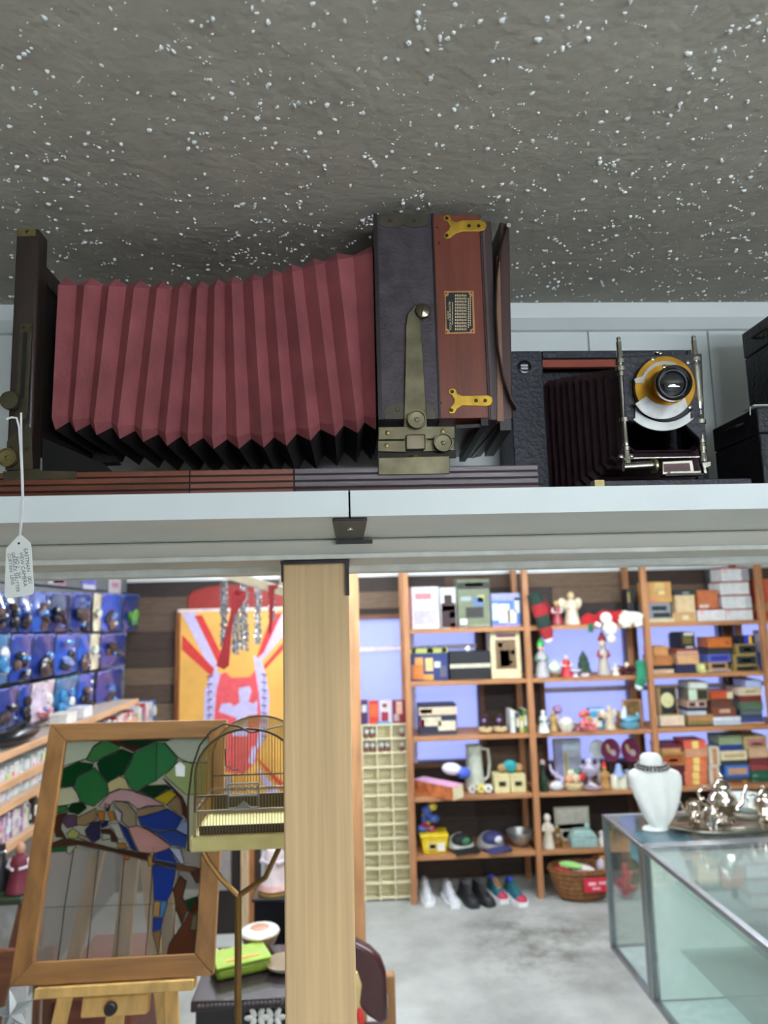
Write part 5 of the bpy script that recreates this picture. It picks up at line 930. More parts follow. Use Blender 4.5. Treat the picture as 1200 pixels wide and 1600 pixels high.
def pack(x0, x1, yt, yb, kind, label, seed, grp):
    rn = random.Random(seed); ym = (yt+yb)/2
    Ya, Yb = PX(x0, ym, XI).y, PX(x1, ym, XI).y; xm = (x0+x1)/2; zb, zt = PX(xm, yb, XI).z, PX(xm, yt, XI).z
    Yc = (Ya+Yb)/2; h = (Yb-Ya)/2*.96; t = thing('packaged_toy', label, 'packaged toy', (XI-.03, Yc, zb), grp)
    blue = rn.choice(((30, 62, 150), (26, 50, 128), (44, 84, 180), (24, 40, 96)))
    cards = {'b': blue, 'w': (206, 190, 206), 'c': (206, 200, 176), 'g': (26, 50, 110), 'k': (52, 110, 160)}
    # pouch lofted: flat card edges, swollen middle
    rings = []
    for k in range(7):
        v = k/6; th = .006+.022*sin(pi*min(1, v*1.15))*(1 if kind != 'c' else .3)
        rings.append([(XI-.03-th*.4, Yc-h, zb+(zt-zb)*v), (XI-.03+th*.5, Yc-h*.6, zb+(zt-zb)*v), (XI-.03+th, Yc, zb+(zt-zb)*v), (XI-.03+th*.5, Yc+h*.6, zb+(zt-zb)*v), (XI-.03-th*.4, Yc+h, zb+(zt-zb)*v), (XI-.03-th*.6, Yc, zb+(zt-zb)*v)])
    MB().loft(rings).build('pouch', M(cards[kind], .25, var=.3, scale=18, coat=.5), t)
    # header strip facing the aisle and the shopper
    hc = {'b': (110, 120, 196), 'w': (214, 200, 210), 'c': (214, 208, 186), 'g': (60, 90, 170), 'k': (80, 150, 190)}[kind]
    MB().box(XI-.034, XI-.03, Yc-h, Yc+h, zt-.012, zt+.008).build('header_card', M(hc, .4), t)
    # product inside: dark lumps facing the viewer (towards -y) and the aisle (+x)
    cols = {'b': ((30, 28, 34), (52, 44, 50), (70, 56, 56), (20, 20, 26), (110, 84, 76), (120, 140, 190)), 'w': ((226, 214, 214), (150, 90, 100), (210, 150, 160)), 'c': ((226, 220, 200),), 'g': ((96, 150, 60), (70, 130, 50)), 'k': ((226, 228, 232), (60, 130, 180))}[kind]
    for k in range(rn.randint(3, 5) if kind != 'c' else 1):
        MB().ell((XI-.014+rn.uniform(-.004, .008), Yc-h*.5+rn.uniform(-.25, .6)*h, zb+(zt-zb)*rn.uniform(.14, .66)), .02, h*rn.uniform(.2, .6), (zt-zb)*rn.uniform(.06, .2), 9, rot=Matrix.Rotation(rn.uniform(-.6, .6), 3, 'X')).build('product', M(rn.choice(cols), .3, var=.4, scale=40), t)
    for k in range(rn.randint(1, 3)):  # pale and blue spots painted on as highlights of the shiny bags
        MB().ell((XI+.004, Yc-h*.5+rn.uniform(-.2, .5)*h, zb+(zt-zb)*rn.uniform(.1, .85)), .01, h*rn.uniform(.08, .2), rn.uniform(.006, .014), 8).build('highlight_spot', M(rn.choice(((70, 150, 230), (90, 170, 240), (210, 220, 232), (206, 214, 226))), .15, .3), t)
    MB().cyl((XW-.005, Yc, zt+.004), (XI-.01, Yc, zt+.006), .003, n=7).build('peg_hook', STEEL, t)
rows = [('top', 985, [(-28, 2, 'b'), (3, 17, 'b'), (18, 40, 'b'), (42, 61, 'b'), (62, 85, 'b'), (86, 120, 'b'), (122, 152, 'b'), (155, 167, 'c'), (168, 200, 'b'), (201, 225, 'g')], lambda x: 926+x*.02, lambda x: 988-x*.015),
        ('middle', 1050, [(-30, 0, 'b'), (2, 26, 'k'), (28, 62, 'b'), (63, 95, 'b'), (97, 132, 'b'), (133, 149, 'b'), (150, 164, 'c'), (166, 205, 'b')], lambda x: 994-x*.01, lambda x: 1070-x*.16),
        ('bottom', 1100, [(-20, 3, 'c'), (5, 40, 'b'), (42, 58, 'b'), (60, 95, 'w'), (97, 130, 'k'), (132, 155, 'b'), (160, 200, 'b')], lambda x: 1082-x*.19, lambda x: 1142-x*.24)]
sd = 100
for rn_, yy, its, ft_, fb_ in rows:
    for i, (a, b, k) in enumerate(its):
        sd += 1; nm = {'b': 'blue bagged toy', 'w': 'white and pink carded toy', 'c': 'slim cream carded item', 'g': 'bagged toy with green figure', 'k': 'sky blue and white bagged toy'}[k]
        pack(a, b, ft_((a+b)/2), fb_((a+b)/2), k, '%s, %s from the left in the %s peg row' % (nm, POS[i], rn_), sd, 'packaged toys on the slat wall')
# wooden shelves below the slat wall, with cases and books
XS = -1.30
def lshelf(pxa, pya, pxb, pyb, label):
    a, b = PX(pxa, pya, XS), PX(pxb, pyb, XS); z = (a.z+b.z)/2
    t = thing('wall_shelf', label, 'shelf', ((XL+XS)/2, (a.y+b.y)/2, z-.02)); MB().box(XL+.001, XS, 2.3, min(b.y, YW-.03), z-.022, z-.002).build('board', M((190, 176, 160), .5), t)
    MB().box(XS, XS+.014, 2.3, min(b.y, YW-.03), z-.03, z).build('front_edge', wood((206, 160, 120), 'y', .2, 6), t, bev=.002); return z, min(b.y, YW-.03)
zs1, ye1 = lshelf(0, 1166, 213, 1098, 'upper left wall shelf with a pink pine edge below the slat wall'); zs2, ye2 = lshelf(0, 1252, 68, 1228, 'middle left wall shelf carrying pale disc cases'); zs3, ye3 = lshelf(0, 1322, 55, 1290, 'lower left wall shelf carrying mixed books')
def uprights(z0, y): pass
rn = random.Random(21)
def ordn(i): return '%d%s' % (i, 'th' if 10 <= i % 100 <= 20 else {1: 'st', 2: 'nd', 3: 'rd'}.get(i % 10, 'th'))
def bookrow(z, zt, y0, y1, pal, nm, cat, lab, grp, t0=.012, t1=.02):
    y = y0; i = 0
    while y < y1:
        th = rn.uniform(t0, t1); c = rn.choice(pal); h = (zt-z)*rn.uniform(.78, .93); i += 1
        t = thing(nm, '%s, %s from its near end' % (lab, ordn(i)), cat, (XS-.08, y+th/2, z+E0), grp)
        MB().box(XS-.16, XS-.015+rn.uniform(-.006, .004), y+.0005, y+th-.0005, z+E0, z+h).build('case', M(c, .25, var=.2, scale=40), t)
        MB().box(XS-.016, XS-.008, y+.002, y+th-.002, z+h*.3, z+h*rn.uniform(.5, .9)).build('spine_print', M(rn.choice(((220, 150, 170), (150, 160, 190), (120, 120, 130), (220, 220, 214), (190, 200, 150))), .4), t)
        y += th
bookrow(zs2, zs1-.05, 2.6, 3.4, ((206, 210, 206), (196, 200, 204), (214, 206, 210), (186, 196, 190)), 'disc_case', 'disc case', 'pale disc case on the middle left shelf', 'disc cases on the middle left shelf', .016, .024)
bookrow(zs3, zs2-.04, 2.7, 3.1, ((214, 206, 200), (196, 170, 190), (220, 216, 214), (150, 110, 150)), 'book', 'book', 'pale or mauve book on the lower left shelf', 'books on the lower left shelf')
bookrow(zs3, zs2-.03, 3.14, 3.42, ((196, 160, 110), (70, 54, 48), (206, 180, 130), (50, 44, 46)), 'book', 'book', 'tan or dark spined book on the lower left shelf', 'tan books on the lower left shelf', .018, .03)
bookrow(zs1-.2, zs1-.045, 3.9, 5.0, ((206, 206, 210), (190, 60, 60), (70, 110, 170), (220, 220, 216)), 'disc_case', 'disc case', 'disc case in the row under the upper left shelf', 'disc cases under the upper left shelf', .03, .05)
lshelf(130, 1150, 213, 1128, 'far left wall shelf holding disc cases behind the stained glass')
for i, (px, py, c) in enumerate(((128, 1121, (226, 222, 226)), (102, 1124, (232, 228, 220)))):
    p_ = PX(px, py, XS-.04); t = thing('paper_box', 'white paper box on the upper left shelf, %s one' % ('further', 'nearer')[i], 'box', (p_.x, p_.y, zs1+E0)); MB().box(p_.x-.05, p_.x+.03, p_.y-.06, p_.y+.06, zs1+E0, zs1+.04).build('box', M(c), t, bev=.002); MB().box(p_.x-.051, p_.x+.031, p_.y-.061, p_.y+.061, zs1+.041, zs1+.052).build('lid', M(c), t, bev=.002)
p_ = PX(25, 1150, XS-.03); t = thing('black_bag', 'black glossy bag lying on the upper left shelf', 'bag', (p_.x, p_.y, zs1+E0)); MB().ell((p_.x, p_.y, zs1+.037), .06, .18, .036, 14).build('bag', M((22, 22, 26), .3), t); MB().tube([(p_.x, p_.y-.08, zs1+.066), (p_.x+.03, p_.y, zs1+.085), (p_.x, p_.y+.08, zs1+.066)], .008, 6).build('strap', M((26, 26, 30)), t)
# ------------------------------------------------------------------ banner on the plank wall
YBn = YW-.045
bn = thing('wall_banner', 'yellow and red printed banner with a white cross on the plank wall', 'banner', P(365, 1300, YBn))
xr = 470
MB().plate([(283, 957), (xr, 951), (xr, 1300), (276, 1300)], YBn, .012).build('cloth', M((226, 170, 84), .6, var=.14, scale=5), bn)
RD, LV = M((206, 56, 52), .6), M((196, 186, 226), .6)
def bpl(pts, mat, nm, k): MB().plate(pts, YBn-.012-.001*k, .001).build(nm, mat, bn)
bpl([(284, 958), (306, 957), (340, 1040), (336, 1060)], LV, 'white_ray', 1); bpl([(304, 962), (316, 961), (350, 1030), (342, 1040)], RD, 'red_ray', 2); bpl([(285, 992), (335, 1045), (332, 1058), (284, 1015)], RD, 'red_ray', 2)
bpl([(443, 957), (xr, 957), (xr, 962), (408, 1034), (404, 1022)], LV, 'white_ray', 1); bpl([(425, 960), (441, 957), (412, 1020), (400, 1030)], RD, 'red_ray', 2); bpl([(xr, 985), (414, 1046), (412, 1040), (xr, 972)], RD, 'red_ray', 2)
bpl([(335, 1060), (352, 1050), (362, 1059), (390, 1058), (400, 1046), (412, 1060), (416, 1090), (410, 1150), (400, 1190), (380, 1210), (350, 1205), (330, 1180), (324, 1120), (328, 1080)], M((222, 86, 92), .6), 'red_shield', 1)
bpl([(373, 1075), (390, 1072), (393, 1080), (388, 1096), (396, 1100), (402, 1094), (402, 1116), (386, 1118), (388, 1150), (362, 1150), (370, 1122), (342, 1112), (346, 1100), (360, 1098), (366, 1104), (374, 1098)], LV, 'white_cross', 3)
bpl([(335, 1046), (345, 1052), (338, 1080), (334, 1130), (338, 1170), (330, 1172), (318, 1130), (320, 1080), (328, 1056)], LV, 'left_band', 2); bpl([(396, 1024), (408, 1030), (416, 1056), (421, 1090), (418, 1140), (406, 1170), (400, 1168), (408, 1120), (404, 1080), (400, 1054)], LV, 'right_band', 2)
bpl([(395, 1165), (402, 1168), (396, 1196), (388, 1190)], LV, 'lower_band', 2); bpl([(398, 1180), (xr, 1250), (xr, 1268), (404, 1190)], RD, 'red_ray', 2); bpl([(400, 1196), (xr, 1276), (xr, 1298), (425, 1260)], LV, 'white_ray', 1)
m = MB(); r5 = random.Random(5)
for k in range(9):
    y = 1056+k*12; m.plate([(322+r5.uniform(0, 3), y), (332, y-1), (331, y+2.2), (323, y+3)], YBn-.0145, .0006); m.plate([(409, y-4), (417, y-2), (416, y+1), (409, y-1)], YBn-.0145, .0006)
    m.plate([(325, y+4), (327, y+4), (326.5, y+8), (324.5, y+8)], YBn-.0145, .0006); m.plate([(412, y+2), (414, y+2), (413.5, y+6), (411.5, y+6)], YBn-.0145, .0006)
m.build('band_lettering', M((70, 62, 120), .6), bn)['kind'] = 'stuff'
MB().box(P(279, 954, YBn).x, P(xr, 954, YBn).x, YBn-.018, YBn+.002, P(365, 955, YBn).z, P(365, 950, YBn).z).build('top_hem', M((222, 200, 196), .6), bn)
MB().plate([(276, 957), (283, 957), (277, 1300), (270, 1300)], YBn, .02).build('side_pole', wood((120, 70, 30), 'z'), bn)
rc = thing('arched_sign', 'plain dark red arched board fixed above the banner', 'sign', P(370, 957, YW-.03)); MB().plate([(294, 960), (294, 932), (302, 924), (322, 918), (350, 914), (xr, 912), (xr, 960)], YW-.022, .015).build('board', M((150, 44, 36), .6, var=.08), rc, bev=.003); MB().plate([(294, 951), (xr, 945), (xr, 951), (294, 957)], YW-.038, .004).build('lower_rail', M((130, 36, 30), .6), rc)
# hanging bar with silver tinsel strands and red ribbons
YT = 3.3
tb = thing('hanging_bar', 'short whitewashed bar carrying tinsel strands', 'rack', P(375, 900, YT))
MB().bar(P(344, 893, YT-.1), P(460, 930, YT+.5), .03, .045).build('bar', wood((214, 204, 176), 'y', .12, 6), tb, bev=.003); MB().bar(P(356, 893, YT), P(356, 893, YT)+Vector((0, 0, ZC-P(356, 893, YT).z)), .02, .02).build('drop_rod', M((190, 186, 170)), tb); MB().bar(P(440, 920, YT+.4), P(440, 920, YT+.4)+Vector((0, 0, ZC-P(440, 920, YT+.4).z)), .02, .02).build('drop_rod', M((190, 186, 170)), tb)
SIL = M((206, 210, 216), .15, .9, var=.2, scale=60)
names = ['leftmost silver tinsel strand on the whitewashed bar', 'silver tinsel strand just right of the red ribbon', 'long silver tinsel strand in the middle of the bar', 'silver tinsel strand before the banner centre', 'rightmost short silver tinsel strand on the bar']
for i, (px, y0, y1, w_) in enumerate(((350, 908, 1028, 9), (368, 930, 1022, 8), (381, 912, 1016, 11), (403, 918, 1006, 8), (425, 925, 970, 8))):
    Yt_ = YT-.04+.1*i; t = thing('tinsel_strand', names[i], 'tinsel', P(px, y1, Yt_), 'silver tinsel strands'); r7 = random.Random(i); m = MB(); m.cyl(P(px, y0-8, Yt_), P(px, y1, Yt_), .002, n=6); m.build('cord', STR, t); m = MB(); n_ = int((y1-y0)*2.6)
    for k in range(n_):
        y = y0+(y1-y0)*k/n_; s_ = .004+.005*r7.random(); q_ = P(px+r7.uniform(-w_, w_)*.55, y, Yt_)+Vector((0, r7.uniform(-.012, .012), 0)); a1, a2 = r7.uniform(0, 6), r7.uniform(0, 6)
        d1 = Vector((cos(a1), sin(a1)*.5, sin(a2))).normalized()*s_*1.5; d2 = d1.orthogonal().normalized()*s_*.7; m.prism([q_-d1, q_+d2, q_+d1, q_-d2], d1.cross(d2).normalized()*.0012)
    m.build('foil_leaves', SIL, t, smooth=0)
for i, pts in enumerate((((362, 926), (372, 922), (384, 924), (384, 936), (374, 950), (366, 962), (362, 990), (358, 1040), (350, 1046), (338, 1040), (345, 1020), (352, 990), (360, 960)), ((419, 914), (430, 913), (427, 960), (424, 990), (419, 990), (421, 960)))):
    t = thing('red_ribbon', ('long red ribbon hanging beside the silver tinsel', 'short red ribbon at the right end of the bar')[i], 'ribbon', P(pts[7 % len(pts)][0], pts[-1][1], YT-.06+.36*i)); MB().plate(pts, YT-.06+.25*i, .004).build('ribbon', M((150, 14, 26), .6), t, bev=.001); MB().ell(P(pts[1][0], pts[1][1]+3, YT-.065+.36*i), .016, .008, .014).build('knot', M((150, 14, 26), .6), t)
# ------------------------------------------------------------------ stained glass panel on an easel
fo = Vector((-0.49516, 1.6, 1.11790)); fy_, fl2, frr = .04792402, .29761687, -.01530705; FWd, FHt = .40300645, .51253568
u_ = Vector((cos(fy_), sin(fy_), 0)); n_ = Vector((sin(fy_), -cos(fy_), 0)); v_ = Vector((0, 0, 1))*cos(fl2)-n_*sin(fl2)
FU = u_*cos(frr)+v_*sin(frr); FV = v_*cos(frr)-u_*sin(frr); FN = FU.cross(FV).normalized()
if FN.y > 0: FN = -FN
def FP(u, v, d=0): return fo+FU*u+FV*v+FN*d          # frame plane coordinates, d towards the viewer
def onplane(px, py, d=0):
    r = ray(px, py); q = fo+FN*d; t = (q-ORG).dot(FN)/r.dot(FN); return ORG+r*t
OAK = wood((152, 108, 60), 'x', .25, 8, .5); OAKZ = wood((148, 104, 56), 'z', .25, 8, .5)
sg = thing('stained_glass_panel', 'oak framed stained glass panel of a blue bird on a branch', 'stained glass', fo)
Wf, Hf, fw = FWd/2, FHt, .040
def fbar(a, b, c, d, nm, mat, d0=-.012, d1=.012): MB().prism([FP(*a, d1), FP(*b, d1), FP(*c, d1), FP(*d, d1)], FN*(d0-d1)).build(nm, mat, sg, bev=.002)
fbar((-Wf, 0), (Wf, 0), (Wf-fw, fw), (-Wf+fw, fw), 'bottom_rail', OAK); fbar((-Wf, Hf), (Wf, Hf), (Wf-fw, Hf-fw), (-Wf+fw, Hf-fw), 'top_rail', OAK)
fbar((-Wf, 0), (-Wf, Hf), (-Wf+fw, Hf-fw), (-Wf+fw, fw), 'left_stile', OAKZ); fbar((Wf, 0), (Wf, Hf), (Wf-fw, Hf-fw), (Wf-fw, fw), 'right_stile', OAKZ)
A_ = lambda x, y: (x/2.609, 1100+y/2.609); C_ = lambda x, y: (60+x/4, 1110+y/4)
LEAD = M((34, 32, 32), .5, .4)
lead = MB()
def clipuv(p):
    q = p-fo; u = max(-Wf+fw-.004, min(Wf-fw+.004, q.dot(FU))); v = max(fw-.004, min(Hf-fw+.004, q.dot(FV))); return u, v
def piece(pts, col, k=1, mapf=C_, op=.8, tl=.55, nm='glass_piece', line=True):
    pl_ = []
    for x, y in pts:
        u, v = clipuv(onplane(*mapf(x, y))); pl_.append(FP(u, v, -.003+.0012*k))
    MB().prism(pl_, FN*-.001).build(nm, glassmat(col, op, .15, 'stained_glass', tl, .03, .3), sg, smooth=0)
    if line: lead.tube([p+FN*.0003 for p in pl_], .0011, 5, closed=True)
# clear textured panes (two rows of five) and the pale backdrop above
CLR = (206, 204, 200)
topx = [200, 300, 402, 508, 625, 735, 850]; midx = [155, 262, 375, 490, 610, 715, 830]; botx = [110, 232, 350, 470, 590, 700, 815]
for i in range(6):
    piece([(topx[i], 585), (topx[i+1], 585), (midx[i+1], 826-i*3), (midx[i], 830-i*3)], CLR, 0, A_, .2, .4, 'clear_pane'); piece([(midx[i], 830-i*3), (midx[i+1], 826-i*3), (botx[i+1], 1070-i*5), (botx[i], 1075-i*5)], CLR, 0, A_, .2, .4, 'clear_pane')
piece([(258, 125), (885, 105), (850, 590), (195, 600)], (196, 198, 184), 0, A_, .62, .5, 'pale_backdrop', False)
G1, G2, G3 = (58, 140, 74), (12, 84, 40), (70, 150, 92)
for pts, col in (([(160, 160), (410, 155), (340, 225), (300, 300), (140, 350)], (216, 224, 206)), ([(790, 200), (860, 150), (1100, 145), (1080, 320), (950, 330), (880, 300)], (216, 224, 212)), ([(870, 320), (1070, 330), (1050, 520), (920, 525), (790, 410)], (192, 208, 150)),
        ([(300, 310), (340, 230), (415, 180), (510, 225), (490, 265), (400, 300), (345, 325)], (78, 150, 84)), ([(125, 370), (250, 320), (345, 335), (330, 370), (240, 415), (225, 475), (115, 480)], G2), ([(365, 330), (400, 295), (520, 240), (595, 270), (575, 330), (530, 400), (430, 450), (385, 400)], (8, 76, 38)),
        ([(235, 430), (260, 385), (350, 355), (425, 450), (435, 520), (345, 600), (265, 575), (225, 480)], (56, 136, 76)), ([(590, 270), (740, 195), (735, 440), (590, 505), (560, 450), (528, 395)], (58, 142, 84)), ([(740, 195), (790, 205), (870, 300), (845, 350), (735, 440)], (70, 152, 96)), ([(510, 160), (850, 150), (800, 190), (740, 190), (600, 255), (520, 205)], (18, 74, 46)),
        ([(410, 160), (500, 155), (520, 190), (640, 225), (600, 260), (500, 215)], (110, 62, 34)), ([(430, 455), (500, 405), (545, 430), (570, 495), (500, 490), (440, 515)], (218, 210, 160)), ([(600, 510), (680, 470), (800, 465), (830, 490), (720, 550)], (14, 62, 34)), ([(720, 550), (800, 490), (865, 525), (800, 590)], (206, 186, 44)), ([(800, 590), (870, 525), (905, 560), (900, 660), (850, 630)], (170, 146, 116)),
        ([(105, 490), (210, 475), (260, 545), (250, 575), (180, 590), (95, 600)], (218, 218, 190)), ([(375, 600), (440, 520), (520, 490), (640, 510), (780, 590), (620, 615), (560, 570), (470, 565), (430, 615)], (212, 176, 180)), ([(185, 610), (210, 580), (280, 570), (300, 610), (250, 650), (190, 635)], (18, 58, 28)), ([(95, 605), (180, 595), (185, 625), (130, 640), (95, 640)], (60, 140, 66)),
        ([(130, 680), (150, 650), (240, 655), (240, 720), (180, 735)], (108, 82, 104)), ([(240, 670), (360, 610), (365, 680), (290, 720), (240, 715)], (172, 146, 106)), ([(370, 625), (415, 630), (410, 700), (390, 705), (368, 650)], (214, 140, 52)), ([(430, 630), (465, 630), (480, 680), (450, 695)], (214, 140, 52)), ([(415, 580), (450, 590), (440, 628), (420, 628)], (40, 36, 40)),
        ([(465, 580), (510, 565), (560, 580), (610, 640), (612, 720), (560, 730), (520, 690), (525, 640)], (172, 156, 130)), ([(465, 600), (520, 640), (515, 695), (490, 690), (480, 650)], (206, 196, 206)), ([(615, 620), (680, 595), (780, 595), (800, 615), (700, 650), (620, 665)], (172, 148, 120)), ([(620, 670), (810, 615), (900, 670), (860, 740), (740, 755), (640, 715)], (44, 72, 168)), ([(900, 670), (940, 710), (930, 780), (860, 745)], (170, 184, 220)), ([(640, 715), (740, 757), (860, 745), (930, 785), (920, 860), (820, 840)], (58, 88, 172)),
        ([(560, 735), (620, 720), (740, 770), (830, 850), (760, 890), (630, 890)], (218, 170, 166)), ([(500, 700), (550, 735), (620, 885), (575, 860), (540, 790)], (34, 62, 150)), ([(290, 750), (330, 700), (385, 690), (385, 800), (340, 830), (300, 790)], (62, 56, 92)), ([(385, 690), (440, 690), (430, 720), (395, 735)], (40, 50, 100)), ([(440, 710), (500, 705), (540, 800), (490, 800), (470, 750)], (206, 204, 190)), ([(175, 770), (215, 735), (255, 765), (240, 800), (190, 800)], (194, 194, 116)), ([(250, 770), (300, 790), (330, 825), (250, 800)], (186, 166, 130)),
        ([(60, 860), (180, 815), (170, 880), (60, 885)], (46, 132, 68)), ([(180, 825), (240, 840), (195, 900), (175, 890)], (206, 212, 180)), ([(400, 770), (440, 760), (460, 800), (400, 810)], (206, 204, 190))): piece(pts, col)
BRW = (104, 64, 42)
for pts, col in (([(70, 835), (160, 800), (330, 825), (500, 870), (500, 890), (250, 840), (60, 860)], BRW), ([(500, 865), (700, 895), (680, 940), (480, 890)], (92, 54, 36)), ([(680, 905), (730, 900), (725, 970), (690, 972)], (206, 166, 96)), ([(730, 935), (1000, 985), (995, 1015), (880, 1000), (735, 965)], (140, 96, 56)), ([(90, 720), (120, 650), (190, 635), (150, 670), (140, 740), (175, 800), (110, 790)], (100, 62, 42)), ([(385, 745), (450, 740), (490, 790), (500, 825), (455, 820), (450, 775), (395, 765)], (98, 58, 38)), ([(490, 830), (540, 830), (560, 860), (500, 870)], (196, 140, 74)), ([(780, 425), (800, 440), (900, 540), (935, 620), (935, 700), (905, 650), (890, 560)], (96, 56, 38)), ([(530, 905), (575, 915), (560, 935), (535, 930)], (226, 120, 60))): piece(pts, col, 2)
for pts, col in (([(625, 610), (690, 590), (700, 600), (735, 650), (720, 655), (620, 645)], (42, 74, 172)), ([(690, 585), (735, 590), (752, 650), (720, 650)], (206, 212, 232)), ([(622, 655), (720, 655), (702, 760), (680, 805), (628, 800)], (44, 80, 184)), ([(628, 805), (655, 805), (650, 868), (622, 862)], (206, 170, 120)), ([(655, 805), (682, 805), (668, 866), (650, 868)], (110, 170, 224)), ([(625, 870), (665, 872), (655, 922), (622, 928)], (50, 84, 186)), ([(622, 932), (657, 925), (645, 1030)], (176, 142, 100)), ([(705, 755), (735, 700), (760, 720), (745, 790), (770, 830), (740, 900), (715, 830)], (120, 76, 52)), ([(770, 850), (795, 790), (805, 850), (790, 1035), (680, 1037), (690, 980), (740, 905)], (128, 74, 48)), ([(755, 800), (800, 785), (815, 840), (770, 855)], (20, 90, 46)), ([(785, 860), (822, 850), (815, 922), (775, 920)], (206, 218, 176)), ([(775, 690), (830, 660), (830, 730), (800, 730)], (120, 70, 60)), ([(805, 780), (830, 770), (828, 830), (812, 838)], (200, 216, 176))): piece(pts, col, 2, A_)
lead.build('lead_came', LEAD, sg)
tgp = thing('price_tag', 'small white price tag stuck on the stained glass leaf', 'price tag', onplane(282, 1213, .004)); MB().prism([onplane(*C_(x, y), .004) for x, y in ((860, 410), (855, 345), (885, 320), (918, 350), (912, 415))], FN*.001).build('card', M((226, 230, 232)), tgp); MB().prism([onplane(*C_(x, y), .0052) for x, y in ((882, 332), (890, 332), (886, 338))], FN*.0004).build('hole', M((60, 60, 60)), tgp)
# easel
es = thing('easel', 'pale wooden easel holding the stained glass panel', 'easel', (fo.x, fo.y+.1, 0)); EW = wood((204, 164, 96), 'z', .2, 8, .5)
def eb(a, b, w1, w2, nm): MB().bar(a, b, w1, w2, side=FU).build(nm, EW, es, bev=.002)
MB().prism([FP(-.145, -.003, .03), FP(.165, -.003, .03), FP(.165, -.022, .03), FP(-.145, -.022, .03)], FN*-.055).build('tray', EW, es, bev=.002)
MB().prism([FP(-.055, -.024, .014), FP(.075, -.024, .014), FP(.075, -.060, .014), (FP(-.055, -.060, .014))], FN*-.03).build('tray_block', EW, es, bev=.004)
q_ = FP(.006, -.045, .014); MB().lathe([(.006, 0), (.006, .006), (.012, .008), (.012, .018), (.009, .022)], q_, FN, 16).build('knob', M((24, 24, 26), .4), es)
def leg(ut, vt, px, Yb, nm):
    a = FP(ut, vt, -.03); dv = FV*-1; b = a+dv*((a.z-.001)/FV.z); b.x = px; MB().bar(a, b, .028, .018, side=FU).build(nm, EW, es, bev=.002)
leg(-.055, .36, fo.x-.24, 0, 'front_leg'); leg(.06, .36, fo.x+.26, 0, 'front_leg')
eb(FP(0, .42, -.045), FP(0, -.55, -.045)+Vector((0, .0, 0)), .035, .02, 'mast')
eb(FP(0, .36, -.065), Vector((fo.x, fo.y+.75, .012)), .03, .02, 'rear_leg'); eb(FP(-.1, .33, -.05), FP(.11, .33, -.05), .03, .018, 'cross_bar')
# ------------------------------------------------------------------ bird cage on its stand
YC = 1.32
bc = thing('bird_cage', 'arched brass wire bird cage with a pale yellow tray', 'bird cage', P(385, 1330, YC+.09))
CW = M((150, 122, 66), .35, .7); CWD = M((84, 70, 50), .4, .6); x0, x1 = P(296, 1318, YC).x, P(475, 1318, YC).x; zt0, zt1 = P(370, 1330, YC).z, P(370, 1306, YC).z; D = .17
MB().box(x0, x1, YC, YC+D, zt0, zt1).build('tray', M((206, 196, 134), .5, var=.08), bc, bev=.004)
bx0_, bx1_ = x0+.008, x1-.008; zr = P(370, 1268, YC).z; zs_ = P(370, 1210, YC).z; za = P(370, 1140, YC).z; xm_ = (bx0_+bx1_)/2; hw = (bx1_-bx0_)/2
MB().box(bx0_+.006, bx1_-.006, YC+.012, YC+.014, zt1, P(370, 1292, YC).z).build('seed_guard', M((58, 56, 52), .6), bc); MB().box(bx0_+.006, bx1_-.006, YC+D-.014, YC+D-.012, zt1, zr-.008).build('seed_guard', M((58, 54, 40), .6), bc)
def arch(Y, k=1.): return [(bx0_, Y, zt1)]+[(xm_-hw*cos(a), Y, zs_+(za-zs_)*sin(a)*k) for a in [pi*i/16 for i in range(17)]]+[(bx1_, Y, zt1)]
for Y in (YC+.004, YC+D-.004): MB().tube(arch(Y), .0022, 7).build('arch_hoop', CWD, bc)
m = MB(); n = 34
def wtop(t): c = 1-2*t; return zs_+(za-zs_)*math.sqrt(max(0, 1-c*c))
for Y in (YC+.004, YC+D-.004):
    for i in range(1, n):
        t = i/n; m.tube([(bx0_+2*hw*t, Y, zt1), (bx0_+2*hw*t, Y, wtop(t))], .00055, 4)
for i in range(1, 14):
    y = YC+.004+(D-.008)*i/14; m.tube([(p[0], y, p[2]) for p in arch(y)], .00055, 4)
m.build('wire_bars', CW, bc)
for Y in (YC+.004, YC+D-.004):
    for z in (zr, P(370, 1243, YC).z): MB().bar((bx0_, Y, z), (bx1_, Y, z), .003, .006 if z == zr else .003).build('cross_rail', CWD if z != zr else M((140, 128, 100), .4, .5), bc)
for s in (bx0_, bx1_):
    for z in (zr,): MB().bar((s, YC+.004, z), (s, YC+D-.004, z), .003, .006).build('cross_rail', CWD, bc)
    MB().box(s-.003, s+.003, YC+.001, YC+.006, zt1, zr).build('corner_post', M((150, 140, 104), .4, .5), bc)
dx0, dx1, dz0, dz1 = P(357, 1240, YC).x, P(404, 1240, YC).x, P(380, 1262, YC).z, P(380, 1224, YC).z
dr = thing_ = MB(); GR = M((120, 122, 120), .4, .6)
for a, b in (((dx0, dz0), (dx1, dz0)), ((dx0, dz1), (dx1, dz1)), ((dx0, dz0), (dx0, dz1)), ((dx1, dz0), (dx1, dz1)), ((dx0, (dz0+dz1)/2), (dx1, (dz0+dz1)/2))): dr.bar((a[0], YC-.002, a[1]), (b[0], YC-.002, b[1]), .0025, .0025)
for k in range(5): xx = dx0+(dx1-dx0)*(k+.5)/5; dr.tube([(xx+.0045*cos(a), YC-.002, dz1-.008+.0045*sin(a)) for a in [2*pi*i/10 for i in range(10)]], .0008, 5, closed=True)
dr.prism([((dx0+dx1)/2-.014, YC-.003, dz0), ((dx0+dx1)/2+.014, YC-.003, dz0), ((dx0+dx1)/2, YC-.003, dz0+.012)], (0, .002, 0)); dr.build('feeder_door', GR, bc)
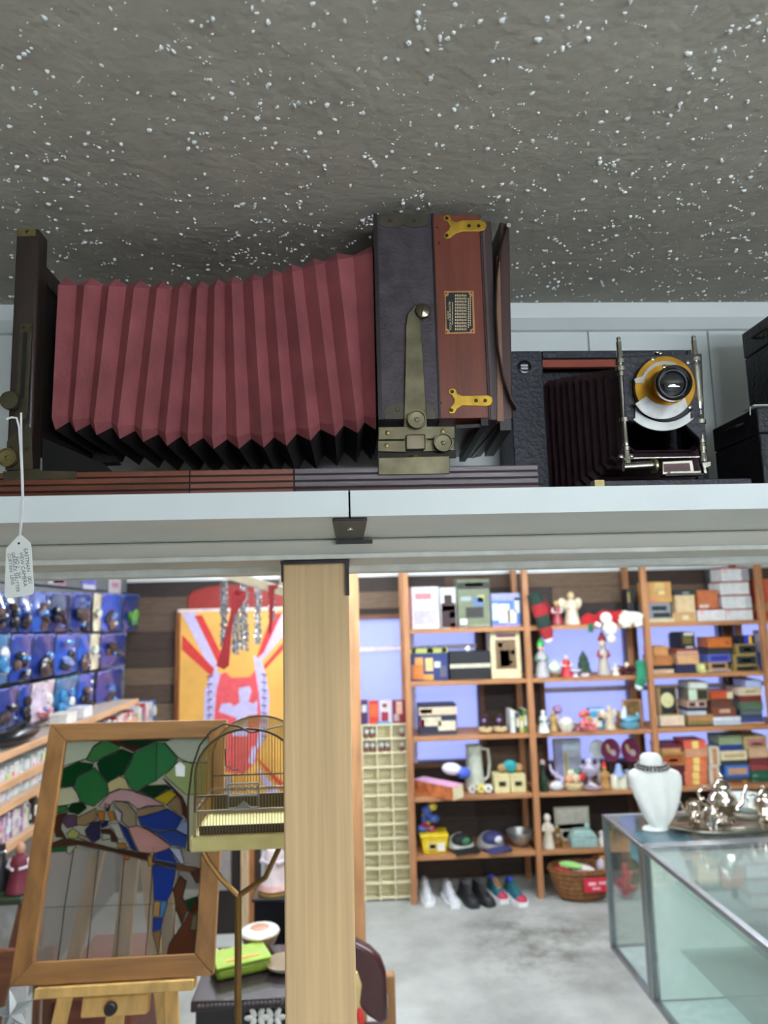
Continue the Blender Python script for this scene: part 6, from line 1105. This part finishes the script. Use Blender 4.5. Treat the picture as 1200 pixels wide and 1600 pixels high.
MB().tube([P(352, 1170, YC+.08), P(352, 1196, YC+.08), P(366, 1203, YC+.08), P(374, 1202, YC+.08)], .0012, 5).build('swing', M((60, 50, 40)), bc)
MB().tube([P(x, y, YC-.01) for x, y in ((294, 1330), (294, 1250), (300, 1200), (312, 1165), (330, 1142), (350, 1131), (372, 1135), (392, 1145))]+[P(392, 1145, YC-.01)+Vector((.06, .09, .0))], .0018, 6).build('carry_hoop', M((66, 56, 44), .4, .6), bc)
cs = thing('cage_stand', 'slim brass pole stand with forked arms under the bird cage', 'stand', (P(372, 1500, YC+.08).x, YC+.08, 0)); pX = P(372, 1500, YC+.08).x; BS = M((136, 104, 58), .35, .75)
zf_ = P(372, 1400, YC+.08).z
MB().cyl((pX, YC+.08, .012), (pX, YC+.08, zf_), .0065).build('pole', BS, cs); MB().tube([(pX, YC+.08, zf_), P(345, 1372, YC+.08), P(325, 1345, YC+.08), P(318, 1331, YC+.08)], .005, 7).build('arm', BS, cs); MB().tube([(pX, YC+.08, zf_), (pX+.05, YC+.08, zf_+.03), (pX+.085, YC+.08, zt0-.002)], .005, 7).build('arm', BS, cs)
MB().lathe([(.06, 0), (.06, .008), (.03, .02), (.01, .03)], (pX, YC+.08, .0006), n=24).build('foot', BS, cs)
# ------------------------------------------------------------------ black lacquer chest with bits on it
zT = .80; ya_, yb_ = PZ(390, 1560, zT).y, PZ(390, 1478, zT).y; xa_, xb_ = PZ(312, 1545, zT).x, -.14
lc_ = thing('lacquer_chest', 'black lacquer chest with white floral inlay', 'chest', ((xa_+xb_)/2, (ya_+yb_)/2, 0)); LQ = M((18, 17, 18), .18, coat=.6)
MB().box(xa_, xb_, ya_+.012, yb_, .06, zT-.03).build('body', LQ, lc_, bev=.003); MB().box(xa_-.012, xb_+.012, ya_, yb_+.005, zT-.03, zT-.001).build('top', M((44, 34, 38), .25, coat=.5), lc_, bev=.004)
for sx in (xa_+.03, xb_-.03):
    for sy in (ya_+.04, yb_-.04): MB().box(sx-.025, sx+.025, sy-.025, sy+.025, 0.0005, .06).build('foot', LQ, lc_)
for k in range(2): MB().box(xa_+.02, xb_-.02, ya_+.004, ya_+.012, .2+.27*k, .44+.27*k).build('drawer', LQ, lc_, bev=.003)
INL = M((206, 208, 206), .3)
for px in (402, 428):
    p_ = P(px, 1590, ya_+.003); m = MB()
    for k in range(6): m.ell(p_+Vector((.022*cos(k*1.05), 0, .014*sin(k*1.05))), .014, .0015, .008, 8, rot=Matrix.Rotation(-k*1.05, 3, 'Y'))
    m.ell(p_+Vector((.005, 0, -.035)), .028, .0015, .009, 8); m.build('inlay_flower', INL, lc_)
m = MB()
for k in range(26): m.ell(Vector((xa_+.012+k*(xb_-xa_-.02)/25, ya_-.001, zT-.012)), .0055, .003, .005, 7)
m.build('bead_edge', M((110, 104, 108), .3, .4), lc_)
def topxy(px, py): return PZ(px, py, zT)
p_ = topxy(384, 1530); t = thing('clutch_bag', 'lime green clutch bag with an orange stripe on the lacquer chest', 'bag', (p_.x, p_.y, zT)); a_, b_ = topxy(338, 1536), topxy(424, 1516); d_ = (b_-a_); d_.z = 0; nn = Vector((-d_.y, d_.x, 0)).normalized()
c_ = (a_+b_)/2+nn*.05; c_.z = zT+.019; MB().obox(c_, d_/2, nn*.055, (0, 0, .018)).build('bag', M((108, 132, 34), .5), t, bev=.012); MB().obox(c_+Vector((0, 0, .020)), d_/2*1.01, nn*.057, (0, 0, .004)).build('flap', M((140, 168, 52), .45), t, bev=.003)
MB().obox(c_+Vector((0, 0, .025))-nn*.03, d_/2*.6, nn*.006, (0, 0, .001)).build('stripe', M((206, 150, 70)), t)
p_ = topxy(406, 1482); lat('trinket_bowl', 'round white trinket bowl with a brown painted centre', 'bowl', Vector((p_.x, p_.y, 0)), zT, (('bowl', [(.03, 0), (.05, .02), (.062, .045), (.064, .05), (.058, .05)], (150, 120, 90), .3), ('lid', [(.062, .05), (.06, .056), (.03, .062), (.0002, .064)], (206, 210, 200), .3), ('painting', [(.03, .0625), (.02, .0645), (.0002, .0655)], (170, 120, 90), .4)))
p_ = topxy(444, 1514); lat('saucer', 'pale saucer half hidden by the pine post', 'plate', Vector((p_.x, p_.y, 0)), zT, (('saucer', [(.03, 0), (.05, .012), (.056, .02), (.05, .02), (.02, .008)], (206, 206, 186), .3), ('rim', [(.05, .0195), (.056, .021), (.058, .022)], (120, 100, 70), .3)))
for i, (px, py) in enumerate(((352, 1512), (345, 1500), (362, 1502))):
    p_ = topxy(px, py); t = thing('glass_bead_string', 'string of clear glass beads left of the clutch bag, %s' % ('front', 'left', 'right')[i], 'beads', (p_.x, p_.y, zT), 'bead strings on the lacquer chest'); m = MB(); r8 = random.Random(i)
    for k in range(18): m.ell(p_+Vector((r8.uniform(-.025, .025), r8.uniform(-.015, .015), .005+r8.uniform(0, .02))), .006, .006, .006, 8)
    m.build('beads', M((206, 196, 206), .1), t); MB().tube([p_+Vector((-.025, 0, .004)), p_+Vector((0, .01, .01)), p_+Vector((.025, 0, .004))], .001, 5).build('thread', STR, t)
# low cabinet with upright boards behind, figurine on a pedestal
YK = 4.5
kb = thing('wall_cabinet', 'tall narrow dark cabinet with pine and brown stiles under the banner', 'cabinet', (P(380, 1400, YK).x, YK+.15, 0)); zk = P(380, 1290, YK).z
MB().box(P(330, 1400, YK).x, P(443, 1400, YK).x, YK+.02, YK+.3, .001, zk).build('carcass', M((34, 24, 22), .6), kb)
for a, b, c in ((376, 389, (206, 176, 140)), (389.5, 397, (170, 108, 60)), (398, 407, (56, 38, 32))): MB().box(P(a, 1400, YK).x, P(b, 1400, YK).x, YK, YK+.02, .001, zk).build('stile', wood(c, 'z'), kb, bev=.002)
MB().box(P(408.5, 1400, YK).x, P(414, 1400, YK).x, YK-.005, YK+.02, .001, zk).build('metal_strip', M((196, 206, 206), .3, .3), kb); MB().box(P(340, 1400, YK).x, P(360, 1400, YK).x, YK, YK+.02, .25, .9).build('grey_panel', M((150, 140, 140), .6), kb)
YG = 2.9; zg = P(428, 1393, YG).z; pg = P(429, 1393, YG)
pd = thing('pedestal', 'black pedestal behind the pine post', 'pedestal', (pg.x, YG, 0)); MB().box(pg.x-.07, pg.x+.07, YG-.06, YG+.06, .03, zg-.012).build('column', M((20, 20, 24), .3), pd, bev=.004); MB().box(pg.x-.08, pg.x+.08, YG-.07, YG+.07, 0.0005, .03).build('plinth', M((24, 24, 28), .3), pd, bev=.003); MB().box(pg.x-.078, pg.x+.078, YG-.068, YG+.068, zg-.012, zg-.001).build('cap', M((26, 26, 30), .3), pd, bev=.003)
MB().ell((pg.x-.02, YG-.062, zg-.14), .02, .003, .05, 10, rot=Matrix.Rotation(.3, 3, 'Y')).build('painted_flower', M((150, 90, 84)), pd)
t = figurine('lady_figurine', 'porcelain lady in a wide white and pink gown on the pedestal', 429, zg+.011, .2, (222, 206, 206), (226, 214, 206), (206, 196, 206), Y=YG, ypx=1360, w=1.2); MB().lathe([(.062, -.011), (.062, -.0015), (.056, -.001)], (wloc(t).x, YG, zg+.011), n=20).build('gilt_base', M((176, 146, 80), .4, .4), t); MB().lathe([(.052, .0), (.06, .004), (.05, .03), (.042, .05)], (wloc(t).x, YG, zg+.0125), n=16).build('pink_hem', M((222, 176, 170), .4), t)
# ------------------------------------------------------------------ left lower corner
rcst = thing('wooden_chest', 'reddish brown wooden chest on the floor behind the easel', 'chest', PZ(110, 1700, 0)+Vector((0, .3, 0))); q_ = P(85, 1548, 2.25); q2 = P(141, 1548, 2.25)
MB().box(q_.x, q2.x+.12, 2.25, 2.6, .03, q_.z-.03).build('body', wood((110, 58, 42), 'x', .3, 5), rcst, bev=.004); MB().box(q_.x-.01, q2.x+.13, 2.24, 2.61, q_.z-.03, q_.z).build('lid', wood((118, 62, 46), 'x', .3, 5), rcst, bev=.004)
for sx in (q_.x+.03, q2.x+.09): MB().box(sx-.02, sx+.02, 2.27, 2.58, 0.0005, .03).build('runner', wood((80, 44, 34), 'y'), rcst)
Yd = 2.55; pd_ = P(25, 1402, Yd)
sid = thing('side_table', 'small white topped folding table with crossed brown legs at the left edge', 'table', (P(12, 1430, Yd).x, Yd+.1, 0)); x0, x1 = P(-60, 1420, Yd).x, P(32, 1420, Yd).x; zt_s = P(10, 1405, Yd).z
MB().box(x0, x1, Yd, Yd+.25, zt_s-.02, zt_s).build('top', M((46, 60, 40), .5), sid, bev=.003); MB().box(x0+.01, x1-.01, Yd+.1, Yd+.11, .35, zt_s-.03).build('white_board', M((206, 208, 206), .6), sid)
for a, b in (((x0, .001), (x1, zt_s-.02)), ((x1, .001), (x0, zt_s-.02))): MB().bar((a[0], Yd+.03, a[1]), (b[0], Yd+.03, b[1]), .02, .03).build('leg', wood((104, 66, 44), 'z'), sid)
for x in (x0+.02, x1-.02): MB().box(x-.012, x+.012, Yd+.2, Yd+.22, .001, zt_s-.02).build('leg', wood((104, 66, 44), 'z'), sid)
figurine('porcelain_doll', 'brown haired doll in a dark red dress on the left edge table', 30, zt_s, .16, (110, 40, 56), (176, 130, 104), (200, 190, 200), Y=Yd+.06, ypx=1370, w=1.1)
lat('dark_vase', 'dark bottle vase beside the brown haired doll', 'vase', 0, zt_s, (('vase', [(.025, 0), (.035, .05), (.015, .1), (.012, .15)], (40, 40, 44), .2), ('neck_ring', [(.0125, .12), (.018, .125), (.0125, .13)], (150, 150, 156), .2, .5)), Y=Yd+.08, z=1380)
so = thing('star_ornament', 'silver wire star ornament in the lower left corner', 'ornament', P(20, 1620, 1.45)); c0 = P(20, 1582, 1.45); m = MB(); pts = []
for k in range(10): r = .042 if k % 2 == 0 else .017; a = pi/2+k*pi/5+.2; pts.append(c0+Vector((r*cos(a), 0, r*sin(a))))
ctr = c0+Vector((0, -.012, 0)); k0 = [ctr]+pts
m.add(k0+[c0+Vector((0, .012, 0))], [(0, 1+i, 1+(i+1) % 10) for i in range(10)]+[(11, 1+(i+1) % 10, 1+i) for i in range(10)]); m.build('star', M((190, 196, 200), .25, .7), so, smooth=0); MB().cyl((c0.x, c0.y, .012), c0-Vector((0, 0, .02)), .004, n=8).build('stem', STEEL, so); MB().lathe([(.07, 0), (.07, .006), (.01, .014)], (c0.x, c0.y, .0006)).build('foot', STEEL, so)
ch = thing('wooden_chair', 'old brown wooden chair frame at the left edge behind the star', 'chair', (P(10, 1500, 2.0).x, 2.1, 0)); xx = P(6, 1500, 2.0).x
for dx in (-.2, .0):
    for dy in (0, .3): MB().bar((xx+dx, 2.0+dy, .001), (xx+dx, 2.0+dy, .42 if dy == 0 else P(5, 1560, 2.0).z), .03, .03).build('leg', wood((96, 58, 38), 'z'), ch, bev=.003)
MB().box(xx-.22, xx+.02, 1.98, 2.32, .42, .45).build('seat', wood((110, 68, 44), 'x'), ch, bev=.004); zz = P(5, 1565, 2.0).z; MB().box(xx-.2, xx, 2.29, 2.31, zz-.1, zz).build('backrest', wood((110, 68, 44), 'x'), ch, bev=.004)
# ------------------------------------------------------------------ leather backed chair behind the post
YCh = 2.2
dc = thing('dining_chair', 'wooden chair with a burgundy leather back beside the pine post', 'chair', (P(560, 1600, YCh).x, YCh+.1, 0))
BUR = M((62, 26, 30), .28, coat=.4, var=.1)
back = [(505, 1456), (535, 1455), (556, 1461), (578, 1473), (594, 1489), (602, 1508), (604, 1545), (605, 1580), (601, 1587), (592, 1587), (575, 1577), (560, 1560), (530, 1545), (505, 1540)]
MB().plate(back, YCh+.04, .045).build('back_cushion', BUR, dc, bev=.012)
WCh = wood((140, 100, 60), 'z', .25, 6)
for px, t0 in ((608, 1519), (520, 1519)): x = P(px, 1560, YCh+.07).x; MB().box(x-.018, x+.018, YCh+.05, YCh+.085, .001, P(px, t0, YCh+.07).z).build('rear_leg', WCh, dc, bev=.005)
xs0, xs1 = P(516, 1560, YCh+.07).x, P(612, 1560, YCh+.07).x
MB().box(xs0, xs1, YCh+.05, YCh+.45, .43, .47).build('seat', BUR, dc, bev=.012)
for x in (xs0+.02, xs1-.02): MB().box(x-.016, x+.016, YCh+.4, YCh+.43, .001, .43).build('front_leg', WCh, dc, bev=.003)
MB().box(P(602, 1580, YCh).x, P(607, 1580, YCh).x, YCh+.044, YCh+.049, P(604, 1588, YCh).z, P(604, 1568, YCh).z).build('paper_label', M((226, 226, 220)), dc)
sd_ = thing('straw_doll', 'straw doll with a red ribbon peeking out beside the pine post', 'doll', (P(556, 1600, 1.9).x, 1.9, P(556, 1640, 1.9).z)); q_ = P(553, 1560, 1.9)
MB().lathe([(.01, .06), (.02, .03), (.014, -.01), (.022, -.05), (.028, -.1)], q_, n=12).build('straw', M((190, 166, 110), .9, bump=.4), sd_); MB().ell(q_+Vector((.012, -.01, -.045)), .012, .01, .03).build('ribbon', M((196, 40, 40)), sd_); MB().cyl((q_.x, q_.y, .001), q_-Vector((0, 0, .09)), .006, n=8).build('broom_stick', WCh, sd_)
# ------------------------------------------------------------------ glass showcases
zT2 = .97; cA = PZ(945, 1272, zT2); cB = PZ(1003, 1320, zT2); xc = (cA.x+cB.x)/2; yF_, yM_ = cA.y, cB.y; zBt = P(958, 1482, yF_).z
GLS = glassmat((246, 253, 250), .03, .02, 'case_glass', 0, .02, .3); GTOP = glassmat((245, 252, 250), .05, .03, 'case_top_glass', 0, .2, .6)
def showcase(label, y0, y1, x0, x1, near):
    t = thing('glass_showcase', label, 'display case', ((x0+x1)/2, (y0+y1)/2, 0), 'glass showcases'); b = .011
    for x in (x0, x1):
        for y in (y0+b, y1-b): MB().box(x-b, x+b, y-b, y+b, zBt, zT2).build('corner_post', ALU, t, bev=.002)
        for z in (zBt+b, zT2-b*.6): MB().box(x-b, x+b, y0+2*b, y1-2*b, z-b, z+b*.6).build('side_rail', ALU, t, bev=.002)
        MB().box(x-.003, x+.003, y0+2*b, y1-2*b, zBt+b*1.7, zT2-b*1.7).build('side_glass', GLS, t, smooth=0)
    for y in (y0+b, y1-b):
        for z in (zBt+b, zT2-b*.6): MB().box(x0+b, x1-b, y-b, y+b, z-b, z+b*.6).build('end_rail', ALU, t, bev=.002)
    MB().box(x0+b, x1-b, y0+2*b, y1-2*b, zT2-.006, zT2-.001).build('top_glass', GTOP, t, smooth=0)
    MB().box(x0+b, x1-b, y0+2*b, y1-2*b, zBt+.002, zBt+.012).build('deck', M((214, 222, 226), .35), t)
    for sx in (x0+.3, x1-.05):
        for sy in (y0+.06, y1-.06): MB().box(sx-.02, sx+.02, sy-.02, sy+.02, .001, zBt-.0015).build('leg', M((90, 92, 96), .4, .5), t)
    return t
xR_ = xc+.62
s1 = showcase('far glass showcase with a cyan box inside', yM_+.003, yF_, xc, xR_, 0); MB().box(xc+.011, xR_-.011, yF_-.028, yF_-.024, zBt+.02, zT2-.02).build('end_glass', GLS, s1, smooth=0)
s2 = showcase('near glass showcase with glass shelves and a pale end panel', .75, yM_-.003, xc, xR_, 1)
MINT = M((236, 244, 240), .4, var=.04); MB().box(xc+.012, xR_-.012, yM_-.036, yM_-.028, zBt+.02, zT2-.02).build('end_panel', MINT, s2)
for zq, xq in ((P(1045, 1388, yM_-.1).z, xc+.09), (P(1058, 1520, yM_-.2).z, xc+.09)): MB().box(xq, xR_-.02, .8, yM_-.05, zq-.004, zq+.004).build('glass_shelf', glassmat((236, 250, 245), .06, .02, 'shelf_glass', 0, .02, .4), s2, smooth=0)
MB().box(xc+.1, xc+.3, yM_-.5, yM_-.3, .3, .32).build('under_board', wood((206, 180, 120), 'x'), s2)
for k in range(2): MB().box(xR_-.16+.09*k, xR_-.155+.09*k, .8, yM_-.05, zBt+.012, zT2-.02).build('sliding_door', glassmat((226, 244, 238), .12, .02, 'door_glass'), s2, smooth=0); MB().box(xR_-.168+.09*k, xR_-.147+.09*k, yM_-.07, yM_-.05, zBt+.012, zT2-.02).build('door_stile', ALU, s2)
zc0 = P(985, 1355, yM_+.1).z
t = thing('cyan_box', 'bright cyan carton inside the far showcase', 'box', (xc+.14, yM_+.17, zBt+.0125)); MB().box(xc+.03, xc+.24, yM_+.09, yM_+.21, zc0, zT2-.02).build('carton', M((60, 176, 214), .4), t, bev=.002); MB().box(xc+.1, xc+.17, yM_+.12, yM_+.18, zBt+.0126, zc0).build('stand', M((206, 214, 220), .3), t)
lat('wine_glass', 'clear stemmed glass standing on the deck of the far showcase', 'glass', Vector((xc+.075, yM_+.06, 0)), zBt+.0122, (('foot', [(.028, 0), (.026, .003), (.004, .008), (.004, .05)], (206, 214, 216), .05, .2), ('bowl', [(.004, .05), (.02, .06), (.03, .085), (.028, .115), (.026, .115), (.02, .07)], (206, 216, 218), .05, .2)))
# necklace bust on top
def ZT(px, py): return PZ(px, py, zT2)
bp_ = ZT(1026, 1298); nb = thing('necklace_bust', 'white necklace display bust with a dark bead necklace', 'display bust', (bp_.x, bp_.y, zT2)); YN = bp_.y
WBU = M((196, 199, 194), .5, var=.03); k_ = YN/FPX
prof = [(1179, .03, 1018), (1182, .041, 1018), (1190, .045, 1019), (1197, .046, 1020), (1200, .056, 1020), (1203, .08, 1021), (1207, .098, 1023), (1214, .106, 1025), (1228, .103, 1027), (1244, .092, 1029), (1260, .078, 1031), (1276, .06, 1032), (1288, .042, 1032), (1295, .024, 1032)]
rings = []
for y, r, cx in prof:
    c0 = P(cx, y, YN); rings.append([(c0.x+r*cos(a), YN+.012+(.032 if r > .05 else .03)*(1 if sin(a) > 0 else -1)*abs(sin(a))**(.6 if r > .05 else 1)-(.012 if abs(cos(a)) < .25 and sin(a) < 0 and r > .055 else 0), c0.z) for a in [2*pi*i/32 for i in range(32)]])
MB().loft(rings).build('torso', WBU, nb, smooth=50)
c0 = P(1030, 1289, YN); MB().lathe([(.05, 0), (.052, .004), (.046, .012), (.02, .016), (.016, c0.z-zT2+.004)], (bp_.x, YN+.012, zT2+E0), n=20, sy=.6).build('foot', WBU, nb)
NK = M((56, 46, 44), .3, .3)
for dz, rx in ((0, .054), (-.01, .064)):
    m = MB(); c0 = P(1020, 1193, YN)
    for i in range(26): a = 2*pi*i/26; m.ell((c0.x+rx*cos(a), YN+.012+rx*.78*sin(a), c0.z+dz-.004*(1-sin(a))), .0062, .0062, .0062, 7)
    m.build('bead_strand', NK, nb)
# silver tea set on an oval tray
SV = M((196, 188, 176), .12, 1., var=.12, scale=30, name='silver_plate')
tp = ZT(1132, 1292); tr = thing('silver_tray', 'oval silver serving tray on the showcase', 'tray', (tp.x, tp.y, zT2))
m = MB(); m.lathe([(.2, 0), (.21, .004), (.235, .012), (.24, .016), (.235, .0165), (.205, .008), (.0002, .006)], (tp.x, tp.y, zT2+E0), n=44, sy=.5); m.build('tray', SV, tr)
m = MB(); m.tube([(tp.x+.238*cos(a), tp.y+.119*sin(a), zT2+.0155) for a in [2*pi*i/48 for i in range(48)]], .004, 6, closed=True); m.build('rope_rim', SV, tr)
def teapot(label, px, h, s, spout, Ydy=0, name='teapot', cat='teapot', lidded=True):
    x = P(px, 1280, tp.y+Ydy).x; y = tp.y+Ydy; z = zT2+.014; t = thing(name, label, cat, (x, y, z), 'silver tea set')
    MB().lathe([(.03*s, 0), (.034*s, .006), (.022*s, .018), (.04*s, .03*h), (.056*s, .5*h*.1+.04), (.06*s, .075*h), (.05*s, .1*h), (.032*s, .115*h), (.03*s, .13*h), (.036*s, .138*h)], (x, y, z), n=24).build('body', SV, t, smooth=60)
    if lidded: MB().lathe([(.036*s, .138*h), (.034*s, .142*h), (.022*s, .155*h), (.008*s, .162*h), (.006*s, .168*h), (.011*s, .174*h), (.0085*s, .182*h), (.0002, .186*h)], (x, y, z), n=20).build('lid', SV, t, smooth=60)
    d = spout; MB().tube([(x+d*.05*s, y, z+.055*h), (x+d*.08*s, y, z+.07*h), (x+d*.088*s, y, z+.1*h), (x+d*.105*s, y, z+.135*h)], [.014*s, .011*s, .008*s, .006*s], 9).build('spout', SV, t)
    MB().tube([(x-d*.034*s, y, z+.125*h), (x-d*.075*s, y, z+.14*h), (x-d*.1*s, y, z+.115*h), (x-d*.09*s, y, z+.075*h), (x-d*.054*s, y, z+.055*h)], .006*s, 8).build('handle', SV, t)
    for k in range(4): a = pi/4+k*pi/2; MB().tube([(x+.03*s*cos(a), y+.03*s*sin(a), z+.02), (x+.036*s*cos(a), y+.036*s*sin(a), z+.008), (x+.034*s*cos(a), y+.034*s*sin(a), z)], .005, 6).build('foot', SV, t)
    return t
teapot('large silver teapot at the middle of the tray', 1132, 1.0, 1.0, 1, .02); teapot('small silver creamer at the left of the tray', 1086, .6, .55, -1, .05, 'creamer', 'creamer', False); teapot('silver sugar pot at the right of the tray', 1197, .7, .7, 1, .03, 'sugar_pot', 'sugar pot'); teapot('silver cup in front on the tray', 1108, .45, .5, 1, -.075, 'cup', 'cup', False)
p_ = P(1112, 1296, tp.y-.09); t = thing('price_tag', 'small white tag hanging from the silver tea set', 'price tag', (p_.x, p_.y, p_.z)); MB().plate([(1105, 1298), (1105, 1284), (1112, 1279), (1120, 1284), (1120, 1298)], tp.y-.085, .0015).build('card', M((226, 226, 220)), t); MB().tube([P(1112, 1282, tp.y-.086), P(1112, 1270, tp.y-.06), P(1110, 1262, tp.y-.04)], .0008, 5).build('thread', STR, t)
p_ = ZT(1192, 1283); lat('white_dish', 'white oval dish at the right end of the showcase', 'dish', Vector((p_.x+.05, p_.y+.16, 0)), zT2, (('dish', [(.08, 0), (.12, .02), (.14, .04), (.13, .04), (.08, .012)], (214, 226, 224), .15), ('rim', [(.13, .0395), (.141, .041), (.143, .042)], (190, 200, 198), .15)))
